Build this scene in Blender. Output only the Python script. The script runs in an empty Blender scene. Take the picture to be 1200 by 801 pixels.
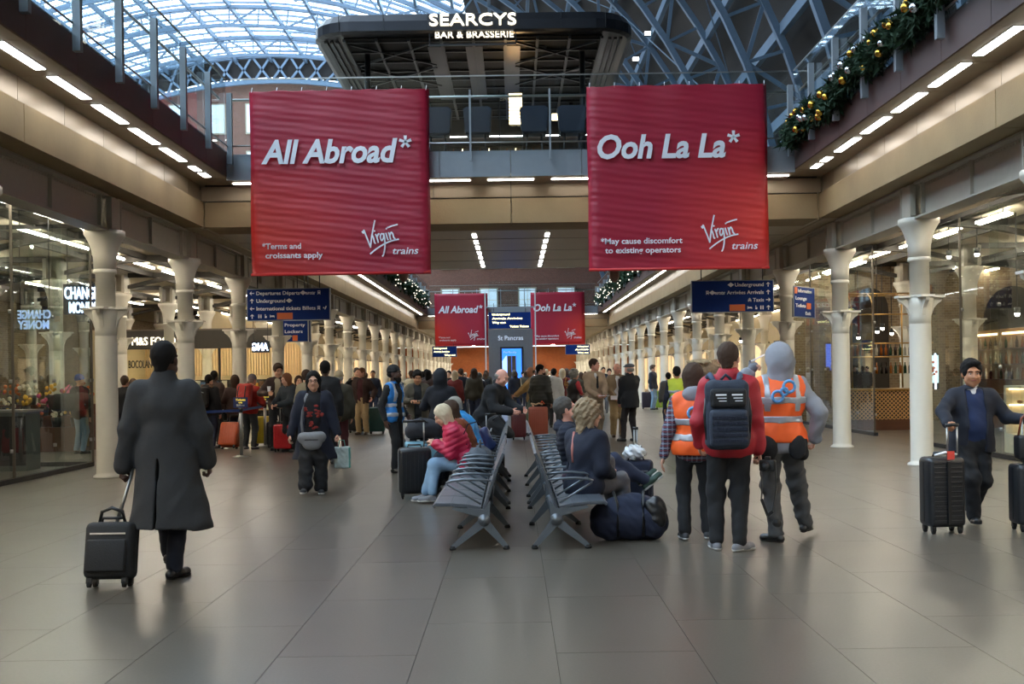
import bpy, bmesh, math, random
import numpy as np
from mathutils import Vector, Matrix, Euler
random.seed(7); RNG = np.random.RandomState(5)
SC = bpy.context.scene; COL = SC.collection
PI = math.pi
# ------------------------------------------------------------------ camera
F = 1310.0; CX, CY = 602.0, 438.0; ROLL = math.radians(0.85); H = 1.6
cd = bpy.data.cameras.new('camera'); cam = bpy.data.objects.new('camera', cd); COL.objects.link(cam)
cd.sensor_width = 36; cd.lens = F/1200*36
cd.shift_x = (600-CX)/1200; cd.shift_y = (CY-400.5)/1200
cd.clip_end = 600
cam.matrix_world = Matrix.Translation((0, 0, H)) @ Matrix.Rotation(PI/2, 4, 'X') @ Matrix.Rotation(-ROLL, 4, 'Z')
SC.camera = cam
# ------------------------------------------------------------------ sky and exposure
w = bpy.data.worlds.new('sky'); SC.world = w; w.use_nodes = True
nt = w.node_tree; bgn = nt.nodes['Background']
skyt = nt.nodes.new('ShaderNodeTexSky'); skyt.sky_type = 'HOSEK_WILKIE'; skyt.turbidity = 6; skyt.ground_albedo = .3
skyt.sun_direction = (-.3, .2, .9)
mixs = nt.nodes.new('ShaderNodeMixRGB'); mixs.inputs[0].default_value = .85; mixs.inputs[2].default_value = (.72, .87, 1, 1)
nt.links.new(skyt.outputs[0], mixs.inputs[1]); nt.links.new(mixs.outputs[0], bgn.inputs[0])
bgn.inputs[1].default_value = 4.2
SC.view_settings.view_transform = 'Standard'; SC.view_settings.look = 'None'
SC.view_settings.gamma = 1; SC.view_settings.use_curve_mapping = False
SC.view_settings.exposure = 1.1
SC.cycles.use_denoising = True
SC.cycles.max_bounces = 7; SC.cycles.diffuse_bounces = 4; SC.cycles.transparent_max_bounces = 24
SC.cycles.caustics_reflective = False; SC.cycles.caustics_refractive = False
SC.cycles.sample_clamp_indirect = 6
LAMP_COOL = 9.0; LAMP_WARM = 32.0   # strengths of the strip lamps

# ------------------------------------------------------------------ helpers
def rgb(h):
    h = h.lstrip('#'); c = [int(h[i:i+2], 16)/255 for i in (0, 2, 4)]
    return tuple((x/12.92 if x <= .04045 else ((x+.055)/1.055)**2.4) for x in c) + (1,)
def at(x, y, d):
    u, v = x-CX, CY-y; c, s = math.cos(ROLL), math.sin(ROLL)
    return Vector(((u*c+v*s)*d/F, d, H+(-u*s+v*c)*d/F))
def ground(x, y):
    u, v = x-CX, CY-y; v0 = -u*math.sin(ROLL)+v*math.cos(ROLL); d = -H*F/v0
    p = at(x, y, d); return (p.x, p.y)
MATS = {}
def mat(name, col, rough=.6, metal=0, var=.12, scale=8, bump=0, bscale=None, emit=0, stretch=(1, 1, 1), coat=0, spec=.5):
    if name in MATS: return MATS[name]
    if isinstance(col, str): col = rgb(col)
    m = bpy.data.materials.new(name); m.use_nodes = True; t = m.node_tree; b = t.nodes['Principled BSDF']
    b.inputs['Roughness'].default_value = rough; b.inputs['Metallic'].default_value = metal
    b.inputs['Coat Weight'].default_value = coat; b.inputs['Specular IOR Level'].default_value = spec
    tc = t.nodes.new('ShaderNodeTexCoord'); mp = t.nodes.new('ShaderNodeMapping'); mp.inputs['Scale'].default_value = stretch
    t.links.new(tc.outputs['Object'], mp.inputs[0])
    n = t.nodes.new('ShaderNodeTexNoise'); n.inputs['Scale'].default_value = scale; n.inputs['Detail'].default_value = 5
    t.links.new(mp.outputs[0], n.inputs['Vector'])
    mx = t.nodes.new('ShaderNodeMixRGB'); t.links.new(n.outputs['Fac'], mx.inputs[0])
    mx.inputs[1].default_value = tuple(max(0, c*(1-var)) for c in col[:3])+(1,)
    mx.inputs[2].default_value = tuple(min(1, c*(1+var)) for c in col[:3])+(1,)
    t.links.new(mx.outputs[0], b.inputs['Base Color'])
    if bump:
        bn = t.nodes.new('ShaderNodeTexNoise'); bn.inputs['Scale'].default_value = bscale or scale*4; bn.inputs['Detail'].default_value = 4
        t.links.new(mp.outputs[0], bn.inputs['Vector'])
        bu = t.nodes.new('ShaderNodeBump'); bu.inputs['Strength'].default_value = bump; bu.inputs['Distance'].default_value = .02
        t.links.new(bn.outputs['Fac'], bu.inputs['Height']); t.links.new(bu.outputs[0], b.inputs['Normal'])
    if emit:
        b.inputs['Emission Color'].default_value = col; b.inputs['Emission Strength'].default_value = emit
    MATS[name] = m; return m
def glass_mat(name, tint, refl=.10, rough=.02):
    m = bpy.data.materials.new(name); m.use_nodes = True; t = m.node_tree; t.nodes.clear()
    o = t.nodes.new('ShaderNodeOutputMaterial'); tr = t.nodes.new('ShaderNodeBsdfTransparent'); g = t.nodes.new('ShaderNodeBsdfGlossy')
    tr.inputs[0].default_value = tint; g.inputs['Roughness'].default_value = rough; g.inputs[0].default_value = (.9, .97, 1, 1)
    fr = t.nodes.new('ShaderNodeFresnel'); fr.inputs[0].default_value = 1.4+refl
    mm = t.nodes.new('ShaderNodeMath'); mm.operation = 'MULTIPLY'; mm.inputs[1].default_value = 1.25; mm.use_clamp = True
    geo = t.nodes.new('ShaderNodeNewGeometry'); inv = t.nodes.new('ShaderNodeMath'); inv.operation = 'SUBTRACT'; inv.inputs[0].default_value = 1; t.links.new(geo.outputs['Backfacing'], inv.inputs[1])
    m0 = t.nodes.new('ShaderNodeMath'); m0.operation = 'MULTIPLY'; t.links.new(fr.outputs[0], m0.inputs[0]); t.links.new(inv.outputs[0], m0.inputs[1]); t.links.new(m0.outputs[0], mm.inputs[0])
    mx = t.nodes.new('ShaderNodeMixShader'); t.links.new(mm.outputs[0], mx.inputs[0]); t.links.new(tr.outputs[0], mx.inputs[1]); t.links.new(g.outputs[0], mx.inputs[2])
    t.links.new(mx.outputs[0], o.inputs[0]); MATS[name] = m; return m
def brick_mat(name, c1, c2, mortar, sc=4.0):
    m = bpy.data.materials.new(name); m.use_nodes = True; t = m.node_tree; b = t.nodes['Principled BSDF']; b.inputs['Roughness'].default_value = .85
    tc = t.nodes.new('ShaderNodeTexCoord'); sp = t.nodes.new('ShaderNodeSeparateXYZ'); cb = t.nodes.new('ShaderNodeCombineXYZ')
    ad = t.nodes.new('ShaderNodeMath'); t.links.new(tc.outputs['Object'], sp.inputs[0]); t.links.new(sp.outputs[0], ad.inputs[0]); t.links.new(sp.outputs[1], ad.inputs[1])
    t.links.new(ad.outputs[0], cb.inputs[0]); t.links.new(sp.outputs[2], cb.inputs[1])
    br = t.nodes.new('ShaderNodeTexBrick'); br.inputs['Scale'].default_value = sc; br.inputs['Color1'].default_value = rgb(c1); br.inputs['Color2'].default_value = rgb(c2); br.inputs['Mortar'].default_value = rgb(mortar)
    br.inputs['Mortar Size'].default_value = .02
    t.links.new(cb.outputs[0], br.inputs['Vector']); t.links.new(br.outputs['Color'], b.inputs['Base Color']); MATS[name] = m; return m

def link(o, parent=None):
    COL.objects.link(o)
    if parent is not None: o.parent = parent
    return o
def tag(o, label=None, cat=None, group=None, kind=None):
    if label: o['label'] = label
    if cat: o['category'] = cat
    if group: o['group'] = group
    if kind: o['kind'] = kind
    return o
def empty(name, loc=(0, 0, 0), rz=0, label=None, cat=None, group=None, kind=None):
    o = bpy.data.objects.new(name, None); o.empty_display_size = .2; link(o); o.location = loc; o.rotation_euler = (0, 0, rz)
    return tag(o, label, cat, group, kind)
def copy_tree(o, parent=None):
    c = o.copy(); COL.objects.link(c)
    if parent is not None: c.parent = parent
    for ch in list(o.children): copy_tree(ch, c)
    return c
class MB:
    def __init__(s): s.v = []; s.f = []; s.sm = []
    def add(s, vs, fs, smooth=False):
        n = len(s.v); s.v += [tuple(v) for v in vs]; s.f += [tuple(i+n for i in f) for f in fs]; s.sm += [smooth]*len(fs); return s
    def box(s, a, b):
        x0, y0, z0 = a; x1, y1, z1 = b
        return s.add([(x0, y0, z0), (x1, y0, z0), (x1, y1, z0), (x0, y1, z0), (x0, y0, z1), (x1, y0, z1), (x1, y1, z1), (x0, y1, z1)],
                     [(0, 3, 2, 1), (4, 5, 6, 7), (0, 1, 5, 4), (1, 2, 6, 5), (2, 3, 7, 6), (3, 0, 4, 7)])
    def cbox(s, c, d): return s.box([c[i]-d[i]/2 for i in range(3)], [c[i]+d[i]/2 for i in range(3)])
    def bar(s, a, b, w, h=None, up=(0, 0, 1)):
        h = h or w; a = Vector(a); b = Vector(b); d = (b-a).normalized(); up = Vector(up)
        if abs(d.dot(up)) > .98: up = Vector((0, 1, 0))
        x = d.cross(up).normalized()*w/2; y = x.cross(d).normalized()*h/2
        vs = [a-x-y, a+x-y, a+x+y, a-x+y, b-x-y, b+x-y, b+x+y, b-x+y]
        return s.add(vs, [(0, 1, 2, 3), (7, 6, 5, 4), (0, 4, 5, 1), (1, 5, 6, 2), (2, 6, 7, 3), (3, 7, 4, 0)])
    def tube(s, pts, r, n=8, closed=False):
        pts = [Vector(p) for p in pts]; R = r if isinstance(r, (list, tuple)) else [r]*len(pts); rings = []; up = Vector((0, 0, 1))
        for i, p in enumerate(pts):
            a = pts[i-1] if (i or closed) else pts[0]; b = pts[(i+1) % len(pts)] if (i < len(pts)-1 or closed) else pts[-1]
            d = (b-a).normalized(); u = up if abs(d.dot(up)) < .95 else Vector((0, 1, .01))
            x = d.cross(u).normalized(); y = x.cross(d)
            rings.append([p+(x*math.cos(2*PI*k/n)+y*math.sin(2*PI*k/n))*R[i] for k in range(n)])
        vs = [v for r_ in rings for v in r_]; fs = []; m = len(rings)
        for i in range(m if closed else m-1):
            for k in range(n): a_ = i*n; b_ = ((i+1) % m)*n; fs.append((a_+k, a_+(k+1) % n, b_+(k+1) % n, b_+k))
        if not closed: fs += [tuple(range(n))[::-1], tuple((m-1)*n+k for k in range(n))]
        return s.add(vs, fs, True)
    def lathe(s, prof, n=20, c=(0, 0, 0), sq=0):
        vs = []; fs = []
        for r, z in prof:
            for k in range(n):
                a = 2*PI*(k+.5)/n; ca, sa = math.cos(a), math.sin(a)
                q = 1 if not sq else 1/max(abs(ca), abs(sa))**sq
                vs.append((c[0]+r*ca*q, c[1]+r*sa*q, c[2]+z))
        m = len(prof)
        for i in range(m-1):
            for k in range(n): fs.append((i*n+k, i*n+(k+1) % n, (i+1)*n+(k+1) % n, (i+1)*n+k))
        fs += [tuple(range(n))[::-1], tuple((m-1)*n+k for k in range(n))]
        return s.add(vs, fs, True)
    def prism(s, poly, a, b, plane='xz'):
        def P(p, t): return {'xz': (p[0], t, p[1]), 'yz': (t, p[0], p[1]), 'xy': (p[0], p[1], t)}[plane]
        n = len(poly); vs = [P(p, a) for p in poly]+[P(p, b) for p in poly]
        return s.add(vs, [tuple(range(n))[::-1], tuple(range(n, 2*n))]+[(i, (i+1) % n, n+(i+1) % n, n+i) for i in range(n)])
    def strip(s, line, th, a, b, plane='xz'):
        L = [Vector(p) for p in line]; up = []; dn = []
        for i, p in enumerate(L):
            d = (L[min(i+1, len(L)-1)]-L[max(i-1, 0)]).normalized(); nrm = Vector((-d.y, d.x))*th/2; up.append(p+nrm); dn.append(p-nrm)
        for i in range(len(L)-1): s.prism([up[i], up[i+1], dn[i+1], dn[i]], a, b, plane)
        return s
    def ball(s, c, r, n=8, m=6):
        r = r if isinstance(r, (list, tuple)) else (r, r, r); vs = [(c[0], c[1], c[2]-r[2])]
        for i in range(1, m):
            t = PI*i/m
            for k in range(n): p = 2*PI*k/n; vs.append((c[0]+r[0]*math.sin(t)*math.cos(p), c[1]+r[1]*math.sin(t)*math.sin(p), c[2]-r[2]*math.cos(t)))
        vs.append((c[0], c[1], c[2]+r[2])); fs = [(0, 1+(k+1) % n, 1+k) for k in range(n)]
        for i in range(m-2):
            for k in range(n): a = 1+i*n; fs.append((a+k, a+(k+1) % n, a+n+(k+1) % n, a+n+k))
        a = 1+(m-2)*n; fs += [(a+k, a+(k+1) % n, len(vs)-1) for k in range(n)]
        return s.add(vs, fs, True)
    def build(s, name, m=None, parent=None, bevel=0, **kw):
        me = bpy.data.meshes.new(name); me.from_pydata(s.v, [], s.f)
        me.polygons.foreach_set('use_smooth', s.sm); me.update()
        if m: me.materials.append(m)
        o = bpy.data.objects.new(name, me); link(o, parent)
        bm = bmesh.new(); bm.from_mesh(me); bmesh.ops.recalc_face_normals(bm, faces=bm.faces)
        if bevel: bmesh.ops.bevel(bm, geom=[e for e in bm.edges], offset=bevel, segments=2, affect='EDGES', profile=.6)
        bm.to_mesh(me); bm.free()
        return tag(o, **kw)
def rbox(name, a, b, r, m, parent=None, seg=3, **kw):
    mb = MB().box(a, b); o = mb.build(name, m, parent, **kw); me = o.data
    bm = bmesh.new(); bm.from_mesh(me)
    bmesh.ops.bevel(bm, geom=list(bm.edges), offset=r, segments=seg, affect='EDGES', profile=.5); bm.to_mesh(me); bm.free()
    me.polygons.foreach_set('use_smooth', [True]*len(me.polygons)); me.update()
    return o
_CAP = {}
def text(name, body, m, parent, x0, x1, z, cap, y, shear=0, bold=0, depth=.01, mirror=False, plane='xz'):
    c = bpy.data.curves.new(name, 'FONT'); c.body = body; c.shear = shear; c.offset = bold; c.extrude = .02; c.resolution_u = 3
    t = bpy.data.objects.new('tmp', c); COL.objects.link(t); bpy.context.view_layer.update()
    me = bpy.data.meshes.new_from_object(t.evaluated_get(bpy.context.evaluated_depsgraph_get()))
    bpy.data.objects.remove(t); bpy.data.curves.remove(c)
    n = len(me.vertices); co = np.empty(n*3); me.vertices.foreach_get('co', co); co = co.reshape(-1, 3)
    k = cap/.69; a, b = co[:, 0].min(), co[:, 0].max()
    sx = (x1-x0)/(b-a) if x1 is not None else k
    X = x0+(co[:, 0]-a)*sx; Z = z+co[:, 1]*k; Y = y-(co[:, 2]/.02)*depth
    if mirror: X = (x0+(x1 if x1 is not None else x0+(b-a)*k))-X
    out = np.stack([X, Y, Z], 1) if plane == 'xz' else np.stack([Y, X, Z], 1)
    me.vertices.foreach_set('co', out.ravel()); me.materials.clear(); me.materials.append(m); me.update(); me.name = name
    bm = bmesh.new(); bm.from_mesh(me); bmesh.ops.recalc_face_normals(bm, faces=bm.faces); bm.to_mesh(me); bm.free()
    return link(bpy.data.objects.new(name, me), parent)

# ------------------------------------------------------------------ materials
CREAM = mat('cream_paint', '#d8d3c6', .45, var=.06, scale=3)
CONC = mat('buff_concrete', '#93805f', .7, var=.22, scale=1.6, bump=.15, bscale=30)
PANEL = mat('buff_panel', '#8b7b64', .35, metal=.35, var=.08, scale=1.2)
SOFF = mat('soffit_panel', '#988d7b', .5, var=.08, scale=2)
BROWN = mat('brown_fascia', '#5b4540', .55, var=.12, scale=2)
GREYM = mat('grey_metal', '#8d949b', .4, metal=.3, var=.06)
STEEL = mat('brushed_steel', '#9a9a98', .3, metal=.9, var=.05)
DARKM = mat('dark_metal', '#26282b', .4, metal=.5, var=.1)
BLUEST = mat('blue_grey_steel', '#5f7388', .5, metal=.1, var=.1)
DARKST = mat('dark_blue_steel', '#3d4f61', .55, metal=.1, var=.1)
GIRD = mat('girder_paint', '#b0aa9c', .5, var=.08)
TRUSSD = mat('dark_jack_beam', '#3b3833', .6)
GLASS = glass_mat('thin_glass', (.92, .97, .98, 1), .12)
SHOPG = glass_mat('shop_glass', (.93, .965, .95, 1), .10)
ROOFG = glass_mat('roof_glass', (.93, .97, 1, 1), .05)
TUBE_C = mat('cool_tube', (1, .97, .92, 1), .5, emit=LAMP_COOL)
TUBE_W = mat('warm_tube', (1, .90, .74, 1), .5, emit=LAMP_WARM)
WARMGLOW = mat('warm_lamp_glow', (1, .72, .38, 1), .5, emit=3)
NEON = mat('blue_white_neon', (.62, .74, 1, 1), .5, emit=2.2)
LETW = mat('lit_white_letters', (1, .90, .72, 1), .5, emit=.75)
WHITEP = mat('white_print', '#f2f2f8', .5, var=.02)
NAVYP = mat('navy_sign', '#0d2d72', .6, var=.04, spec=.15)
ORANGEP = mat('orange_print', '#d0642e', .4, var=.03)
YELLOWP = mat('yellow_print', '#f0d84a', .5, var=.02, emit=.6)
BRICKD = brick_mat('dark_brick', '#5c4036', '#4a342e', '#6b5a4c', 3.5)
BRICKR = brick_mat('red_brick', '#72463a', '#5c382f', '#8f7a6a', 3)
BRICKY = brick_mat('stock_brick', '#8a7559', '#6f5c45', '#94866f', 3.2)
ORBR = brick_mat('orange_brick', '#c46a35', '#b05c2e', '#b88a64', 2.5)
WOOD = mat('pale_wood', '#c79a64', .5, var=.2, scale=3, stretch=(6, 6, .4))
DWOOD = mat('dark_wood', '#5a3522', .45, var=.25, scale=3, stretch=(1, 1, 8))
BRASS = mat('brass_rail', '#b08a50', .3, metal=.9)
BLACKPL = mat('black_plastic', '#17181a', .4, var=.1)
RUBBER = mat('black_rubber', '#0f0f10', .8)
SLATE = mat('dark_roof_boards', '#211d1c', .8, var=.3, scale=1.5)

# ------------------------------------------------------------------ floor: stone tiles
def floor_material():
    m = bpy.data.materials.new('polished_stone'); m.use_nodes = True; t = m.node_tree; b = t.nodes['Principled BSDF']
    tc = t.nodes.new('ShaderNodeNewGeometry'); n1 = t.nodes.new('ShaderNodeTexNoise'); n1.inputs['Scale'].default_value = 60; n1.inputs['Detail'].default_value = 6
    n2 = t.nodes.new('ShaderNodeTexNoise'); n2.inputs['Scale'].default_value = .5; n2.inputs['Detail'].default_value = 4
    for n in (n1, n2): t.links.new(tc.outputs['Position'], n.inputs['Vector'])
    oi = t.nodes.new('ShaderNodeObjectInfo')
    mx = t.nodes.new('ShaderNodeMixRGB'); mx.inputs[1].default_value = rgb('#48433c'); mx.inputs[2].default_value = rgb('#635d53'); t.links.new(n1.outputs[0], mx.inputs[0])
    m2 = t.nodes.new('ShaderNodeMixRGB'); m2.blend_type = 'MULTIPLY'; m2.inputs[0].default_value = 1; t.links.new(mx.outputs[0], m2.inputs[1])
    mr = t.nodes.new('ShaderNodeMapRange'); mr.inputs['To Min'].default_value = .93; mr.inputs['To Max'].default_value = 1.03; t.links.new(oi.outputs['Random'], mr.inputs[0])
    t.links.new(mr.outputs[0], m2.inputs[2]); t.links.new(m2.outputs[0], b.inputs['Base Color'])
    r = t.nodes.new('ShaderNodeMapRange'); r.inputs['To Min'].default_value = .25; r.inputs['To Max'].default_value = .34
    t.links.new(n2.outputs[0], r.inputs[0]); t.links.new(r.outputs[0], b.inputs['Roughness'])
    return m
STONE = floor_material(); JOINT = mat('floor_joint', '#403b34', .8)
floor = MB().box((-19, -62, -.3), (19, 123, -.006)).build('floor', JOINT, kind='structure', label='polished grey stone concourse floor of long tiles')
TW, TL = .8, 1.6
cands = []
for i in range(-24, 24):
    for j in range(-38, 77):
        x0 = i*TW-.17+.39; y0 = j*TL+(i % 2)*TL/2
        x1 = x0+TW; y1 = y0+TL
        if x0 < -19 or x1 > 19 or y1 > 123: continue
        xc, yc = (x0+x1)/2, (y0+y1)/2
        vis = y1 > 5.6 and abs(xc) < .47*(y1)+.6
        cands.append((0 if vis else 1, yc if vis else abs(yc), x0, y0))
cands.sort()
tmesh = None; rest = MB(); g = .0018
for k, (nv, _, x0, y0) in enumerate(cands):
    if k < 280 and not nv:
        if tmesh is None:
            o = MB().prism([(g, g), (TW-g, g), (TW-g, TL-g), (g, TL-g)], -.006, 0, 'xy').build('tile', STONE, floor); tmesh = o.data
        else: o = link(bpy.data.objects.new('tile', tmesh), floor)
        o.location = (x0, y0, 0)
    else: rest.prism([(x0+g, y0+g), (x0+TW-g, y0+g), (x0+TW-g, y0+TL-g), (x0+g, y0+TL-g)], -.006, 0, 'xy')
rest.build('distant_tiles', STONE, floor, kind='stuff')

# ------------------------------------------------------------------ shell walls
brick_arch = lambda xc, z0, z1, w, n=8: [(xc-w, z0), (xc-w, z1-w*1.2)]+[(xc-w*math.cos(PI*k/n), z1-w*1.2+w*1.2*math.sin(PI*k/n)) for k in range(1, n)]+[(xc+w, z1-w*1.2), (xc+w, z0)]
MB().box((-19.4, -62, -.3), (-19, 123, 4.62)).build('wall_left', BRICKY, kind='structure', label='stock brick back wall of the left side hall')
MB().box((19, -62, -.3), (19.4, 123, 4.62)).build('wall_right', BRICKY, kind='structure', label='stock brick back wall of the right side hall')
MB().box((-19, 123, -.3), (19, 123.4, 4.62)).build('wall_back', ORBR, kind='structure', label='warm orange brick wall at the far end of the concourse')
MB().box((-61, -62.4, -.3), (19.4, -62, 30)).build('wall_front', BRICKY, kind='structure', label='unseen brick wall added behind the viewer to close off the sky')  # out of view, added to stop sky light entering from behind

# ------------------------------------------------------------------ columns and girders
BAY = 4.47; Y0 = 18.4; RX = 6.7
def make_column(hi=True):
    c = empty('column')
    MB().lathe([(.23, 0), (.23, .03), (.185, .06), (.182, .1), (.172, 2.5), (.172, 2.72)], 20).build('shaft', CREAM, c)
    MB().lathe([(.16, 2.8), (.155, 3.34), (.185, 3.35), (.185, 3.40), (.17, 3.42)], 20).build('upper_shaft', CREAM, c)
    MB().lathe([(.172, 3.42), (.178, 3.6), (.20, 3.72), (.24, 3.84), (.285, 3.93), (.315, 3.97), (.315, 4.05)], 16, sq=.35).build('capital', CREAM, c)
    pl = MB().lathe([(.22, 2.755), (.22, 2.79)], 24)
    for k in range(4):
        a = k*PI/2; ca, sa = math.cos(a), math.sin(a)
        pl.bar((0, 0, 2.772), (.385*ca, .385*sa, 2.772), .22, .036)
    pl.build('bracket_plate', CREAM, c)
    for k in range(4):
        a = k*PI/2
        prof = [(.12, 2.755), (.37, 2.755), (.35, 2.70), (.28, 2.65), (.22, 2.58), (.185, 2.48), (.12, 2.36)]
        o = MB().prism(prof, -.03, .03, 'xz').build('bracket', CREAM, c); o.rotation_euler = (0, 0, a)
    cp = MB().lathe([(.172, 2.30), (.176, 2.45), (.19, 2.60), (.215, 2.755)], 20).build('flared_collar', CREAM, c)
    MB().lathe([(.20, 4.05), (.20, 4.10), (.10, 4.12), (.10, 4.5), (.18, 4.52), (.18, 4.60)], 12).build('stub_post', GIRD, c)
    b = MB()
    for sx in (-.2, .14): b.box((sx, -.2, 4.06), (sx+.05, .2, 4.58)).box((sx-.02, -.24, 4.08), (sx+.07, -.2, 4.56)).box((sx-.02, .2, 4.08), (sx+.07, .24, 4.56))
    b.build('bearing_plate', GIRD, c)
    return c
def make_girder():
    g_ = empty('girder'); L = BAY-.44
    MB().box((-.012, .22, 4.06), (.012, .22+L, 4.60)).build('web', GIRD, g_)
    MB().box((-.17, .22, 4.02), (.17, .22+L, 4.05)).build('bottom_flange', GIRD, g_)
    MB().box((-.15, .22, 4.59), (.15, .22+L, 4.62)).build('top_flange', GIRD, g_)
    for k in range(3):
        y = .3+k*(L-.2)/2
        MB().box((-.07, y, 4.05), (.07, y+.03, 4.59)).build('stiffener', GIRD, g_)
    rv = MB()
    for k in range(44):
        y = .3+k*(L-.14)/43
        for z in (4.09, 4.55):
            for sx in (-1, 1): rv.box((sx*.012, y-.014, z-.014), (sx*.026, y+.014, z+.014))
    rv.build('rivets', GIRD, g_, kind='stuff')
    return g_
ORD = ['nearest', 'second nearest', 'third nearest', 'fourth nearest', 'fifth nearest', 'sixth nearest', 'seventh nearest', 'eighth nearest']
col0 = make_column(); gir0 = make_girder(); used = [0, 0]
def place(proto, k, loc, label, cat, group, kind='structure'):
    o = proto if not used[k] else copy_tree(proto); used[k] += 1
    o.location = loc; tag(o, label, cat, group, kind); return o
for side, sn in ((-1, 'left'), (1, 'right')):
    for k in range(-8, 23):
        y = Y0+k*BAY
        lab = (f'{ORD[k]} cream cast-iron column in the {sn} row beside the concourse' if 0 <= k < 8 else
               f'distant cream cast-iron column far down the {sn} row of the arcade' if k > 0 else f'cream cast-iron column of the {sn} row, in front of those in view')
        place(col0, 0, (side*RX, y, 0), lab, 'column', f'cream columns of the {sn} arcade row')
        lab = (f'riveted grey girder over the {ORD[k]} bay of the {sn} column row' if 0 <= k < 8 else
               f'distant riveted girder above the {sn} column row' if k > 0 else f'riveted girder overhead at the near end of the {sn} row')
        place(gir0, 1, (side*RX, y, 0), lab, 'girder', f'girders over the {sn} column row')
    for r in (1, 2):
        for k in range(-1 if r == 1 else 0, 14):
            y = Y0+k*BAY
            lab = f'cream column standing back in the {sn} side hall, {["", "second", "third"][r]} row from the concourse'
            place(col0, 0, (side*(RX+r*BAY), y, 0), lab, 'column', f'{["", "second", "third"][r]} row columns in the {sn} side hall')

# ------------------------------------------------------------------ decks
YA, YB = -62, 123
SEG2 = [(-62, 21.6), (32.3, 72.0)]
BR = [(21.6, 32.4), (72.0, 123)]     # cross decks
for side, sn in ((-1, 'left'), (1, 'right')):
    s = side
    MB().box((min(s*6.3, s*36), YA, 4.64), (max(s*6.3, s*36), YB, 5.42)).build(f'ceiling_{sn}', mat('side_ceiling', '#c4b8a0', .7, var=.06), kind='structure', label=f'plain soffit slab over the {sn} side hall')
    MB().box((min(s*6.2, s*36), YA, 5.55), (max(s*6.2, s*36), YB, 5.97)).build(f'deck_{sn}', SOFF, kind='structure', label=f'upper platform deck above the {sn} side hall')
    edge = empty(f'trim_{3 if s < 0 else 4}', (0, 0, 0), kind='structure', label=f'stepped buff concrete edge of the upper deck on the {sn}')
    for (ya, yb) in SEG2:
        yb2 = yb+.85 if yb < 30 else yb
        ya2 = ya if ya < 0 else ya
        # lower concrete beam panels
        y = 14.2-BAY*18 if ya < 0 else ya2
        while y < yb2:
            a, b = max(y, ya2)+.008, min(y+BAY*2, yb2)-.008
            if b-a > .2: MB().box((min(s*6.17, s*6.6), a, 4.63), (max(s*6.17, s*6.6), b, 5.13)).build('concrete_panel', CONC, edge, bevel=.006)
            y += BAY*2
        y = 14.2-1.49*51.0 if 0 else 14.2-1.49*52 if ya < 0 else ya2
        while y < yb2:
            a, b = max(y, ya2)+.006, min(y+1.49, yb2)-.006
            if b-a > .05:
                MB().box((min(s*6.25, s*6.6), a, 5.165), (max(s*6.25, s*6.6), b, 5.475)).build('upper_panel', PANEL, edge)
                MB().box((min(s*5.52, s*6.28), a, 5.475), (max(s*5.52, s*6.28), b, 5.52)).build('soffit_panel', SOFF, edge)
                MB().box((min(s*5.49, s*5.56), a, 5.48), (max(s*5.49, s*5.56), b, 5.98)).build('fascia_panel', BROWN, edge)
            y += 1.49
        MB().box((min(s*6.3, s*6.5), ya2, 4.7), (max(s*6.3, s*6.5), yb2, 5.5)).build('backing', TRUSSD, edge)
        MB().box((min(s*5.56, s*6.3), ya2, 5.53), (max(s*5.56, s*6.3), yb2, 5.97)).build('edge_slab', BROWN, edge)
# strip lamps in the overhang
def lamp(name, x, y, z, w, l, m, label, group, bare=False):
    e = empty(name, (x, y, z), 0, label, 'ceiling light', group)
    if bare:
        MB().box((-w*.3, -l/2-.02, .035), (w*.3, l/2+.02, .06)).build('housing', GREYM, e); MB().box((-w/2, -l/2, -.005), (w/2, l/2, .035)).build('diffuser', m, e); return e
    MB().box((-w/2-.015, -l/2-.015, -.004), (w/2+.015, l/2+.015, .03)).build('housing', GREYM, e)
    MB().box((-w/2, -l/2, -.012), (w/2, l/2, -.004)).build('diffuser', m, e)
    return e
for s, sn in ((-1, 'left'), (1, 'right')):
    k = 0
    for y in [13.3+1.5*i for i in range(-30, 5)]+[20.6, 21.25]:
        l = 1.15 if y < 20 else .42
        vis = y > 11.0; od = ['nearest', 'second', 'third', 'fourth', 'fifth', 'sixth', 'seventh', 'eighth', 'ninth'][round((21.25-y)/1.5)+(0 if y > 21 else 0 if y > 20 else 0)] if vis else ''
        od = {0: 'short one nearest', 1: 'second short one from'}.get(0 if y > 21 else 1 if y > 20 else 9) or (f'{od} from' if vis else '')
        lamp('strip_light', s*5.82, y, 5.472, .13, l, TUBE_C, f'recessed white strip light under the {sn} deck edge, {od} the bridge' if vis else f'recessed strip light under the {sn} deck edge before the lamps in view', f'strip lights under the {sn} deck edge before the bridge')
    for i in range(26):
        lamp('strip_light', s*5.82, 33.2+1.5*i, 5.472, .10, 1.2, TUBE_C, f'white strip light under the {sn} deck edge beyond the bridge', f'strip lights under the {sn} deck edge beyond the bridge')
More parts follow.
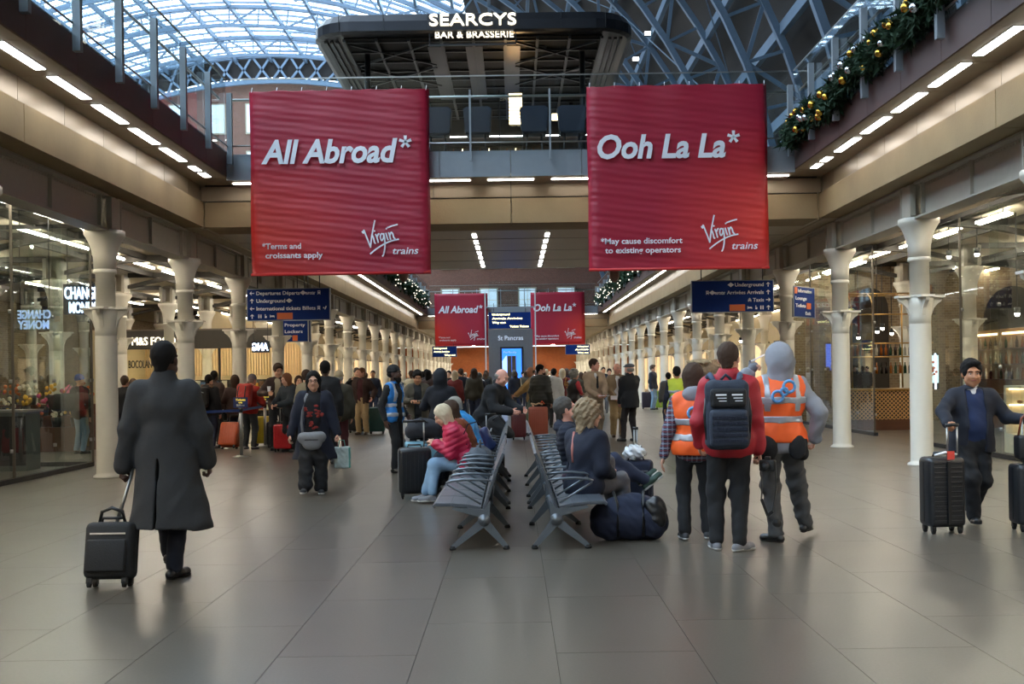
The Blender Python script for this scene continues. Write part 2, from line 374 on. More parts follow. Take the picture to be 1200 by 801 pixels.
# side hall lamps
for s, sn in ((-1, 'left'), (1, 'right')):
    for r, x in enumerate((7.8, 9.4, 12.6, 14.4)):
        for k in range(-12, 44 if r == 0 else 24):
            y = 17.0+k*BAY/2
            if (k+r) % 2 and r > 1: continue
            e = lamp('tube_light', s*x, y+.4*r, 4.42 if r % 2 == 0 else 4.5, .05, 1.45, TUBE_W, f'white tube light hanging over the {sn} side hall', f'tube lights over the {sn} side hall', True)
            if not k % 1: MB().box((-.01, -.5, .03), (.01, -.48, .64-.42+.0 if r % 2 == 0 else .14)).box((-.01, .48, .03), (.01, .5, .22 if r % 2 == 0 else .14)).build('hanger', GREYM, e)
    # jack beams across side hall
    for k in range(-1, 16):
        y = Y0+k*BAY; b = MB()
        for r in range(2):
            x0 = RX+r*BAY+.25; x1 = x0+BAY-.5; pts = []
            for i in range(9):
                t = i/8; pts.append((s*(x0+(x1-x0)*t), 4.18+.30*math.sin(PI*t)))
            for i in range(8):
                (xa, za), (xb, zb) = pts[i], pts[i+1]
                b.prism([(xa, za), (xb, zb), (xb, zb+.10), (xa, za+.10)], y-.09, y+.09, 'xz')
            b.box((min(s*x0, s*x1), y-.06, 4.5), (max(s*x0, s*x1), y+.06, 4.63))
        b.build('cross_beam', TRUSSD, kind='structure', label=f'dark shallow arched beam across the {sn} side hall ceiling', group=f'arched beams over the {sn} side hall')
    b = MB()
    for x in (8.9, 10.2, 13.3):
        b.box((min(s*x, s*(x+.08)), 0, 4.50), (max(s*x, s*(x+.08)), 85, 4.63))
    b.build('ceiling_rail', TRUSSD, kind='structure', label=f'dark service rails along the {sn} side hall ceiling')

# ------------------------------------------------------------------ bridges
def bridge(y0, y1, first):
    nm = 'near' if first else 'far'
    e = empty(f'trim_{1 if first else 2}', (0, 0, 0), kind='structure', label=f'buff concrete {nm} bridge deck crossing the concourse')
    yf = y0+.85
    n = 4; wx = 6.17*2/n
    for i in range(n):
        MB().box((-6.17+i*wx+.008, yf, 4.63), (-6.17+(i+1)*wx-.008, yf+.42, 5.13)).build('concrete_panel', CONC, e, bevel=.006)
    n = 8; wx = 6.25*2/n
    for i in range(n):
        MB().box((-6.25+i*wx+.006, yf+.06, 5.165), (-6.25+(i+1)*wx-.006, yf+.4, 5.45)).build('upper_panel', PANEL, e)
    n = 8; wx = 5.5*2/n
    for i in range(n):
        MB().box((-5.5+i*wx+.005, y0, 5.42), (-5.5+(i+1)*wx-.005, y0+.06, 5.92)).build('fascia_panel', GREYM, e)
        MB().box((-5.5+i*wx+.005, y0+.06, 5.42), (-5.5+(i+1)*wx-.005, yf+.08, 5.46)).build('soffit_panel', SOFF, e)
    MB().box((-6.17, yf+.1, 5.10), (6.17, yf+.4, 5.5)).build('backing', TRUSSD, e)
    MB().box((-6.3, y0+.07, 5.5), (6.3, y1, 5.9)).build('deck_slab', SOFF, e)
    MB().box((-6.5, yf+.42, 4.66), (6.5, y1, 4.9)).build('soffit', mat('bridge_soffit', '#beb196', .4, metal=.0, var=.06, scale=1), e)
    for k in range(1, 12):
        yy = yf+.42+k*.8
        if yy < y1-.2 and k % 3 == 0: MB().box((-6.17, yy, 4.652), (6.17, yy+.012, 4.66)).build('soffit_rib', SOFF, e)
    MB().box((-6.17, yf+.42, 4.64), (6.17, yf+1.2, 4.70)).build('soffit_border', CONC, e)
    # lights
    for k in range(9):
        x = -5.0+k*1.25
        o = empty('strip_light', (x, y0+.35, 5.415), 0, f'short white strip light under the front edge of the {nm} bridge', 'ceiling light', f'strip lights under the {nm} bridge front edge')
        MB().box((-.45, -.05, -.008), (.45, .05, 0)).build('diffuser', TUBE_C, o)
    if first:
        for x in (-.82, .78):
            for y in (24.6, 25.75, 26.9, 28.05, 29.2, 30.35, 31.4):
                lamp('strip_light', x, y, 4.655, .09, .62, TUBE_C, f'small white lamp in the bridge soffit, {"left" if x < 0 else "right"} of the two rows', 'lamps in the bridge soffit')
bridge(21.6, 32.4, True); bridge(72.0, 123, False)

# ------------------------------------------------------------------ glass balustrades
def balustrade(p0, p1, n, label, zb=5.92, post_w=.09, deep=.10, name='glass_balustrade'):
    p0 = Vector((p0[0], p0[1], 0)); p1 = Vector((p1[0], p1[1], 0)); d = (p1-p0); L = d.length; d.normalize(); nr = Vector((d.y, -d.x, 0))
    e = empty(name, (p0.x, p0.y, 0), math.atan2(d.y, d.x), label, 'balustrade')
    step = L/n
    for i in range(n):
        MB().box((i*step+.012, -.01, zb), ((i+1)*step-.012, .01, 7.33)).build('glass_pane', GLASS, e)
    for i in range(n+1):
        x = i*step
        MB().box((x-post_w/2, .03, zb-.22), (x+post_w/2, .03+deep, 7.06)).build('post', GREYM, e)
    MB().tube([(0, -.12, 6.97), (L, -.12, 6.97)], .025, 8).build('handrail', STEEL, e)
    MB().box((0, -.015, 7.33), (L, .015, 7.35)).build('top_cap', STEEL, e)
    MB().tube([(0, .03, 6.05), (L, .03, 6.05)], .015, 6).build('bottom_rail', STEEL, e)
    return e
balustrade((-5.46, 21.45), (-5.46, 4.95), 11, 'tall glass balustrade with grey posts along the left upper deck')
balustrade((5.46, 4.95), (5.46, 21.45), 11, 'tall glass balustrade with grey posts behind the garland on the right upper deck')
balustrade((-5.46, 71.6), (-5.46, 32.6), 13, 'glass balustrade of the left upper deck beyond the bridge')
balustrade((5.46, 32.6), (5.46, 71.6), 13, 'glass balustrade of the right upper deck beyond the bridge')
balustrade((5.36, 21.5), (-5.36, 21.5), 7, 'glass balustrade along the front of the near bridge above the banners', post_w=.035, deep=.05)
balustrade((5.4, 32.5), (-5.4, 32.5), 7, 'glass balustrade along the rear of the near bridge', post_w=.035, deep=.05)
balustrade((5.36, 71.9), (-5.36, 71.9), 7, 'glass balustrade along the front of the far bridge', post_w=.05, deep=.05)

# ------------------------------------------------------------------ figure modelling: smooth-blended volumes meshed into one continuous skin
V = lambda *a: np.array(a, float)
def nrm(v): return v/(np.linalg.norm(v)+1e-9)
def rotm(ax, deg):
    return np.array(Matrix.Rotation(math.radians(deg), 3, ax))
class Vol:
    def __init__(s): s.ops = []
    def cap(s, a, b, ra, rb=None, k=.03, flat=None, sub=False): s.ops.append(('c', np.array(a, float), np.array(b, float), ra, ra if rb is None else rb, k, flat, sub)); return s
    def ell(s, c, r, R=None, k=.02, sub=False):
        r = np.array(r if isinstance(r, (list, tuple, np.ndarray)) else (r, r, r), float); s.ops.append(('e', np.array(c, float), r, R, k, sub)); return s
    def box(s, c, r, R=None, rd=.01, k=.01, sub=False): s.ops.append(('b', np.array(c, float), np.array(r, float), R, rd, k, sub)); return s
    def clip(s, n, c): s.ops.append(('p', nrm(np.array(n, float)), np.array(c, float))); return s   # keeps n.(p-c) < 0
    def bounds(s):
        lo = V(9, 9, 9); hi = -lo
        for o in s.ops:
            if o[0] == 'c' and not o[7]:
                r = max(o[3], o[4]); lo = np.minimum(lo, np.minimum(o[1], o[2])-r); hi = np.maximum(hi, np.maximum(o[1], o[2])+r)
            elif o[0] in 'eb' and not o[-1]:
                r = np.max(o[2])*(1 if o[0] == 'e' or o[3] is None else 1.6); lo = np.minimum(lo, o[1]-r); hi = np.maximum(hi, o[1]+r)
        return lo, hi
    def mesh(s, res, amp=0, freq=30, seed=0, infl=0):
        lo, hi = s.bounds(); lo = lo-res*2.5-infl; hi = hi+res*2.5+infl
        n = np.maximum(4, np.ceil((hi-lo)/res).astype(int)+1)
        ax = [lo[i]+np.arange(n[i])*res for i in range(3)]
        D = np.full(n, .5, np.float32)
        for o in s.ops:
            if o[0] == 'p':
                h = ((ax[0]-o[2][0])*o[1][0])[:, None, None]+((ax[1]-o[2][1])*o[1][1])[None, :, None]+((ax[2]-o[2][2])*o[1][2])[None, None, :]
                D = np.maximum(D, h.astype(np.float32)); continue
            if o[0] == 'c': l_, h_ = np.minimum(o[1], o[2])-max(o[3], o[4]), np.maximum(o[1], o[2])+max(o[3], o[4]); k = o[5]
            else: r = np.max(o[2])*(1 if o[0] == 'e' or o[3] is None else 1.6); l_, h_ = o[1]-r, o[1]+r; k = o[-2]
            m = k+res*3
            i0 = np.maximum(0, np.floor((l_-m-lo)/res).astype(int)); i1 = np.minimum(n, np.ceil((h_+m-lo)/res).astype(int)+1)
            if (i1 <= i0).any(): continue
            X = ax[0][i0[0]:i1[0]][:, None, None]; Y = ax[1][i0[1]:i1[1]][None, :, None]; Z = ax[2][i0[2]:i1[2]][None, None, :]
            if o[0] == 'c':
                a, b = o[1], o[2]; px, py, pz = X-a[0], Y-a[1], Z-a[2]; ab = b-a
                L = ab.dot(ab)+1e-9; t = np.clip((px*ab[0]+py*ab[1]+pz*ab[2])/L, 0, 1)
                qx, qy, qz = px-t*ab[0], py-t*ab[1], pz-t*ab[2]
                if o[6] is not None:
                    fn, ff = nrm(np.array(o[6][0], float)), o[6][1]; dd = (qx*fn[0]+qy*fn[1]+qz*fn[2])*(ff-1); qx, qy, qz = qx+dd*fn[0], qy+dd*fn[1], qz+dd*fn[2]
                d = np.sqrt(qx*qx+qy*qy+qz*qz)-(o[3]+(o[4]-o[3])*t)
            else:
                px, py, pz = X-o[1][0], Y-o[1][1], Z-o[1][2]
                if o[3] is not None:
                    R = o[3]; px, py, pz = px*R[0, 0]+py*R[1, 0]+pz*R[2, 0], px*R[0, 1]+py*R[1, 1]+pz*R[2, 1], px*R[0, 2]+py*R[1, 2]+pz*R[2, 2]
                if o[0] == 'e':
                    r = o[2]; q = np.sqrt((px/r[0])**2+(py/r[1])**2+(pz/r[2])**2); g_ = np.sqrt((px/r[0]**2)**2+(py/r[1]**2)**2+(pz/r[2]**2)**2)+1e-6
                    d = q*(q-1)/g_
                else:
                    rd = o[4]; r = o[2]-rd; ax_, ay_, az_ = np.abs(px)-r[0], np.abs(py)-r[1], np.abs(pz)-r[2]
                    d = np.sqrt(np.maximum(ax_, 0)**2+np.maximum(ay_, 0)**2+np.maximum(az_, 0)**2)+np.minimum(np.maximum(ax_, np.maximum(ay_, az_)), 0)-rd
            S_ = D[i0[0]:i1[0], i0[1]:i1[1], i0[2]:i1[2]]
            if o[-1] is True:
                D[i0[0]:i1[0], i0[1]:i1[1], i0[2]:i1[2]] = np.maximum(S_, -d)
            else:
                h = np.maximum(k-np.abs(S_-d), 0)/max(k, 1e-6); D[i0[0]:i1[0], i0[1]:i1[1], i0[2]:i1[2]] = np.minimum(S_, d)-h*h*k*.25
        if amp:
            X, Y, Z = ax[0][:, None, None], ax[1][None, :, None], ax[2][None, None, :]
            D = D+amp*(np.sin(X*freq*1.1+Z*freq*.6+seed)*np.sin(Y*freq+Z*freq*.45+2*seed)+.6*np.sin(Z*freq*1.3+X*freq*.8+3*seed)*np.sin(X*freq*.9-Y*freq*.7))
            D = D+amp*.5*np.sin(Z*freq*2.6+X*freq*1.5+1.5*np.sin(X*freq*1.3+seed)+seed)*np.sin(X*freq*.8+Y*freq*1.1+seed)
        D = D-np.float32(infl)
        return nets(D, lo, res)
def nets(D, lo, res):
    S = D < 0
    c = [S[i:S.shape[0]-1+i, j:S.shape[1]-1+j, k:S.shape[2]-1+k] for i in (0, 1) for j in (0, 1) for k in (0, 1)]
    cnt = sum(x.astype(np.int8) for x in c); act = (cnt > 0) & (cnt < 8)
    idx = np.argwhere(act); N = len(idx)
    if N == 0: return np.zeros((0, 3)), []
    ids = np.full(act.shape, -1, np.int64); ids[act] = np.arange(N)
    I, J, K = idx.T; acc = np.zeros((N, 3)); w_ = np.zeros(N)
    offs = [(i, j, k) for i in (0, 1) for j in (0, 1) for k in (0, 1)]
    vals = {o: D[I+o[0], J+o[1], K+o[2]] for o in offs}
    for o in offs:
        for a in range(3):
            if o[a]: continue
            p = list(o); p[a] = 1; p = tuple(p); v0, v1 = vals[o], vals[p]; cr = (v0 < 0) != (v1 < 0)
            t = np.where(cr, v0/(v0-v1+1e-12), 0); q = np.zeros((N, 3)); q[:] = o; q[:, a] += t
            acc += np.where(cr[:, None], q, 0); w_ += cr
    verts = (idx+acc/w_[:, None])*res+lo
    faces = []
    for a in range(3):
        b_, c_ = (a+1) % 3, (a+2) % 3
        s0 = [slice(None)]*3; s1 = [slice(None)]*3; s0[a] = slice(0, -1); s1[a] = slice(1, None)
        A, B = S[tuple(s0)], S[tuple(s1)]; e = np.argwhere(A != B)
        e = e[(e[:, b_] > 0) & (e[:, c_] > 0) & (e[:, b_] < S.shape[b_]-1) & (e[:, c_] < S.shape[c_]-1)]
        if not len(e): continue
        ins = S[e[:, 0], e[:, 1], e[:, 2]]
        def cell(db, dc):
            q = e.copy(); q[:, b_] -= db; q[:, c_] -= dc; return ids[q[:, 0], q[:, 1], q[:, 2]]
        qd = np.stack([cell(0, 0), cell(1, 0), cell(1, 1), cell(0, 1)], 1); qd = np.where(ins[:, None], qd, qd[:, ::-1])
        qd = qd[(qd >= 0).all(1)]; faces.append(qd)
    return verts, np.concatenate(faces) if faces else []
def vmesh(name, meshes, m, parent, **kw):
    vs, fs = [], []; n = 0
    for v, f in meshes:
        if len(v) == 0 or len(f) == 0: continue
        vs.append(v); fs.append(np.asarray(f)+n); n += len(v)
    if not vs: return None
    vs = np.concatenate(vs); fs = np.concatenate(fs)
    me = bpy.data.meshes.new(name); me.vertices.add(len(vs)); me.vertices.foreach_set('co', vs.astype(np.float32).ravel())
    me.loops.add(len(fs)*4); me.loops.foreach_set('vertex_index', fs.astype(np.int32).ravel()); me.polygons.add(len(fs)); me.polygons.foreach_set('loop_start', np.arange(0, len(fs)*4, 4, dtype=np.int32))
    me.polygons.foreach_set('use_smooth', np.ones(len(fs), bool)); me.update(calc_edges=True); me.validate()
    me.materials.append(m); o = bpy.data.objects.new(name, me); link(o, parent); return tag(o, **kw)

def ik(a, b, l1, l2, pole):
    d = b-a; L = np.linalg.norm(d); L2 = min(L, (l1+l2)*.998); dn = d/L; b2 = a+dn*L2
    x = (l1*l1-l2*l2+L2*L2)/(2*L2); h = math.sqrt(max(l1*l1-x*x, 0)); p = np.array(pole, float); p = nrm(p-dn*p.dot(dn)); return a+dn*x+p*h, b2
SKIN = {'fair': mat('fair_skin', '#d8a68c', .5, var=.06, scale=20), 'tan': mat('tan_skin', '#b98362', .5, var=.06, scale=20), 'dark': mat('dark_skin', '#4a2f24', .5, var=.06, scale=20), 'pink': mat('ruddy_skin', '#d79b86', .5, var=.06, scale=20)}
EYEW = mat('eye_white', '#a89f97', .3, var=.01); EYED = mat('dark_iris', '#1c1410', .2); LIP = mat('lip', '#a8605a', .5)
def cloth(name, col, rough=.85, var=.14, scale=14, bump=.25, stretch=(1, 1, 1)): return mat(name, col, rough, var=var, scale=scale, bump=bump, bscale=220, stretch=stretch)

def person(label, x, y, rz, h=1.75, skin='fair', wide=1.0, pel=None, lean=0, side=0, twist=0, head=(0, 0), feet=None, hands=None, poles=None, kpoles=None,
           top=None, coat=None, hs=1.09, legs=None, shoes=None, hair=None, extras=(), res=1.0, face=True, z=0, grip=(0, 0), group=None, shoe_dirs=None, scarf=None):
    """local frame: facing -Y, person's left at +X.  feet = ankles, hands = wrists (local metres)."""
    s = h/1.75; sh = s*hs; e = empty('person', (x, y, z), math.radians(rz), label, 'person', group)
    pel = V(*(pel or (0, 0, .965*s))); Rt = rotm('Y', side)@rotm('X', lean); Rs = Rt@rotm('Z', twist)
    up = Rt@V(0, 0, 1); fw = Rs@V(0, -1, 0); rt = Rs@V(1, 0, 0)
    waist = pel+up*.12*s; chest = pel+up*.33*s; neck = pel+up*.50*s; shl = {1: pel+up*.435*s+rt*.165*s*wide, -1: pel+up*.435*s-rt*.165*s*wide}
    Rh = rotm('Z', head[0])@rotm('X', head[1])
    hc = neck+up*.06*s+Rh@V(0, -.02, .115)*s*(hs*.5+.5)
    hip = {k: pel+V(k*.09*s, 0, -.04*s) for k in (1, -1)}
    an = {}; kn = {}; wr = {}; el = {}
    for i, k in enumerate((1, -1)):
        f_ = V(*(feet[i] if feet else (k*.105*s, .02, .085*s))); kp = (kpoles[i] if kpoles else (k*.12, -1, 0)); kn[k], an[k] = ik(hip[k], f_, .435*s, .42*s, kp)
        hn = V(*hands[i]) if hands and hands[i] is not None else shl[k]+V(k*.09*s, -.05*s, -.53*s)
        po = (poles[i] if poles and poles[i] is not None else (k*.5, 1, -.1)); el[k], wr[k] = ik(shl[k], hn, .29*s, .26*s, po)
    tr = .125*s*wide
    def torso(v, q, z0=None, hem=None, arms=True, k=.05, belly=0, sleeve=0):
        v.cap(pel-up*.02*s+rt*.045*s, pel-up*.02*s-rt*.045*s, tr+q+.01, k=k, flat=(fw, 1.22)); v.cap(waist+fw*belly*.5, chest, tr*.93+q+belly, tr*1.08+q, k=k, flat=(fw, 1.18))
        v.cap(chest+rt*.06*s*wide, chest-rt*.06*s*wide, tr*.95+q, k=k, flat=(fw, 1.28))
        v.cap(shl[1]-rt*.03*s, shl[-1]+rt*.03*s, .054*s+q*.8, k=.06, flat=(fw, 1.05)); v.cap(pel+up*.41*s, neck-up*.015*s, .085*s+q, .052*s+q*.6, k=.05)
        for kk in (1, -1): v.cap(shl[kk]-rt*kk*.02*s+up*.004*s, neck+rt*kk*.03*s-up*.02*s, .040*s+q*.8, .040*s+q*.6, k=.05)
        if hem is not None: v.clip(-up, pel-up*hem)
        if arms: 
            for kk in (1, -1):
                v.cap(shl[kk], el[kk], .058*s+q+sleeve*.3, .046*s+q+sleeve*.6, k=.05); v.cap(el[kk], el[kk]+(wr[kk]-el[kk])*.97, .045*s+q+sleeve*.6, .033*s+q*.9+sleeve, k=.03)
        return v
    # --- body: head, neck, hands and the trunk and limbs under the clothes
    hr = .0085*res if res < 2 else .016*res/2; parts = []
    v = Vol(); S = lambda a, b, c: hc+Rh@V(a, b, c)*s*hs
    v.ell(S(0, .018, .028), (.075*sh, .093*sh, .088*sh), Rh, .02).ell(S(0, -.022, -.028), (.060*sh, .068*sh, .085*sh), Rh, .03)
    v.cap(S(0, -.055, -.092), S(0, -.05, -.085), .026*sh, k=.03)
    v.cap(S(.04, -.03, -.06), S(-.04, -.03, -.06), .03*sh, k=.03)
    if face:
        v.cap(S(0, -.088, .010), S(0, -.105, -.028), .008*sh, .013*sh, k=.016)
        v.cap(S(.012, -.093, -.032), S(-.012, -.093, -.032), .008*sh, k=.01)
        v.cap(S(.045, -.076, .028), S(-.045, -.076, .028), .012*sh, k=.015)
        for k in (1, -1): v.ell(S(k*.030, -.092, .004), (.016*sh, .010*sh, .008*sh), Rh, .01, True); v.ell(S(k*.034, -.066, -.025), .022*sh, Rh, .02)
        v.cap(S(.018, -.083, -.056), S(-.018, -.083, -.056), .009*sh, k=.012)
    for k in (1, -1): v.ell(S(k*.078, .008, -.01), (.010*sh, .018*sh, .032*sh), Rh, .008)
    v.cap(neck-up*.04*s, hc-up*.04*s+Rh@V(0, .02, 0)*s, .058*s*min(wide, 1.1), .052*s, k=.03)
    v.cap(neck-up*.05*s+rt*.06*s, neck-up*.05*s-rt*.06*s, .045*s, k=.04)
    parts.append(v.mesh(hr))
    for i, k in enumerate((1, -1)):
        v = Vol(); w0 = wr[k]; d = nrm(wr[k]-el[k]); t_ = V(0, -1, 0) if abs(d[1]) < .8 else V(0, 0, 1)
        t_ = nrm(t_-d*d.dot(t_)); n_ = np.cross(d, t_); inw = -rt*k
        if n_.dot(inw if abs(d.dot(inw)) < .8 else V(0, 0, -1)) < 0: n_ = -n_
        cu = 18+grip[i]*55
        v.cap(w0-d*.05*s, w0+d*.02*s, .027*s, .025*s, k=.02, flat=(n_, 1.2)); v.cap(w0+d*.03*s+t_*.014*s, w0+d*.082*s+t_*.014*s, .026*s, k=.015, flat=(n_, 1.9)); v.cap(w0+d*.03*s-t_*.012*s, w0+d*.078*s-t_*.014*s, .024*s, k=.015, flat=(n_, 1.9))
        if res < 2:
            for j in range(4):
                b0 = w0+d*(.092-.004*abs(j-1))*s+t_*(.030-.0195*j)*s; L_ = (.034, .038, .036, .028)[j]*s; p = b0; c_ = cu*(1+.1*j)
                for q_ in range(3):
                    a_ = math.radians(c_*(q_+.6)); dd = d*math.cos(a_)+n_*math.sin(a_); p2 = p+dd*L_*(1-.2*q_); v.cap(p, p2, (.0095-.0008*q_)*s, (.009-.001*q_)*s, k=.004); p = p2
            b0 = w0+d*.03*s+t_*.022*s; dd = nrm(t_*.7+d*.75+n_*(.25+.4*grip[i])); p = b0+dd*.048*s; v.cap(b0, p, .013*s, .0105*s, k=.012); v.cap(p, p+nrm(dd*.6+d*.6+n_*grip[i]*.8)*.03*s, .0105*s, .009*s, k=.006)
            parts.append(v.mesh(.0058*max(1, res*.8)))
        else:
            v.cap(w0+d*.08*s, w0+d*.12*s+n_*.02*s, .024*s, .018*s, k=.02, flat=(n_, 1.5)); parts.append(v.mesh(.016))
    v = Vol(); torso(v, -.018)
    for k in (1, -1): v.cap(hip[k], kn[k], .062*s, .046*s, k=.03); v.cap(kn[k], an[k], .044*s, .034*s, k=.03); v.cap(an[k], an[k]-V(0, .0, .03), .034*s, k=.02)
    parts.append(v.mesh(.024*res)); vmesh('body', parts, SKIN[skin], e)
    if face and res < 2:
        b = MB(); c = MB(); d_ = MB()
        for k in (1, -1):
            b.ball(S(k*.030, -.0768, .004), (.0125*sh, .0105*sh, .0068*sh), 10, 7); c.ball(S(k*.030, -.0840, .003), .0058*sh, 8, 6)
            q = [S(k*.012, -.0915, .024), S(k*.030, -.092, .029), S(k*.048, -.082, .024)]; d_.tube(q, .0042*sh, 6)
        b.build('eyes', EYEW, e); c.build('irises', EYED, e); d_.build('eyebrows', (hair or {}).get('m', EYED), e)
        MB().tube([S(.022, -.084, -.057), S(.008, -.0925, -.055), S(-.008, -.0925, -.055), S(-.022, -.084, -.057)], .0052*sh, 6).build('lips', LIP, e)
    gr = .014*res
    # --- trousers
    if legs:
        q = legs.get('q', .018); v = Vol()
        v.cap(pel-up*.02*s+rt*.045*s, pel-up*.02*s-rt*.045*s, tr+q-.004, k=.05, flat=(fw, 1.2)); v.cap(pel, waist, tr*.95+q*.6, k=.04, flat=(fw, 1.22)); v.clip(up, pel+up*.13*s)
        for k in (1, -1):
            v.cap(hip[k], kn[k], .088*s+q*.6, .058*s+q, k=.05)
            v.cap(kn[k], kn[k]+(an[k]-kn[k])*legs.get('len', .97), .058*s+q, .043*s+q+legs.get('flare', 0), k=.04)
        if not legs.get('noclip'): v.clip(V(0, 0, -1), V(0, 0, .035))
        vmesh(legs.get('name', 'trousers'), [v.mesh(gr, legs.get('amp', .004), 26, seed=h*7)], legs['m'], e, label=legs.get('label'))
        if legs.get('skirt'):
            v = Vol(); sk = legs['skirt']; v.cap(pel+up*.08, V(pel[0], pel[1]*.7, sk['z']-.05), tr+.01, sk['r'], k=.04, flat=(fw, 1.2)); v.clip(V(0, 0, -1), V(0, 0, sk['z'])); v.clip(up, pel+up*.12)
            vmesh('skirt', [v.mesh(gr, .012, 34, 2)], sk['m'], e, label=sk.get('label'))
    # --- shoes
    sm = shoes or {'m': mat('black_leather', '#17181a', .35)}
    for i, k in enumerate((1, -1)):
        if shoe_dirs and shoe_dirs[i] is not None: fd, ud = nrm(V(*shoe_dirs[i][0])), nrm(V(*shoe_dirs[i][1]))
        else: fd, ud = nrm(V(k*.18, -1, 0)), V(0, 0, 1)
        a = an[k]; sd = np.cross(fd, ud); g0 = a-ud*(.082*s)
        v = Vol(); v.cap(g0+ud*.035*s-fd*.045*s, g0+ud*.03*s+fd*.15*s, .037*s, .036*s, k=.02, flat=(ud, 1.0)); v.cap(a-ud*.01*s, g0+ud*.04*s+fd*.05*s, .042*s, .038*s, k=.03); v.cap(g0+ud*.03*s+fd*.07*s+sd*.01*s, g0+ud*.025*s+fd*.14*s-sd*.006*s, .041*s, k=.02, flat=(ud, 1.25))
        if sm.get('boot'): v.cap(a, a+ud*.09*s, .05*s, .052*s, k=.02)
        v.clip(-ud, g0+ud*.012)
        o = vmesh('shoe', [v.mesh(.010*max(1, res))], sm['m'], e, label=sm.get('label'))
        if res < 2:
            u_ = Vol(); u_.cap(g0+ud*.035*s-fd*.045*s, g0+ud*.03*s+fd*.152*s, .040*s, .039*s, k=.02); u_.cap(g0+ud*.03*s+fd*.07*s, g0+ud*.025*s+fd*.14*s, .045*s, k=.02); u_.clip(-ud, g0); u_.clip(ud, g0+ud*(.024 if sm.get('sole') else .014))
            vmesh('sole', [u_.mesh(.008)], sm.get('sole') or RUBBER, o)
    # --- tops: list of garments
    for gi, g_ in enumerate(top or []):
        q = g_.get('q', .025); v = Vol(); n0 = g_.get('name', 'jacket'); Hm = g_.get('hem', .10)*s
        torso(v, q, hem=Hm, arms=False, belly=g_.get('belly', 0))
        if g_.get('skirt'):
            zz, rr_ = g_['skirt']; off = V(*g_.get('skirt_off', (0, 0, 0))); b_ = V(pel[0], pel[1], zz)+off if 'dir' not in g_ else pel+V(*g_['dir'])
            v = Vol(); v.cap(waist, b_, tr+q+.005, rr_, k=.06, flat=(fw, 1.2)); v.clip(V(*g_.get('hemn', (0, 0, -1))), b_+V(0, 0, 0)); torso(v, q, arms=False, belly=g_.get('belly', 0))
            v.clip(V(*g_.get('hemn', (0, 0, -1))), b_+V(0, 0, 0))
        if g_.get('open'):
            w1 = g_['open']; cc = chest+fw*.16-up*.1; v.box(cc+up*-.22, (w1, .12, .50), Rs, .01, .01, True)
            v.cap(neck-up*.02+fw*.14, neck-up*.26*s+fw*.2, .075, w1*.5, k=.01, sub=True)
        elif g_.get('vneck'): v.cap(neck-up*.0+fw*.13, neck-up*g_['vneck']+fw*.19, .065, .012, k=.01, sub=True)
        if g_.get('sleeves', 1):
            sl = g_.get('sleeve', 0)
            for kk in (1, -1):
                v.cap(shl[kk], el[kk], .052*s+q*.85+sl*.3, .043*s+q*.8+sl*.6, k=.045)
                if g_.get('sleeves', 1) != 'short': v.cap(el[kk], el[kk]+(wr[kk]-el[kk])*.98, .042*s+q*.8+sl*.6, .031*s+q*.7+sl, k=.03); v.clip(nrm(wr[kk]-el[kk]), wr[kk]+nrm(wr[kk]-el[kk])*.012) if False else None
        else:
            for kk in (1, -1): v.ell(shl[kk]+rt*kk*.05*s-up*.03*s, (.045*s, .07*s, .10*s), Rs, .02, True)
        if g_.get('collar'):
            ch = g_['collar']; v.cap(neck-up*.01, neck+up*ch*.6, .078*s+q*.4, .082*s+q*.4, k=.03, flat=(fw, 1.0)); v.cap(neck+up*.03, neck+up*(ch+.12), .058*s, .064*s, k=.01, sub=True)
        if g_.get('hoodback'):
            v.ell(neck+up*.01-fw*.085*s, (.12*s, .07*s, .085*s), Rs, .04); v.cap(neck+rt*.09-up*.02, neck-rt*.09-up*.02, .05*s, k=.05); v.cap(neck, neck+up*.2, .062*s, .06*s, k=.02, sub=True)
        if g_.get('hoodup'):
            v.ell(hc+Rh@V(0, .030, .022)*sh, (.112*sh, .128*sh, .132*sh), Rh, .04); v.cap(hc+Rh@V(0, .05, -.05)*sh, neck, .105*sh, .10*sh, k=.05)
            v.ell(hc+Rh@V(0, -.115, -.01)*sh, (.072*sh, .10*sh, .105*sh), Rh, .02, True)
        if g_.get('vent'): v.box(pel-fw*.30+V(0, 0, -.32), (.008, .15, .28), None, .002, .01, True)
        puff = g_.get('puff')
        mesh = v.mesh(gr if not g_.get('fine') else gr*.8, g_.get('amp', .006), g_.get('freq', 22), seed=gi*2+h*5)
        if puff:   # quilted channels run round the trunk
            P_ = mesh[0]; rel = P_-pel; t_ = rel@up; c_ = rel-np.outer(t_, up); nn = c_/(np.linalg.norm(c_, axis=1)[:, None]+1e-6); mesh = (P_+nn*(np.abs(np.sin(t_*PI/puff))*.011-.0055)[:, None], mesh[1])
        o = vmesh(n0, [mesh], g_['m'], e, label=g_.get('label'))
        for bz in g_.get('bands', ()):    # reflective bands hug the same volume, a little proud
            zc, hw, bm_ = bz; u_ = Vol(); u_.ops = list(v.ops); c0 = pel+up*zc*s; u_.clip(up, c0+up*hw); u_.clip(-up, c0-up*hw)
            vmesh('reflective_band', [u_.mesh(.010*max(1, res), g_.get('amp', .006), g_.get('freq', 22), seed=gi*2+h*5, infl=.006)], bm_, o)
        for sx in g_.get('straps', ()):
            u_ = Vol(); u_.ops = list(v.ops); c0 = pel+rt*sx*s; u_.clip(rt, c0+rt*.024); u_.clip(-rt, c0-rt*.024); u_.clip(-up, pel+up*.22*s); vmesh('reflective_strap', [u_.mesh(.010*max(1, res), g_.get('amp', .006), g_.get('freq', 22), seed=gi*2+h*5, infl=.005)], g_['strapm'], o)
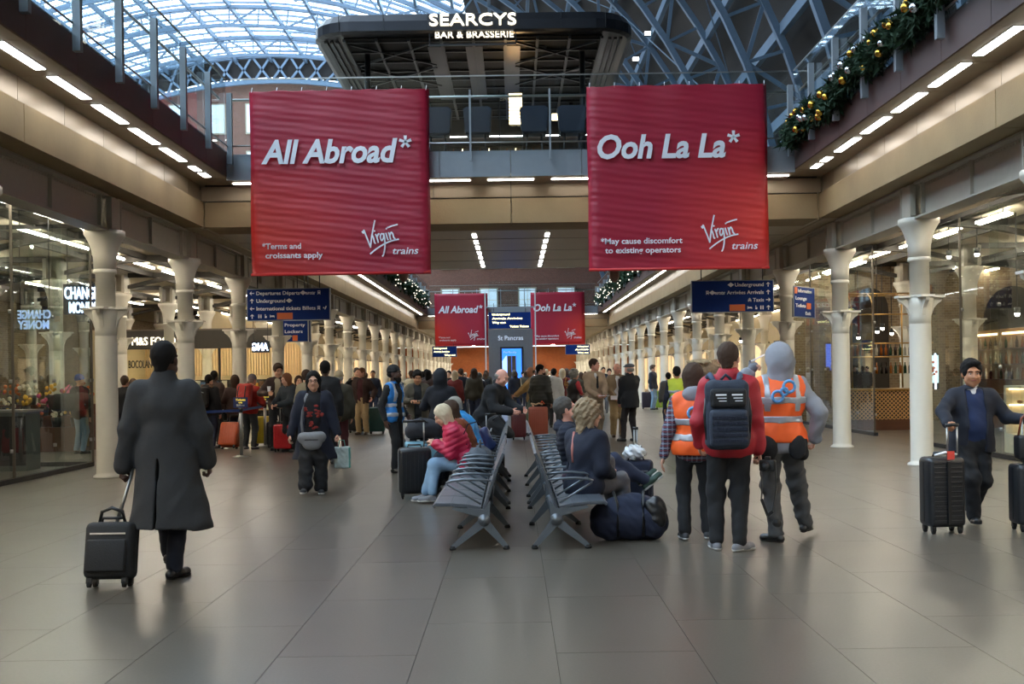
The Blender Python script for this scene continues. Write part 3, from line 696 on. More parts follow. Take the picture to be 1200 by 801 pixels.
    # --- hair and hats
    if hair:
        t = hair['t']; v = Vol(); hm = hair['m']; hres = .010*res; amp = .003; fr = 90; nm = 'hair'
        if t in ('short', 'crop', 'full'):
            th = {'short': .010, 'crop': .006, 'full': .018}[t]*sh
            v.ell(S(0, .022, .036), (.075*sh+th, .093*sh+th, .086*sh+th*1.3), Rh, .02); v.cap(S(0, .05, -.03), S(0, .055, -.06), .055*sh, .045*sh, k=.03)
            v.ell(S(0, -.108, -.018), (.078*sh, .080*sh, .102*sh), Rh, .02, True); v.box(S(0, -.02, -.085), (.12*sh, .075*sh, .06*sh), Rh, .01, .01, True); v.clip(-(Rh@V(0, 0, 1)), S(0, 0, -.075))
            if t == 'full': v.ell(S(.01, -.06, .10), (.06*sh, .035*sh, .022*sh), Rh, .03)
        elif t == 'bald':
            v.ell(S(0, .026, .01), (.082*sh, .097*sh, .07*sh), Rh, .02); v.ell(S(0, -.06, .02), (.10*sh, .10*sh, .12*sh), Rh, .02, True); v.clip(Rh@V(0, 0, 1), S(0, 0, .03)); v.clip(-(Rh@V(0, 0, 1)), S(0, 0, -.05))
        elif t in ('long', 'curly', 'bob'):
            L_ = hair.get('len', .22)*sh; wd = .018 if t != 'curly' else .035
            v.ell(S(0, .025, .034), (.078*sh+wd, .096*sh+wd, .092*sh+wd), Rh, .02)
            v.cap(S(0, .05, 0), S(0, .065, 0)-up*L_, .085*sh+wd*.6, .07*sh, k=.04, flat=(Rh@V(0, 1, 0), 1.5))
            for k in (1, -1): v.cap(S(k*.066, .005, .0), S(k*.072, .0, .0)-up*L_*.85, .032*sh+wd*.3, .024*sh, k=.03)
            v.ell(S(0, -.108, -.015), (.067*sh, .085*sh, .104*sh), Rh, .02, True); v.cap(S(0, -.035, -.09), S(0, -.035, -.3), .058*sh, k=.01, sub=True)
            if t == 'curly': amp = .012; fr = 75
        elif t == 'beanie':
            nm = 'beanie'; v.ell(S(0, .020, .045), (.088*sh, .106*sh, .100*sh), Rh, .02); v.clip(-(Rh@nrm(V(0, .25, 1))), S(0, 0, .022)); v.cap(S(0, .02, .035), S(0, .02, .036), .10*sh, k=.01, flat=(Rh@V(0, 0, 1), 3.6)); amp = .001
            hm = hair['m']
        elif t == 'cap':
            nm = 'flat_cap'; v.ell(S(0, .02, .068), (.094*sh, .115*sh, .050*sh), Rh, .02); v.cap(S(.03, -.085, .055), S(-.03, -.085, .055), .045*sh, k=.02, flat=(Rh@V(0, -.2, 1), 4)); amp = .001
            v.ell(S(0, -.0, .0), (.085*sh, .10*sh, .055*sh), Rh, .01, True)
        vmesh(nm, [v.mesh(hres, amp*min(1, 1.5/res), fr)], hm, e, label=hair.get('label'))
        if t in ('beanie', 'cap') and hair.get('under'):
            v = Vol(); v.ell(S(0, .035, -.01), (.084*sh, .088*sh, .06*sh), Rh, .02); v.ell(S(0, -.07, -.02), (.10*sh, .09*sh, .12*sh), Rh, .02, True); vmesh('hair', [v.mesh(hres, .002, 90)], hair['under'], e)
        if hair.get('beard'):
            v = Vol(); bl = hair.get('blen', .03)*sh; v.cap(S(.045, -.03, -.065), S(0, -.065, -.085)-Rh@V(0, 0, 1)*bl*.5, .028*sh, .032*sh, k=.02); v.cap(S(-.045, -.03, -.065), S(0, -.065, -.085)-Rh@V(0, 0, 1)*bl*.5, .028*sh, .032*sh, k=.02)
            v.cap(S(0, -.068, -.085), S(0, -.06, -.085)-Rh@V(0, 0, 1)*bl*2, .036*sh, .02*sh, k=.03); v.cap(S(.02, -.088, -.046), S(-.02, -.088, -.046), .009*sh, k=.01); v.ell(S(0, -.095, -.058), (.02*sh, .012*sh, .006*sh), Rh, .005, True)
            vmesh('beard', [v.mesh(hres, .003, 100)], hair['beard'], e)
    for x_ in extras:
        if x_ == 'glasses':
            b = MB()
            for k in (1, -1):
                b.tube([S(k*.031+.021*math.cos(a), -.10, .004+.016*math.sin(a)) for a in np.linspace(0, 2*PI, 12, endpoint=False)], .0022, 5, closed=True); b.tube([S(k*.052, -.098, .008), S(k*.080, 0, .01)], .002, 5)
            b.tube([S(.01, -.102, .008), S(-.01, -.102, .008)], .002, 5); b.build('glasses', DARKM, e)
    e_ = dict(e=e, pel=pel, neck=neck, chest=chest, up=up, fw=fw, rt=rt, wr=wr, el=el, hc=hc, s=s, S=S, shl=shl, an=an, kn=kn, Rs=Rs, Rh=Rh)
    return e_
def world(e, p):
    e = e['e'] if isinstance(e, dict) else e; c, s_ = math.cos(e.rotation_euler.z), math.sin(e.rotation_euler.z)
    return Vector((e.location.x+p[0]*c-p[1]*s_, e.location.y+p[0]*s_+p[1]*c, e.location.z+p[2]))

# ------------------------------------------------------------------ great arched roof
RXC, RA, RB, RZ = -24.0, 36.5, 28.0, 6.0
def arc(t, off=0): return (RXC+(RA-off)*math.cos(t), RZ+(RB-off)*math.sin(t))
TG0, TG1 = math.acos(20.5/36.5), PI-math.acos(20.5/36.5)   # glazed middle of the arch
def arc_sheet(name, t0, t1, n, off, m, **kw):
    vs = []; fs = []
    for i in range(n+1):
        x, z = arc(t0+(t1-t0)*i/n, off); vs += [(x, -62, z), (x, 115, z)]
    for i in range(n): fs.append((2*i, 2*i+1, 2*i+3, 2*i+2))
    return MB().add(vs, fs).build(name, m, **kw)
roof = empty('ceiling', (0, 0, 0), kind='structure', label='great arched station roof of glazed strips and blue-grey iron ribs')
arc_sheet('roof_boards', .0, TG0, 14, -.3, SLATE, parent=roof)
arc_sheet('roof_boards', TG1, PI, 14, -.3, SLATE, parent=roof)
gb = MB(); NB = 125
PITCH = 1.6; gp_ = MB()
for j in range(110):
    y = -62+j*PITCH
    for i in range(18):
        ta, tb = TG0+(TG1-TG0)*i/18, TG0+(TG1-TG0)*(i+1)/18
        (xa, za), (xb, zb) = arc(ta), arc(tb); (xc, zc), (xd, zd) = arc(ta, -.55), arc(tb, -.55)
        gb.bar((xa, y, za), (xb, y, zb), .16, .18, up=(0, 1, 0))
        gb.bar((xc, y+PITCH/2, zc), (xd, y+PITCH/2, zd), .06, .06, up=(0, 1, 0))
        gb.bar((xa, y, za), (xc, y+PITCH/2, zc), .05, .05); gb.bar((xc, y+PITCH/2, zc), (xa, y+PITCH, za), .05, .05)
        gp_.add([(xa, y, za), (xb, y, zb), (xd, y+PITCH/2, zd), (xc, y+PITCH/2, zc)], [(0, 1, 2, 3)])
        gp_.add([(xa, y+PITCH, za), (xb, y+PITCH, zb), (xd, y+PITCH/2, zd), (xc, y+PITCH/2, zc)], [(0, 1, 2, 3)])
gp_.build('ridge_glazing', ROOFG, roof)
gb.build('glazing_bars', BLUEST, roof, kind='stuff')
pu = MB(); NP = 30
for i in range(NP+1):
    t = .12+(PI-.24)*i/NP; x, z = arc(t, .35)
    MB().bar((x, -62, z), (x, 114, z), .22, .45).build('purlin', BLUEST, roof)
def make_rib(y, wide=.26):
    e = empty('roof_rib', (0, y, 0)); b = MB(); lac = MB(); N = 44
    for off, w_ in ((.5, wide), (2.1, wide)):
        for i in range(N):
            (xa, za), (xb, zb) = arc(PI*i/N, off), arc(PI*(i+1)/N, off)
            b.bar((xa, 0, za), (xb, 0, zb), w_, .26, up=(0, 1, 0))
    b.build('chords', BLUEST, e)
    for i in range(N):
        (xa, za), (xb, zb) = arc(PI*i/N, .5 if i % 2 else 2.1), arc(PI*(i+1)/N, 2.1 if i % 2 else .5)
        lac.bar((xa, 0, za), (xb, 0, zb), .16, .10, up=(0, 1, 0))
        (xb, zb) = arc(PI*i/N, 2.1 if i % 2 else .5)
        lac.bar((xa, 0, za), (xb, 0, zb), .12, .10, up=(0, 1, 0))
    lac.build('lacing', BLUEST, e); return e
rib = make_rib(0)
for k in range(16):
    o = rib if k == 0 else copy_tree(rib)
    o.location = (0, -20+k*8.93, 0); tag(o, 'blue-grey lattice arch rib of the great station roof', 'roof rib', 'arch ribs of the station roof', 'structure')
# wind braces between ribs: diagonal bars following the arch
br = MB()
for k in range(2, 15):
    for j in range(8):
        t0 = .25+j*.33; (xa, za), (xb, zb) = arc(t0, .6), arc(t0+.33, .6)
        ya = -20+k*8.93; yb = ya+8.93
        if (j+k) % 2: ya, yb = yb, ya
        br.bar((xa, ya, za), (xb, yb, zb), .05, .05)
br.build('diagonal_ties', BLUEST, roof, kind='stuff')
# end screen
gab = empty('wall_end', (0, 0, 0), kind='structure', label='brick station building closing the far end under the roof')
gz = []
for i in range(31): gz.append(arc(PI*i/30, 2.2))
MB().prism([(12.3, 5.9)]+gz+[(-60.3, 5.9)], 113.2, 113.6, 'xz').build('end_brickwork', BRICKR, gab)
MB().prism([(p[0], min(p[1], 60)) for p in [arc(PI*i/30, -.3) for i in range(31)]]+[(p[0], p[1]) for p in [arc(PI*i/30, 2.0) for i in range(31)]][::-1], 113.1, 113.3, 'xz').build('end_screen', SLATE, gab)
tb = MB()
for off in (-.0, 2.6):
    for i in range(60):
        (xa, za), (xb, zb) = arc(PI*i/60, off), arc(PI*(i+1)/60, off); tb.bar((xa, 112.6, za), (xb, 112.6, zb), .4, .35, up=(0, 1, 0))
for i in range(60):
    (xa, za), (xb, zb) = arc(PI*i/60, 0), arc(PI*(i+1)/60, 2.6); tb.bar((xa, 112.7, za), (xb, 112.7, zb), .22, .2, up=(0, 1, 0))
    (xa, za), (xb, zb) = arc(PI*i/60, 2.6), arc(PI*(i+1)/60, 0); tb.bar((xa, 112.7, za), (xb, 112.7, zb), .22, .2, up=(0, 1, 0))
tb.build('gable_truss', BLUEST, gab)
WPANE = mat('pale_window_pane', '#b9c6d2', .15, emit=.5); STONEW = mat('window_stone', '#a89c88', .7)
for i in range(16):
    x = -50+i*3.9
    for z0, hh in ((8.0, 2.2), (12.4, 2.6), (17, 2.4), (21.8, 2.6), (26.4, 2.8)):
        if z0 > 13 and x > 2 or z0 > 18 and not -46 < x < -5: continue
        o = MB().box((x-.15, 113.05, z0-.15), (x+1.75, 113.2, z0+hh+.15)).build('window_surround', STONEW, gab)
        MB().box((x, 113.0, z0), (x+1.6, 113.06, z0+hh)).build('window_pane', WPANE, o)
        MB().box((x+.77, 112.97, z0), (x+.83, 113.01, z0+hh)).box((x, 112.97, z0+hh*.5-.03), (x+1.6, 113.01, z0+hh*.5+.03)).build('glazing_bar', CREAM, o)
# shed side walls
sw = empty('wall_shed_right', (0, 0, 0), kind='structure', label='dark red brick side wall of the train shed with pointed arches')
MB().box((12.6, -62, 5.9), (13, 115, 17)).build('brickwork', BRICKR, sw)
for k in range(1, 15):
    y = -20+k*8.93+4.4
    poly = [(y-2.3, 7), (y-2.3, 11.2), (y-1.9, 12.6), (y-1.0, 13.9), (y, 14.8), (y+1.0, 13.9), (y+1.9, 12.6), (y+2.3, 11.2), (y+2.3, 7)]
    o = MB().prism(poly, 12.44, 12.6, 'yz').build('stone_arch', STONEW, sw)
    poly2 = [(y+(a-y)*.82, 7+(b-7)*.92) for a, b in poly]
    MB().prism(poly2, 12.40, 12.46, 'yz').build('dark_window', DARKM, o)
MB().box((-61, -62, 5.9), (-60.4, 115, 17)).build('wall_shed_left', BRICKD, kind='structure', label='dark brick far side wall of the train shed')
for (x, y, d) in ((759, 39, 58), (745, 69, 58), (718, 87, 60), (779, 41, 62)):
    p = at(x, y, d); e = empty('floodlight', p, 0, 'small bright floodlight among the dark roof ribs right of the bar canopy', 'light', 'floodlights among the roof ribs')
    MB().cbox((0, .12, 0), (.35, .2, .2)).build('housing', DARKM, e); MB().cbox((0, 0, 0), (.3, .04, .16)).build('lens', TUBE_C, e)

# ------------------------------------------------------------------ bar on the bridge
bar = empty('bar_canopy', (-.83, 25.6, 0), 0, 'long dark canopy with rounded ends over the bar, lit sign on its front', 'canopy')
BRONZE = mat('dark_bronze', '#26272c', .3, metal=.6, var=.15, scale=1); UNDER = mat('dark_canopy_soffit', '#0e0c0c', .6, metal=0, spec=.15, var=.15, scale=1)
def rim(z, w_, d_, r=.9):
    pts = []
    for cx_, cy_, a0 in ((w_/2-r, d_-r, 0), (-w_/2+r, d_-r, 90), (-w_/2+r, r, 180), (w_/2-r, r, 270)):
        for k in range(7): a = math.radians(a0+k*15); pts.append((cx_+r*math.cos(a), cy_+r*math.sin(a), z))
    return pts
def loft(rings, cap=True, smooth=False):
    n = len(rings[0]); vs = [p for r in rings for p in r]; fs = []
    for i in range(len(rings)-1):
        for k in range(n): fs.append((i*n+k, i*n+(k+1) % n, (i+1)*n+(k+1) % n, (i+1)*n+k))
    if cap: fs += [tuple(range(n))[::-1], tuple((len(rings)-1)*n+k for k in range(n))]
    return MB().add(vs, fs, smooth)
CW, CD = 7.48, 9.0
def shrink(pts, k): return [(x*(1-k/CW*2), CD/2+(y-CD/2)*(1-k/CD*2), z) for x, y, z in pts]
loft([shrink(rim(9.46, CW, CD), .10), rim(9.50, CW, CD), shrink(rim(9.72, CW, CD), .0), shrink(rim(9.9, CW, CD), .10), shrink(rim(9.98, CW, CD), .35)]).build('fascia_rim', BRONZE, bar)
for k in range(-3, 4):
    x = k*1.02; MB().box((x-.006, -.012, 9.52), (x+.006, .02, 9.9)).build('rim_joint', DARKM, bar)
MB().box((-3.0, .35, 9.42), (3.0, CD-.3, 9.455)).build('soffit', UNDER, bar)
for k in range(9):
    x = -3.0+k*.75; MB().box((x-.03, .35, 9.36), (x+.03, CD-.3, 9.42)).build('soffit_rib', DARKM, bar)
for k in range(10):
    y = .5+k*.85; MB().box((-3.0, y, 9.38), (3.0, y+.07, 9.42)).build('cross_rib', DARKM, bar)
for x in (-.9, 0, .9): MB().box((x-.2, .9, 9.37), (x+.2, 6, 9.415)).build('dark_panel', BLACKPL, bar)
for sx in (-1, 1):
    for j in range(3):
        MB().box((sx*(3.2+j*.13)-.035, .6, 9.41), (sx*(3.2+j*.13)+.035, CD-1, 9.47)).build('edge_vent', BLACKPL, bar)
    for (a, b) in (((1.0, .6), (2.9, 2.4)), ((1.0, 2.4), (2.9, .6)), ((1.0, 2.6), (2.9, 4.4)), ((1.0, 4.4), (2.9, 2.6))):
        MB().bar((sx*a[0], a[1], 9.37), (sx*b[0], b[1], 9.37), .05, .05).build('cross_brace', DARKM, bar)
for x, y in ((1.6, 1.2), (2.5, 3.2)): MB().lathe([(.13, 9.40), (.15, 9.42)], 16, (x, y, 0)).build('speaker_disc', BLACKPL, bar)
p = at(502, 29, 25.55)
text('sign_letters', 'SEARCYS', LETW, bar, at(503, 29, 25.5).x+.83, at(605, 29, 25.5).x+.83, at(550, 28.5, 25.5).z, .26, -.05, bold=.0, depth=.05)
text('sign_letters', 'BAR & BRASSERIE', LETW, bar, at(510, 44, 25.7).x+.83, at(602, 44, 25.7).x+.83, at(550, 44, 25.7).z, .145, .10, bold=.0, depth=.03)
MB().box((-1.0, .08, 9.16), (1.0, .12, 9.20)).box((-1.0, .09, 9.2), (-.98, .11, 9.47)).box((.98, .09, 9.2), (1.0, .11, 9.47)).build('sign_rail', DARKM, bar)
for x in (-2.6, 2.6):
    for y in (1.5, 6.8): MB().lathe([(.07, 5.9), (.07, 9.42)], 12, (x, y, 0)).build('canopy_post', DARKM, bar)
# bar room behind
core = empty('bar_counter', (-.5, 30, 5.9), 0, 'dark bar counter and back bar on the bridge under the canopy', 'bar')
MB().box((-3.4, 0, 0), (3.6, .5, 1.15)).build('counter', mat('ribbed_counter', '#4a4440', .4), core)
for k in range(28): MB().box((-3.38+k*.25, -.03, .05), (-3.24+k*.25, 0, 1.1)).build('counter_slat', DARKM, core)
MB().box((-3.5, -.08, 1.15), (3.7, .6, 1.2)).build('counter_top', DARKM, core)
MB().box((-3.4, 1.6, 0), (3.6, 1.8, 2.9)).build('back_bar', mat('back_bar_panel', '#302a28', .3, metal=.2), core)
MB().box((-3.4, 1.57, 2.41), (3.6, 1.6, 2.43)).build('led_strip', TUBE_C, core)
for j in range(3): MB().box((-1.2, 1.35, 1.35+j*.4), (1.6, 1.6, 1.38+j*.4)).build('shelf', DARKM, core)
for k in range(22):
    x = -1.1+(k % 11)*.25; z = 1.38+(k//11)*.4
    b = MB().lathe([(.035, 0), (.035, .17), (.012, .22), (.012, .27)], 8).build('bottle', [WARMGLOW, mat('green_bottle', '#2c4a2c', .1), mat('amber_bottle', '#7a4a1c', .1)][k % 3], None, label='small bottle on the shelves of the bar on the bridge', cat='bottle', group='bottles on the bridge bar shelves')
    b.location = (-.5+x, 31.45, 5.9+z)
tw = empty('bottle_tower', at(599, 140, 28.6), 0, 'tall glass tower of golden lit shelves behind the bridge rail', 'display shelf')
for sx in (-.3, .3): MB().box((sx-.015, -.1, -.9), (sx+.015, .1, .72)).build('upright', DARKM, tw)
for j in range(9): MB().box((-.05, -.1, -.1+j*.09), (.28, .1, -.075+j*.09)).build('lit_shelf', WARMGLOW, tw)
MB().box((-.3, .1, -.9), (.3, .12, .72)).build('back_glass', GLASS, tw)
for x, nm in ((500, 'left'), (655, 'right')):
    p = at(x, 137, 27); e = empty('table_lamp', p, 0, f'small lit table lamp on the bridge, {nm} of the two between the banners', 'lamp')
    MB().box((-.17, -.1, -.06), (.17, .1, .06)).build('lamp_shade', WARMGLOW, e); MB().lathe([(.015, -.9), (.015, -.05)], 8).build('stem', DARKM, e); MB().lathe([(.12, -.93), (.12, -.9)], 12).build('base', DARKM, e)
NAVYF = mat('navy_upholstery', '#1c2433', .7)
for i, (x, nm) in enumerate(((513, 'partly behind the left banner'), (560, 'beside the left rail post'), (626, 'second from the right banner'), (670, 'next to the right banner'))):
    p = at(x, 150, 22.9); e = empty('bar_stool', (p.x, 22.9, 5.9), 0, f'dark navy high-backed stool behind the bridge glass, {nm}', 'stool')
    MB().strip([(-.24, .70), (-.27, 1.1), (-.22, 1.12), (.22, 1.12), (.27, 1.1), (.24, .70)], .05, -.16, .12).build('shell', NAVYF, e)
    MB().prism([(-.25, .62), (.25, .62), (.28, 1.10), (.22, 1.14), (-.22, 1.14), (-.28, 1.10)], -.2, -.14, 'xz').build('backrest', NAVYF, e)
    rbox('seat', (-.24, -.18, .58), (.24, .2, .68), .03, NAVYF, e)
    for sx in (-.18, .18):
        for sy in (-.13, .15): MB().tube([(sx, sy, 0), (sx*.8, sy*.8, .58)], .014, 6).build('leg', DARKM, e)

# ------------------------------------------------------------------ banners
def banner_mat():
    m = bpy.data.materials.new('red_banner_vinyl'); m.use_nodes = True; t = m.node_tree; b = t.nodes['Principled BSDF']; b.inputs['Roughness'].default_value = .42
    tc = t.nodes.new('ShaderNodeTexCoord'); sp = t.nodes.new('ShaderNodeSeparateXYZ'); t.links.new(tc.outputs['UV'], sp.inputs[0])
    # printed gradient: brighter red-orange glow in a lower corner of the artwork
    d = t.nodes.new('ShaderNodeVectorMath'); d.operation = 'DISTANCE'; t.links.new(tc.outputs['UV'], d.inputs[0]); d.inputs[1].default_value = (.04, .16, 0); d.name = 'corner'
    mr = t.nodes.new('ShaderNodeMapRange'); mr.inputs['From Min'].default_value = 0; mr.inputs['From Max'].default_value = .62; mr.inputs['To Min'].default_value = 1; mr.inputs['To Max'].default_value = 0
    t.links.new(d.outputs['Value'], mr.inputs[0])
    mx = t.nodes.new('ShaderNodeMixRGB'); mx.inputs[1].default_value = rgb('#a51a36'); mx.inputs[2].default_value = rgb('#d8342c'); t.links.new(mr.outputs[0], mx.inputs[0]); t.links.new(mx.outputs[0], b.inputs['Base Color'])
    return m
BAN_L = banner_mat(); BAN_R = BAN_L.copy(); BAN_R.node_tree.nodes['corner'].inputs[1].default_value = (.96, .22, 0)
def strokes(name, lines, m, parent, ox, oz, sc, y, r=.016, tilt=0):
    b = MB(); ct, st = math.cos(tilt), math.sin(tilt)
    for ln in lines:
        if len(ln) == 2: pts = ln
        else:
            pts = []
            for i in range(len(ln)-1):
                p0, p1, p2, p3 = ln[max(i-1, 0)], ln[i], ln[i+1], ln[min(i+2, len(ln)-1)]
                for k in range(5):
                    t = k/5; pts.append(tuple(.5*((2*p1[j])+(-p0[j]+p2[j])*t+(2*p0[j]-5*p1[j]+4*p2[j]-p3[j])*t*t+(-p0[j]+3*p1[j]-3*p2[j]+p3[j])*t**3) for j in range(2)))
            pts.append(ln[-1])
        q = [(ox+(px*ct-pz*st)*sc, oz+(px*st+pz*ct)*sc) for px, pz in pts]
        for i in range(len(q)-1):
            dx, dz = q[i+1][0]-q[i][0], q[i+1][1]-q[i][1]; l = math.hypot(dx, dz) or 1; nx, nz = -dz/l*r, dx/l*r
            ex, ez = dx/l*r*.6, dz/l*r*.6
            b.prism([(q[i][0]+nx-ex, q[i][1]+nz-ez), (q[i+1][0]+nx+ex, q[i+1][1]+nz+ez), (q[i+1][0]-nx+ex, q[i+1][1]-nz+ez), (q[i][0]-nx-ex, q[i][1]-nz-ez)], y-.0004*len(b.f)/6 % .012, y+.004, 'xz')
    return b.build(name, m, parent)
SCRIPT = [[(-.02, .62), (.02, .56), (.05, .66), (.10, .45), (.16, .18), (.20, -.02)], [(.20, -.02), (.30, .35), (.42, .70), (.50, .92), (.52, .96)],   # V
          [(.34, .42), (.37, .28), (.38, .14), (.41, .10)], [(.44, .56), (.45, .58)],   # i
          [(.47, .44), (.50, .30), (.52, .12)], [(.50, .32), (.56, .42), (.60, .44)],    # r
          [(.76, .40), (.68, .42), (.63, .30), (.66, .17), (.74, .26), (.77, .40)], [(.77, .42), (.78, .18), (.74, -.10), (.66, -.34), (.60, -.42)],   # g
          [(.86, .42), (.88, .26), (.90, .16)], [(.90, .58), (.91, .60)],   # i
          [(.97, .42), (.99, .28), (1.0, .16)], [(.99, .30), (1.06, .42), (1.11, .36), (1.13, .22), (1.17, .16)],   # n
          [(.16, -.26), (.40, -.12), (.72, .02), (1.02, .10), (1.30, .12)], [(.95, .62), (1.15, .66), (1.34, .68)]]
def banner(xa, xb, zt, zb, y, which, label, hi=True, hang=None):
    W, Hh = xb-xa, zt-zb; e = empty('banner', (xa, y, zb), 0, label, 'banner')
    nx, nz = (40, 210) if hi else (10, 20); vs = []; uv = []
    rr = random.Random(3 if which == 'abroad' else 9)
    ph = [(rr.uniform(8, 40), rr.uniform(0, 6)) for _ in range(5)]
    for j in range(nz+1):
        for i in range(nx+1):
            u, v = i/nx, j/nz; x = u*W; z = v*Hh
            edge = .06*(1-min(1, min(u, 1-u)/.05))**2
            amp = .45+.55*math.sin(u*5+ph[0][1])**2
            dy = .0026*(abs(math.sin(v*105+.8*math.sin(u*6+ph[1][1])))**.6)*amp+.0025*math.sin(v*61+u*5+ph[2][1])+.002*math.sin(v*170+u*23)+.012*math.sin(u*PI*6+1)*v**6+.02*math.sin(u*4+v*2)
            wob = .012*math.sin(v*PI*3+ph[3][1])*(u-.5)
            vs.append((x+wob, dy-.02+edge, z+(.02*math.sin(u*PI*6)**2*(-1 if v == 1 else 0)))); uv.append((u, v))
    fs = [(j*(nx+1)+i, j*(nx+1)+i+1, (j+1)*(nx+1)+i+1, (j+1)*(nx+1)+i) for j in range(nz) for i in range(nx)]
    me = bpy.data.meshes.new('banner_sheet'); me.from_pydata(vs, [], fs); l = me.uv_layers.new(name='UVMap')
    me.polygons.foreach_set('use_smooth', [True]*len(fs))
    for lp in me.loops: l.data[lp.index].uv = uv[lp.vertex_index]
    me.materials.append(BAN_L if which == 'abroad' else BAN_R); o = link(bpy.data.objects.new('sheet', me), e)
    so = o.modifiers.new('thick', 'SOLIDIFY'); so.thickness = .004
    MB().tube([(0, 0, .02), (W, 0, .02)], .03, 10).build('bottom_pole', BAN_L, e)
    yl = -.075
    sx = W/3.43
    if which == 'abroad':
        text('headline', 'All Abroad', WHITEP, e, .235*sx, 2.83*sx, 2.13*sx, .43*sx, yl, shear=.22, bold=.030, depth=.003)
        ax, az = 2.98*sx, 2.50*sx; small = ('*Terms and', 'croissants apply'); sxs = ((.23, .97), (.29, 1.38))
    else:
        text('headline', 'Ooh La La', WHITEP, e, .18*sx, 2.62*sx, 2.13*sx, .43*sx, yl, shear=.20, bold=.030, depth=.003)
        ax, az = 2.77*sx, 2.50*sx; small = ('*May cause discomfort', 'to existing operators'); sxs = ((.22, 1.77), (.30, 1.74))
    a = MB()
    for k in range(6):
        if k == 4: pass
    for k in range(5):
        t = PI/2+k*2*PI/5; ca, sa = math.cos(t), math.sin(t); w1, w2, L = .02*sx, .03*sx, .12*sx
        a.prism([(ax-sa*w1, az+ca*w1), (ax+ca*L-sa*w2, az+sa*L+ca*w2), (ax+ca*L+sa*w2, az+sa*L-ca*w2), (ax+sa*w1, az-ca*w1)], yl, yl+.003, 'xz')
    a.build('asterisk', WHITEP, e)
    if hi or True:
        for (s_, (p0, p1), z_) in zip(small, sxs, (.50, .325)):
            text('small_print', s_, WHITEP, e, p0*sx, p1*sx, z_*sx, .105*sx, yl, bold=.02, depth=.003)
        strokes('script_logo', SCRIPT, WHITEP, e, 2.19*sx, .50*sx, .50*sx, yl, r=.0135*sx, tilt=.14)
        text('logo_word', 'trains', WHITEP, e, 2.71*sx, 3.20*sx, .37*sx, .13*sx, yl, shear=.2, bold=.01, depth=.003)
    for k in range(8):
        x = .05+k*(W-.1)/7; MB().tube([(x, -.01, Hh-.03), (x+.01, .04, Hh+.07)], .007, 6).build('hanging_tie', WHITEP, e)
    return e
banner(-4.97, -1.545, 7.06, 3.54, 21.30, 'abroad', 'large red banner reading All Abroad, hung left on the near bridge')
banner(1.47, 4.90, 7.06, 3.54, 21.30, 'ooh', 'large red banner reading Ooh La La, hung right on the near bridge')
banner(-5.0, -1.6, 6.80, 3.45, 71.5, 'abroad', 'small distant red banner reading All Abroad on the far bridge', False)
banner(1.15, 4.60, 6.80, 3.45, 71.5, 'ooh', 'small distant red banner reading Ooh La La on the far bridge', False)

# ------------------------------------------------------------------ garlands
PINE = mat('dark_pine', '#1f3a22', .8, var=.4, scale=20); GOLD = mat('gold_bauble', '#d2a544', .18, metal=1, var=.03); SILV = mat('silver_bauble', '#c8ced6', .12, metal=1, var=.02)
def garland(pts, r, n_tuft, n_ball, label, lights=False, br_=.07):
    e = empty('garland', pts[0], 0, label, 'garland'); P0 = Vector(pts[0]); pts = [Vector(p)-P0 for p in pts]
    b = MB(); rr = random.Random(len(pts)+n_tuft)
    def along(t):
        t *= len(pts)-1; i = min(int(t), len(pts)-2); return pts[i].lerp(pts[i+1], t-i)
    for i in range(n_tuft):
        c = along(rr.random()); 
        c = c+Vector((rr.gauss(0, r*.30), rr.gauss(0, r*.3), rr.gauss(0, r*.34)+.05*math.sin(c.y*3)))
        for k in range(5):
            d = Vector((rr.gauss(0, 1), rr.gauss(0, 1), rr.gauss(0, 1))).normalized()*r*rr.uniform(.35, .8); q = Vector((rr.gauss(0, 1), rr.gauss(0, 1), rr.gauss(0, 1))).normalized()*r*.13
            b.add([c-q, c+q, c+d], [(0, 1, 2)])
    b.build('foliage', PINE, e, kind='stuff')
    for i in range(n_ball):
        c = along((i+rr.random()*.9)/n_ball); a = rr.uniform(-1.4, 1.9); side = -1 if P0.x > 0 else 1
        c = c+Vector((side*math.cos(a)*r*.85, rr.uniform(-.1, .1), math.sin(a)*r*.85))
        if lights: MB().ball(c, .035, 5, 4).build('fairy_light', LETW, e)
        else:
            o = MB().ball((0, 0, 0), br_*rr.choice([.7, .85, 1]), 14, 9).build('bauble', GOLD if rr.random() < .6 else SILV, e); o.location = c
    return e
gp = []
for i in range(24):
    y = 21.3-i*.62; gp.append((5.33, y, 6.02+.07*math.sin(i*1.1)+min(.22, (21.3-y)*.035)))
garland(gp, .25, 6500, 96, 'thick green garland with gold and silver baubles along the right upper deck')
garland([(5.40, 33+i*2, 6.15+.1*math.sin(i*2)) for i in range(19)], .45, 1500, 150, 'garland with fairy lights on the right upper deck beyond the bridge', True)
garland([(-5.40, 33+i*2, 6.15+.1*math.sin(i*2)) for i in range(19)], .45, 1500, 120, 'garland with fairy lights on the left upper deck beyond the bridge', True)
for x, nm in ((473, 'left'), (720, 'right')):
    p = at(x, 322, 31); e = empty('pendant_lamp', p, 0, f'pinkish bell-shaped pendant hanging beside the {nm} banner bottom', 'lamp')
    MB().lathe([(.02, .28), (.10, .24), (.15, .1), (.14, -.06), (.08, -.16), (.03, -.2)], 16).build('shade', mat('pink_shade', '#8a6a62', .4), e)
    MB().tube([(0, 0, .25), (0, 0, 4.66-p.z)], .01, 6).build('cord', DARKM, e)

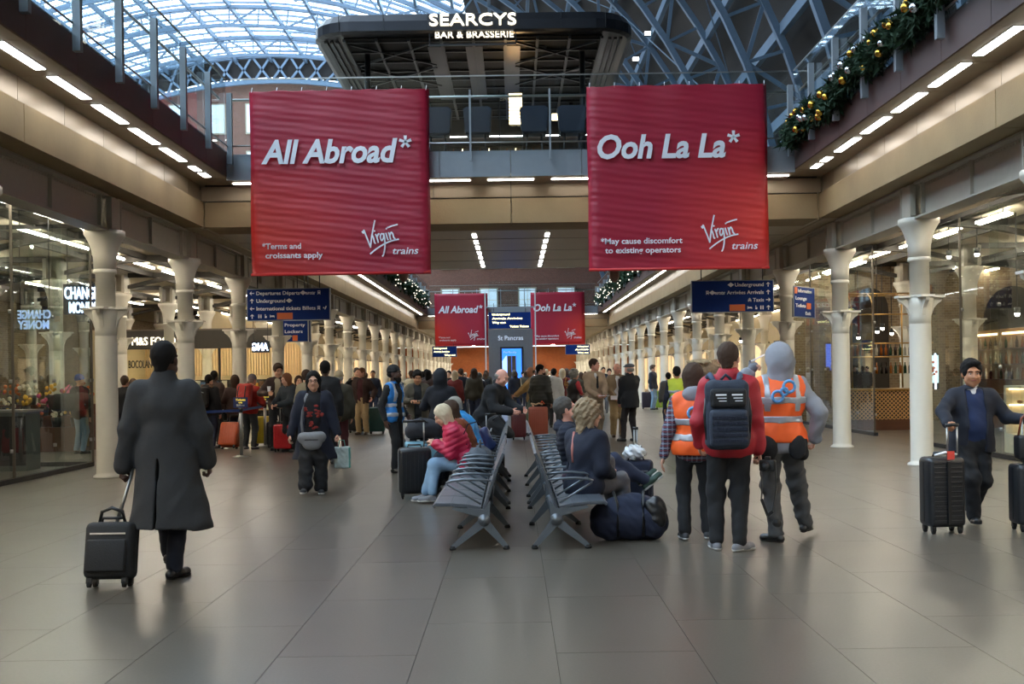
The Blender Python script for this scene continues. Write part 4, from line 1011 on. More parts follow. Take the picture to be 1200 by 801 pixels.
# ------------------------------------------------------------------ hanging signs
def arrow(mb, x, z, s, d, y):
    a = {'up': PI/2, 'left': PI, 'right': 0}[d]; c, sn = math.cos(a), math.sin(a)
    def T(p): return (x+(p[0]*c-p[1]*sn)*s, z+(p[0]*sn+p[1]*c)*s)
    for poly in ([(-.5, -.09), (.3, -.09), (.3, .09), (-.5, .09)], [(.5, 0), (.05, .45), (.05, .22), (.27, 0)], [(.5, 0), (.27, 0), (.05, -.22), (.05, -.45)]):
        mb.prism([T(p) for p in poly], y-.004, y, 'xz')
def picto(mb, kind, x, z, s, y):
    def R(x0, z0, x1, z1): mb.prism([(x+x0*s, z+z0*s), (x+x1*s, z+z0*s), (x+x1*s, z+z1*s), (x+x0*s, z+z1*s)], y-.004, y, 'xz')
    def D(cx, cz, r, n=12): mb.prism([(x+(cx+r*math.cos(2*PI*k/n))*s, z+(cz+r*math.sin(2*PI*k/n))*s) for k in range(n)], y-.004, y, 'xz')
    if kind == 'train': R(-.35, -.3, .35, .1); R(-.35, .28, .35, .5); R(-.35, .1, -.25, .28); R(.25, .1, .35, .28); R(-.4, -.5, -.2, -.36); R(.2, -.5, .4, -.36)
    if kind == 'people': D(-.3, .4, .12); R(-.45, -.05, -.15, .25); R(-.42, -.5, -.18, -.05); D(.3, .4, .12); R(.15, -.05, .45, .25); R(.18, -.5, .42, -.05); R(-.02, -.5, .02, .5)
    if kind == 'chair': D(-.1, .42, .12); R(-.18, -.1, -.02, .28); R(-.1, -.05, .3, .06); R(.2, -.45, .3, 0); D(-.05, -.25, .22)
    if kind == 'bed': R(-.6, -.4, -.5, .4); R(-.5, -.2, .6, .0); R(.5, -.4, .6, 0); R(-.1, 0, .55, .18); D(-.3, .12, .12)
    if kind == 'taxi': R(-.45, -.3, .45, .05); R(-.28, .05, .28, .38); R(-.12, .38, .12, .5); R(-.4, -.45, -.2, -.3); R(.2, -.45, .4, -.3)
    if kind == 'ring': mb.prism([(x, z+.6*s), (x+.85*s, z), (x, z-.6*s), (x-.85*s, z)], y-.004, y, 'xz')
    if kind == 'ticket': mb.prism([(x-.15*s, z-.5*s), (x+.15*s, z-.4*s), (x+.5*s, z+.4*s), (x+.2*s, z+.5*s)], y-.004, y, 'xz'); D(-.3, 0, .2)
def hang_sign(x0, x1, z0, z1, y, label, rows, rz=0, rods=4.64, bandcol=None, cat='sign'):
    W, Hh = x1-x0, z1-z0; e = empty('wayfinding_sign', (x0, y, z0), rz, label, cat)
    MB().box((0, 0, 0), (W, .10, Hh)).build('panel', NAVYP, e)
    f = MB(); t = .018
    f.box((-t, -.008, -t), (W+t, .11, 0)).box((-t, -.008, Hh), (W+t, .11, Hh+t)).box((-t, -.008, 0), (0, .11, Hh)).box((W, -.008, 0), (W+t, .11, Hh)); f.build('frame', GREYM, e)
    for fx in (.12, .88):
        MB().tube([(W*fx, .05, Hh), (W*fx, .05, rods-z0)], .012, 6).build('hanging_rod', DARKM, e)
    n = len(rows); rh = Hh/n; hgt = rh*.50
    for i, row in enumerate(rows):
        zc = Hh-(i+.5)*rh; g = MB()
        for it in row:
            k = it[0]
            if k == 't': text('sign_text', it[1], it[4] if len(it) > 4 else WHITEP, e, it[2]*W, it[3]*W, zc-hgt*.46, hgt*.92, -.004, bold=.012, depth=.004)
            elif k == 'a': arrow(g, it[2]*W, zc, hgt*1.2, it[1], -.001)
            elif k == 'o': MB().box((it[1]*W, -.012, zc-rh*.42), (it[2]*W, -.002, zc+rh*.42)).build('orange_patch', ORANGEP, e)
            else: picto(g, it[1], it[2]*W, zc, hgt, -.001)
        if g.v: g.build('pictogram', WHITEP, e)
    return e
xl, xr = at(290, 356, 26).x, at(386, 356, 26).x
hang_sign(xl, xr, at(338, 374.5, 26).z, at(338, 338.5, 26).z, 26.0, 'navy hanging sign reading Departures, Underground and International tickets on the left',
          [[('a', 'left', .055), ('t', 'Departures Départs', .11, .64), ('p', 'ring', .68), ('t', 'eurostar', .71, .83), ('p', 'train', .875)],
           [('a', 'up', .055), ('t', 'Underground', .11, .46), ('p', 'ring', .51)],
           [('a', 'left', .055), ('t', 'International tickets Billets', .11, .83), ('p', 'train', .87), ('p', 'ticket', .945)],
           [('a', 'up', .055), ('p', 'people', .15), ('p', 'chair', .22), ('p', 'bed', .30), ('o', .36, .55)]])
xl, xr = at(811, 347, 26).x, at(906, 347, 26).x
hang_sign(xl, xr, at(858, 365, 26).z, at(858, 329, 26).z, 26.0, 'navy hanging sign reading Underground, Arrivals and Taxis on the right',
          [[('p', 'ring', .48), ('t', 'Underground', .53, .885), ('a', 'up', .94)],
           [('p', 'train', .19), ('p', 'ring', .25), ('t', 'eurostar', .28, .41), ('t', 'Arrivées Arrivals', .43, .885), ('a', 'up', .94)],
           [('p', 'taxi', .71), ('t', 'Taxis', .75, .885), ('a', 'right', .94)],
           [('o', .46, .65), ('p', 'bed', .71), ('p', 'chair', .79), ('p', 'people', .86), ('a', 'up', .94)]])
p = at(927, 371, 27.5); q = at(957, 336, 27.5)
hang_sign(p.x, p.x+1.15, p.z, q.z, 27.2, 'smaller navy sign angled in the right side hall beside the second column', [[('o', .03, .15), ('t', 'Information', .2, .85)], [('t', 'Lounge', .08, .6)], [('t', 'Toilets', .08, .55), ('o', .6, .8)], [('t', 'Exit', .55, .8)]], rz=math.radians(50))
p = at(331, 400, 33); hang_sign(p.x, p.x+.75, p.z, p.z+.78, 33, 'navy hanging sign in the left side hall below the Departures sign', [[('t', 'Lost', .1, .6)], [('t', 'Property', .1, .9)], [('t', 'Lockers', .1, .8)], [('o', .4, .6)]])
p = at(347, 400, 33.4); hang_sign(p.x, p.x+.42, p.z, p.z+.78, 33.4, 'narrow navy hanging sign beside the one below the Departures sign', [[('a', 'left', .5)], [('t', 'Bags', .1, .9)], [('t', 'Shops', .1, .9)], [('a', 'up', .5)]])
# centre far signs
YL = mat('lit_sign_text', '#f4e9a0', .5, emit=2.5)
p = at(573, 385, 60); hang_sign(p.x, at(622, 385, 60).x, p.z, at(573, 366, 60).z, 60, 'wide lit wayfinding sign above the grey tower at the far end',
          [[('t', 'Underground', .08, .5, YL)], [('t', 'Arrivals Arrivées', .08, .8, YL)], [('t', 'Way out', .08, .4, YL)], [('t', 'Toilets Tickets', .5, .95, YL)]], rods=5.42)
p = at(507, 418, 66); hang_sign(p.x, at(535, 418, 66).x, p.z, at(507, 406, 66).z, 66, 'small lit wayfinding sign under the left distant banner', [[('t', 'Underground', .06, .6, YL)], [('t', 'Arrivals Arrivées', .06, .7, YL)], [('t', 'Way out', .5, .95, YL)]], rods=3.5)
p = at(663, 415, 66); hang_sign(p.x, at(691, 415, 66).x, p.z, at(663, 404, 66).z, 66, 'small lit wayfinding sign under the right distant banner', [[('t', 'Underground', .5, .95, YL)], [('t', 'Arrivals', .4, .95, YL)], [('t', 'Way out', .5, .95, YL)]], rods=3.5)
# grey tower with screen
p = at(573, 440, 60); q = at(625, 440, 60); lw = q.x-p.x
lt = empty('lift_tower', (p.x, 60, 0), 0, 'grey lift tower with a tall blue advertising screen at the far centre', 'lift tower')
TG = mat('tower_grey', '#77797f', .35, metal=.4)
MB().box((0, 0, 0), (lw, 2.2, 4.0)).build('cladding', TG, lt)
MB().box((.62, -.06, .66), (1.86, 0, 3.06)).build('screen_frame', BLACKPL, lt)
SCRB = mat('screen_blue', (.03, .16, .85, 1), .3, emit=1.1, var=.3, scale=.8); SCRL = mat('screen_pale', (.35, .55, 1, 1), .3, emit=.7)
MB().box((.72, -.07, .76), (1.76, -.06, 2.96)).build('screen', SCRB, lt)
MB().prism([(.72, .9), (1.15, 1.2), (1.2, 2.4), (.95, 2.6), (.72, 2.3)], -.075, -.07).build('screen_artwork', SCRL, lt)
text('screen_text', 'Perfectly', WHITEP, lt, .80, 1.5, 2.72, .11, -.08, depth=.003)
text('tower_letters', 'St Pancras', mat('grey_letters', '#b9c3d4', .4, emit=.4), lt, .52, 1.86, 3.42, .24, -.02, depth=.02)
tg = empty('lift_glass_frame', (p.x-.15, 60.1, 0), 0, 'pale lit glass frame rising around the far lift tower', 'lift frame')
for xx in (0, lw+.3):
    MB().box((xx-.03, -.1, 0), (xx+.03, 0, 6.0)).build('lit_post', mat('pale_edge_light', '#aebcc2', .4, emit=.1), tg)
MB().box((.2, 0, 5.2), (lw+.1, .03, 6.6)).build('glass_pane', GLASS, tg)
MB().box((0, -.1, 5.15), (lw+.3, 0, 5.22)).build('cross_bar', GREYM, tg)
x_, y_ = at(600, 450, 43).x, 43
to = empty('steel_totem', (x_, y_, 0), 0, 'plain slim brown-grey metal pillar standing before the blue screen', 'pillar')
MB().box((-.17, -.1, 0), (-.005, .1, 2.3)).build('left_panel', mat('totem_metal', '#6f675e', .35, metal=.5), to)
MB().box((.005, -.1, 0), (.17, .1, 2.3)).build('right_panel', MATS['totem_metal'], to)
MB().box((-.19, -.12, 0), (.19, .12, .04)).build('base', DARKM, to)

# ------------------------------------------------------------------ lamps added under the far bridge to brighten the orange end wall
for x in (-4.2, -1.4, 1.4, 4.2):
    for y in range(74, 122, 4):
        lamp('ceiling_lamp', x, y, 4.655, .35, 1.6, TUBE_W, 'warm lamp added under the far bridge deck to light the end wall', 'lamps added under the far bridge deck')
# ------------------------------------------------------------------ side hall walls and shops
CREAMW = mat('cream_wall', '#b9aa88', .7, var=.1, scale=2)
for s, sn in ((-1, 'left'), (1, 'right')):
    y0 = 46 if s < 0 else 40
    e = empty(f'wall_{sn}_inner', (0, 0, 0), kind='structure', label=f'cream shop wall behind the distant {sn} columns')
    MB().box((min(s*12.6, s*12.9), y0, 0), (max(s*12.6, s*12.9), 122.8, 4.6)).build('plaster', CREAMW, e)
    for k in range(16):
        y = y0+1+k*4.6
        f = MB().box((min(s*12.52, s*12.6), y, 0), (max(s*12.52, s*12.6), y+3.4, 2.9)).build('shop_window', mat('lit_window', (.9, .62, .34, 1), .4, emit=.35, var=.5, scale=1.4), e)
        MB().box((min(s*12.5, s*12.54), y-.08, 2.9), (max(s*12.5, s*12.54), y+3.48, 3.0)).box((min(s*12.5, s*12.54), y+1.66, 0), (max(s*12.5, s*12.54), y+1.74, 2.9)).build('window_frame', DARKM, f)
def glass_front(label, p0, p1, n, hgt=4.45, name='glass_shopfront'):
    p0 = Vector((*p0, 0)); p1 = Vector((*p1, 0)); d = p1-p0; L = d.length; e = empty(name, p0, math.atan2(d.y, d.x), label, 'shopfront')
    st = L/n
    for i in range(n): MB().box((i*st+.01, -.008, .08), ((i+1)*st-.01, .008, hgt)).build('glass_pane', SHOPG, e)
    MB().box((0, -.05, 0), (L, .05, .08)).build('base_rail', DARKM, e); MB().box((0, -.03, hgt), (L, .03, hgt+.08)).build('head_rail', DARKM, e)
    for i in range(n+1):
        MB().box((i*st-.012, .01, .08), (i*st+.012, .16 if i % 2 else .05, hgt)).build('glass_fin' if i % 2 else 'post', SHOPG if i % 2 else mat('post_bronze', '#5a544b', .4, metal=.4), e)
        for z in (.5, 1.6, 2.7): MB().lathe([(.03, -.03), (.03, .03)], 8, (i*st, 0, z)).build('clamp', STEEL, e)
    return e
glass_front('tall glass shopfront of the currency kiosk beside the nearest left column', (-7.9, 20.85), (-7.9, 11.0), 6)
glass_front('glass partition turning away behind the nearest left column', (-7.9, 20.95), (-12.2, 20.95), 4)
glass_front('tall glass shopfront behind the suited man on the right', (8.55, 11.5), (8.55, 22.9), 7)
glass_front('glass front set back between the two nearest right columns', (8.6, 26.6), (8.6, 33.6), 5)
# currency kiosk
k = empty('currency_kiosk', (-9.6, 19.9, 0), 0, 'currency counter seen through the left glass shopfront', 'kiosk')
MB().box((-1.2, 0, 0), (.9, .6, 1.05)).build('counter', mat('kiosk_grey', '#59605e', .5), k); MB().box((-1.25, -.05, 1.05), (.95, .65, 1.09)).build('counter_top', STEEL, k)
MB().box((-1.2, -.02, .1), (.9, 0, .98)).build('front_panel', DARKM, k)
for x in (-.9, .1): MB().box((x, .2, 1.09), (x+.12, .3, 1.55)).build('screen_stand', BLACKPL, k)
p = at(90, 350, 20.8)
nk = empty('neon_sign', (p.x-.03, 21.1, 0), math.radians(12), 'glowing blue-white sign reading CHANGE MONEY behind the left glass', 'sign')
text('sign_line', 'CHANGE', NEON, nk, -.30, .30, at(90, 349.5, 21).z, .22, 0, bold=.012, depth=.03); text('sign_line', 'MONEY', NEON, nk, -.22, .26, at(90, 366, 21).z, .20, 0, bold=.012, depth=.03)
MB().box((-.33, .04, at(90, 368, 21).z), (.33, .06, at(90, 332, 21).z)).build('backing', DARKM, nk)
for x in (-.25, .25): MB().tube([(x, .05, at(90, 332, 21).z), (x, .05, 4.63)], .01, 6).build('hanging_rod', DARKM, nk)
p = at(40, 370, 19)
nk = empty('sign_reflection', (p.x, 19, 0), 0, 'faint reversed reflection of the CHANGE MONEY sign in the left glass, built as lettering', 'sign')  # reflection in the glass, modelled as dim glowing letters on wires
N2 = mat('reflected_neon', (.35, .5, .75, 1), .5, emit=.35)
text('sign_line', 'CHANGE', N2, nk, -.28, .28, at(40, 373, 19).z, .14, 0, bold=.03, mirror=True); text('sign_line', 'MONEY', N2, nk, -.28, .25, at(40, 385, 19).z, .14, 0, bold=.03, mirror=True)
MB().box((-.3, .03, at(40, 387, 19).z), (.3, .04, at(40, 361, 19).z)).build('backing', SHOPG, nk)
for x in (-.25, .25): MB().tube([(x, .035, at(40, 361, 19).z), (x, .035, 4.63)], .006, 6).build('hanging_wire', DARKM, nk)
p = at(305, 407, 31)
nk = empty('sign_reflection', (p.x, 31, 0), 0, 'small reversed reflection of the CHANGE sign behind the left queue, built as glowing letters', 'sign')  # glowing letters stand in for a reflection of the CHANGE sign
text('sign_line', 'ANG', NEON, nk, -.22, .22, p.z-.08, .20, 0, bold=.03, mirror=True); MB().box((-.25, .03, p.z-.14), (.25, .05, p.z+.18)).build('backing', DARKM, nk)
for x in (-.2, .2): MB().tube([(x, .04, p.z+.18), (x, .04, 4.63)], .008, 6).build('hanging_rod', DARKM, nk)
# flower stall behind glass
fs = empty('flower_stall', (-11.6, 25.2, 0), 0, 'stepped stall of bright flowers behind the left glass', 'stall')
for j in range(3): MB().box((-1.9, j*.35, 0), (1.9, j*.35+.35, .55+j*.25)).build('step', DWOOD, fs)
FL = [mat(n, c, .7, var=.3, scale=60) for n, c in (('yellow_flowers', '#d8a83c'), ('pink_flowers', '#c2547c'), ('orange_flowers', '#c8682c'), ('cream_flowers', '#d8cdb8'), ('green_leaves', '#3c5a30'))]
fn = ['yellow', 'pink', 'orange', 'cream']
for i in range(27):
    j = i % 3; x = -13.4+(i//3)*.43; c = (i*7) % 4
    b = empty('bouquet', (x, 25.2+j*.35+.17, .55+j*.25), 0, f'{fn[c]} bouquet in a dark pot on the flower stall', 'flowers', f'{fn[c]} bouquets on the flower stall')
    MB().lathe([(.09, 0), (.12, .22)], 8).build('pot', BLACKPL, b)
    m_ = MB(); rr = random.Random(i)
    for q in range(12): m_.ball((rr.gauss(0, .09), rr.gauss(0, .08), .33+rr.gauss(0, .06)), rr.uniform(.03, .06), 6, 4)
    m_.build('blooms', FL[c], b, kind='stuff')
# food shop
WOODB = mat('lit_wood_slats', '#d9bd94', .5, var=.12, scale=4)
fsx0, fsx1 = -14.2, -7.9
sh = empty('food_shop', (0, 38, 0), 0, 'brightly lit food shop with timber slat wall at the back of the left hall', 'shop')
MB().box((fsx0, 0, 2.62), (fsx1, .12, 3.25)).build('fascia', mat('shop_fascia', '#3a3630', .5), sh)
text('sign_letters', 'M&S FOOD', LETW, sh, at(155, 403, 38).x, at(206, 403, 38).x, at(180, 404, 38).z, .27, -.03, bold=.0, depth=.04)
text('wall_letters', 'BOCOLAN', DARKM, sh, at(151, 432, 40).x, at(178, 432, 40).x, at(160, 431, 40).z, .27, 2.0, bold=.0, depth=.03)
MB().box((fsx0, 5.2, 0), (fsx1, 5.3, 3.4)).build('back_wall', mat('cream_shop_wall', '#d9c8a4', .6), sh)
n = 60
for i in range(n): x = fsx0+(fsx1-fsx0)*i/n; MB().box((x, 5.1, 1.7), (x+.07, 5.2, 2.9)).build('wall_slat', WOODB, sh)
MB().box((fsx0, 0, 3.25), (fsx1, 5.3, 3.3)).build('shop_ceiling', mat('shop_ceiling', '#6f675a', .7), sh)
MB().box((fsx0-.1, 0, 0), (fsx0, 5.3, 3.3)).build('side_wall', CREAMW, sh)
for x in range(4):
    for y in (1.0, 3.6): MB().box((fsx0+.9+x*1.5, y, 3.15), (fsx0+1.8+x*1.5, y+.12, 3.2)).build('shop_lamp', mat('shop_lamp', (1, .8, .52, 1), .5, emit=26), sh)
for x in (fsx0+.05, fsx0+2.1, fsx0+4.2, fsx1-.05): MB().box((x-.03, -.02, 0), (x+.03, .04, 2.62)).build('glazing_post', DARKM, sh)
for i in range(3): MB().box((fsx0+.08+i*2.1, 0, .05), (fsx0+2.07+i*2.1, .012, 2.6)).build('glass_pane', SHOPG, sh)
PC = [mat('pack_%s' % n, c, .5, var=.1) for n, c in (('red', '#a83228'), ('green', '#4f7a3a'), ('white', '#d8d4c8'), ('amber', '#c88a30'), ('brown', '#6a4428'), ('blue', '#3c5c88'))]
for r_ in range(3):
    shf = empty('grocery_shelf', (fsx0+1.2+r_*2.1, 39.6, 0), 0, f'low grocery shelf in the food shop, {["leftmost", "middle", "rightmost"][r_]} of three', 'shelf')
    MB().box((-.8, 0, 0), (.8, .5, .1)).box((-.8, .45, .1), (.8, .5, 1.55)).build('back_panel', DARKM, shf)
    for z in (.45, .85, 1.25): MB().box((-.8, .0, z), (.8, .45, z+.03)).build('shelf_board', WOOD, shf)
    for q in range(24):
        z = (.48, .88, 1.28)[q//8]; hh = random.uniform(.14, .26); x = fsx0+1.2+r_*2.1-.72+(q % 8)*.19; c = random.randrange(6)
        o = MB().box((-.07, 0, 0), (.07, .2, hh)).build('package', PC[c]); o.location = (x, 39.65, z); tag(o, 'small food package on the grocery shelves of the lit shop', 'package', 'food packages on the grocery shelves')
# right bar and shop
wr_ = empty('wall_right_brick', (0, 0, 0), kind='structure', label='old stock brick wall with a dark arched recess behind the right columns')
MB().box((8.3, 34, 0), (19, 34.4, 4.63)).build('brickwork', BRICKY, wr_)
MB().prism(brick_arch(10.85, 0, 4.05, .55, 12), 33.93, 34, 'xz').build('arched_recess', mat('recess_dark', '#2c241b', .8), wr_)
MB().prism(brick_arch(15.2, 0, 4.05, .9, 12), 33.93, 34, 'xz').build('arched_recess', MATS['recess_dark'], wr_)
ct = empty('bar_island', (9.65, 29, 0), 0, 'bar counter with diamond lattice front between the two nearest right columns', 'counter')
MB().box((-.95, 0, 0), (1.2, 1.4, .28)).build('timber_base', DWOOD, ct); MB().box((-.95, .03, .28), (1.2, 1.37, 1.02)).build('carcass', DARKM, ct)
lat = 0
for dr in (1, -1):
    for i in range(-7, 22):
        x0 = -.95+i*.105; pts = [(x0, .28), (x0+dr*.74, 1.02)]
        a, b_ = pts; t0, t1 = 0, 1
        if dr > 0: t0 = max(0, (-.95-a[0])/.74); t1 = min(1, (1.2-a[0])/.74)
        else: t0 = max(0, (a[0]-1.2)/.74); t1 = min(1, (a[0]+.95)/.74)
        if t1 <= t0: continue
        P = lambda t: (a[0]+(b_[0]-a[0])*t, 0 if dr > 0 else .01, a[1]+(b_[1]-a[1])*t)
        MB().bar(P(t0), P(t1), .024, .018, up=(0, 1, 0)).build('lattice_bar', WOOD, ct)
MB().box((-1.0, -.05, 1.02), (1.25, 1.45, 1.07)).build('counter_top', BRASS, ct)
fr_ = empty('brass_gantry', (9.65, 28.9, 0), 0, 'curved brass gantry frame of shelves over the lattice bar counter', 'shelving')
for x in (-.9, -.35, .4, 1.15):
    MB().tube([(x, 0, 1.1), (x, 0, 3.2), (x, .15, 3.45), (x, .4, 3.55), (x, 1.2, 3.55)], .022, 8).build('upright', BRASS, fr_)
for z in (1.9, 2.25, 3.0): MB().tube([(-.95, 0, z), (1.2, 0, z)], .018, 8).build('rail', BRASS, fr_)
MB().tube([(-.9, .4, 3.56), (1.15, .4, 3.56)], .02, 8).tube([(-.9, 1.2, 3.56), (1.15, 1.2, 3.56)], .02, 8).build('top_rail', BRASS, fr_)
for z in (1.45, 1.92): MB().box((-.9, .1, z), (1.15, .4, z+.02)).build('glass_shelf', SHOPG, fr_)
BT = [mat('bottle_%s' % n, c, .1, var=.05) for n, c in (('amber', '#8a4a18'), ('green', '#24402a'), ('clear', '#a8a294'), ('dark', '#241410'))]
def bottle_row(x0, x1, y, z, n, where, dy=0):
    for i in range(n):
        c = random.randrange(4); o = MB().lathe([(.036, 0), (.036, .17), (.013, .23), (.013, .29)], 8).build('bottle', BT[c]); t = i/(n-1)
        o.location = (x0+(x1-x0)*t, y+dy*t, z); tag(o, f'small bottle among many {where}', 'bottle', f'bottles {where}')
bottle_row(8.85, 10.7, 29.15, 1.47, 16, 'on the brass gantry over the lattice counter'); bottle_row(8.85, 10.7, 29.15, 1.94, 16, 'on the brass gantry over the lattice counter')
bs = empty('back_shelving', (12.6, 12.5, 0), 0, 'long timber shelving with bottles behind the right glass shopfront', 'shelving')
MB().box((0, 0, 0), (.4, 19, .9)).build('cabinet', DWOOD, bs); MB().box((.35, 0, .9), (.4, 19, 2.6)).build('back_panel', mat('shelf_back', '#7a5c3c', .5), bs)
for z in (1.25, 1.65, 2.05): MB().box((0, 0, z), (.36, 19, z+.03)).build('shelf_board', DWOOD, bs)
for i in range(10): MB().box((.30, .3+i*1.9, 2.45), (.36, 1.8+i*1.9, 2.50)).build('shelf_lamp', WARMGLOW, bs)
for z in (1.28, 1.68, 2.08): bottle_row(12.75, 12.75, 17, z, 44, 'on the long timber shelving at the right', dy=13.5)
WH = mat('display_white', '#cfc3a8', .4)
dc = empty('display_case', (9.35, 20.3, 0), 0, 'lit white display case of pastries behind the right glass by the picture edge', 'display case')
MB().box((-.15, 0, 0), (1.4, .7, .35)).build('plinth', WH, dc); MB().box((-.15, .62, .35), (1.4, .7, 1.2)).build('back', WH, dc); MB().box((-.15, 0, 1.2), (1.4, .7, 1.25)).build('top', WH, dc)
for z in (.62, .90): MB().box((-.15, .05, z), (1.4, .62, z+.02)).build('shelf', SHOPG, dc)
for z in (.58, .87, 1.17): MB().box((-.1, .56, z), (1.35, .6, z+.025)).build('shelf_lamp', WARMGLOW, dc)
MB().box((-.15, -.01, .35), (1.4, 0, 1.2)).build('front_glass', SHOPG, dc)
for i in range(18):
    o = MB().ball((0, 0, .035), (.06, .05, .035), 8, 5).build('pastry', mat('pastry', '#b5793c', .6, var=.3)); o.location = (9.3+(i % 9)*.16, 20.55, .64 if i < 9 else .92); tag(o, 'golden pastry on the shelves of the lit display case', 'pastry', 'pastries in the display case')
ms = empty('menu_screen', (at(1083, 430, 25).x, 25, at(1083, 456, 25).z), 0, 'lit menu screen with a food picture beside the nearest right column', 'screen')
MB().box((0, 0, 0), (.34, .05, .80)).build('casing', BLACKPL, ms); MB().box((.02, -.006, .14), (.32, 0, .76)).build('screen', mat('menu_blue', (.45, .62, .68, 1), .3, emit=.9), ms)
fo = MB(); rr = random.Random(4)
for i in range(14): fo.ball((.17+rr.gauss(0, .06), -.012, .45+rr.gauss(0, .07)), (.035, .006, .03), 8, 5)
fo.build('food_picture', mat('food_print', '#a8502c', .5, var=.6, scale=30, emit=.2), ms); MB().box((.23, -.01, .0), (.27, -.004, .8)).build('blue_stripe', NEON, ms)
MB().box((.12, .05, -1.3), (.2, .12, .3)).build('stand', DARKM, ms)
for (x, y, nm) in ((12.2, 25.1, 'broad stone pier behind the suited man'), (9.9, 16.5, 'broad grey pier near the right picture edge')):
    if x < 10: continue
    pr = empty('stone_pier', (x, y, 0), 0, nm, 'pier'); MB().box((-.35, -.35, 0), (.35, .35, 4.6)).build('shaft', mat('pier_stone', '#8d8470', .7, var=.1), pr, bevel=.02); MB().box((-.42, -.42, 0), (.42, .42, .2)).build('plinth', MATS['pier_stone'], pr, bevel=.02)
for i, (px, py, d) in enumerate(((1028, 388, 30), (1034, 384, 31), (1045, 390, 32), (1112, 300, 24), (1145, 297, 23), (1192, 367, 22), (940, 395, 36), (868, 399, 40), (1006, 395, 33))):
    p = at(px, py, d); e = empty('spotlight', p, 0, 'small bright spotlight glinting in the right side shops', 'spotlight', 'spotlights in the right side shops')
    MB().lathe([(.05, 0), (.06, .12)], 10).build('can', DARKM, e); MB().ball((0, 0, -.01), .05, 8, 6).build('bulb', TUBE_W, e); MB().tube([(0, 0, .12), (0, 0, 4.63-p.z)], .012, 6).build('stem', DARKM, e)

# ------------------------------------------------------------------ benches
SEATM = mat('seat_slate', '#50565e', .38, metal=.2, var=.06, scale=6); FRAMEM = mat('bench_frame', '#6d747b', .35, metal=.6, var=.05)
PITCHS = .615
def bench(label, x, y, n, rz):
    """seats face -X at rz 0; local y runs along the row"""
    e = empty('beam_bench', (x, y, 0), rz, label, 'bench')
    L = n*PITCHS
    MB().tube([(0, -.02, .27), (0, L+.02, .27)], .045, 14).build('beam', FRAMEM, e)
    for i in range(n):
        y0 = i*PITCHS+.012; y1 = y0+PITCHS-.024
        MB().strip([(-.465, .395), (-.44, .415), (-.30, .415), (-.15, .40), (-.03, .375)], .032, y0, y1).build('seat', SEATM, e, bevel=.006)
        MB().strip([(-.005, .36), (.045, .50), (.085, .62), (.125, .74), (.185, .875)], .028, y0, y1).build('backrest', SEATM, e, bevel=.006)
        MB().prism([(-.36, .39), (-.02, .36), (-.02, .30), (-.10, .30)], (y0+y1)/2-.02, (y0+y1)/2+.02).build('seat_bracket', FRAMEM, e)
    for i in range(n+1):
        yy = i*PITCHS
        MB().tube([(-.03, yy, .42), (-.16, yy, .50), (-.33, yy, .60), (-.34, yy, .615), (-.30, yy, .632), (-.18, yy, .645), (-.04, yy, .64), (.07, yy, .63)], [.010, .010, .010, .011, .013, .013, .012, .009], 8).build('armrest', FRAMEM, e)
    k = 0
    for yy in ([0.02] + [1.45*j for j in range(1, 9) if 1.45*j < L-.3] + [L-.02]):
        h_ = MB().lathe([(.055, -.03), (.055, .03)], 16).build('hub', FRAMEM, e); h_.location = (0, yy, .27); h_.rotation_euler = (PI/2, 0, 0)
        for dx, nm in ((-.29, 'a'), (.20, 'b')):
            b = MB(); a = Vector((0, yy, .26)); q = Vector((dx, yy, .025)); d = (q-a).normalized(); nn = Vector((-d.z, 0, d.x))
            vs = []
            for (p_, w_) in ((a, .042), (q, .020)):
                for sx, sy in ((-1, -1), (1, -1), (1, 1), (-1, 1)): vs.append(p_+nn*w_*sx+Vector((0, sy*.016, 0)))
            b.add(vs, [(0, 1, 2, 3), (7, 6, 5, 4), (0, 4, 5, 1), (1, 5, 6, 2), (2, 6, 7, 3), (3, 7, 4, 0)])
            l_ = b.build('leg', FRAMEM, e); MB().lathe([(.028, 0), (.032, .012), (.024, .035)], 12, (dx, yy, 0)).build('foot_pad', RUBBER, l_)
        MB().prism([(-.06, .27), (.05, .27), (.06, .45), (-.0, .37), (-.28, .39), (-.30, .375), (-.05, .30)], yy-.015, yy+.015).build('end_bracket', FRAMEM, e)
    return e
bench('slate grey metal bench, nearest of the left-facing row, its front seats empty', -.29, 10.2, 5, 0)
bench('slate grey bench under the people in pink and bright blue jackets', -.29, 13.75, 6, 0)
def benchR(label, y, n):   # mirrored: faces +X, rows run back from y
    return bench(label, .37, y+n*PITCHS, n, PI)
benchR('slate grey metal bench holding the seated pair with the navy holdall', 10.2, 5)
benchR('slate grey bench behind the bearded man, right-facing and empty', 13.75, 6)

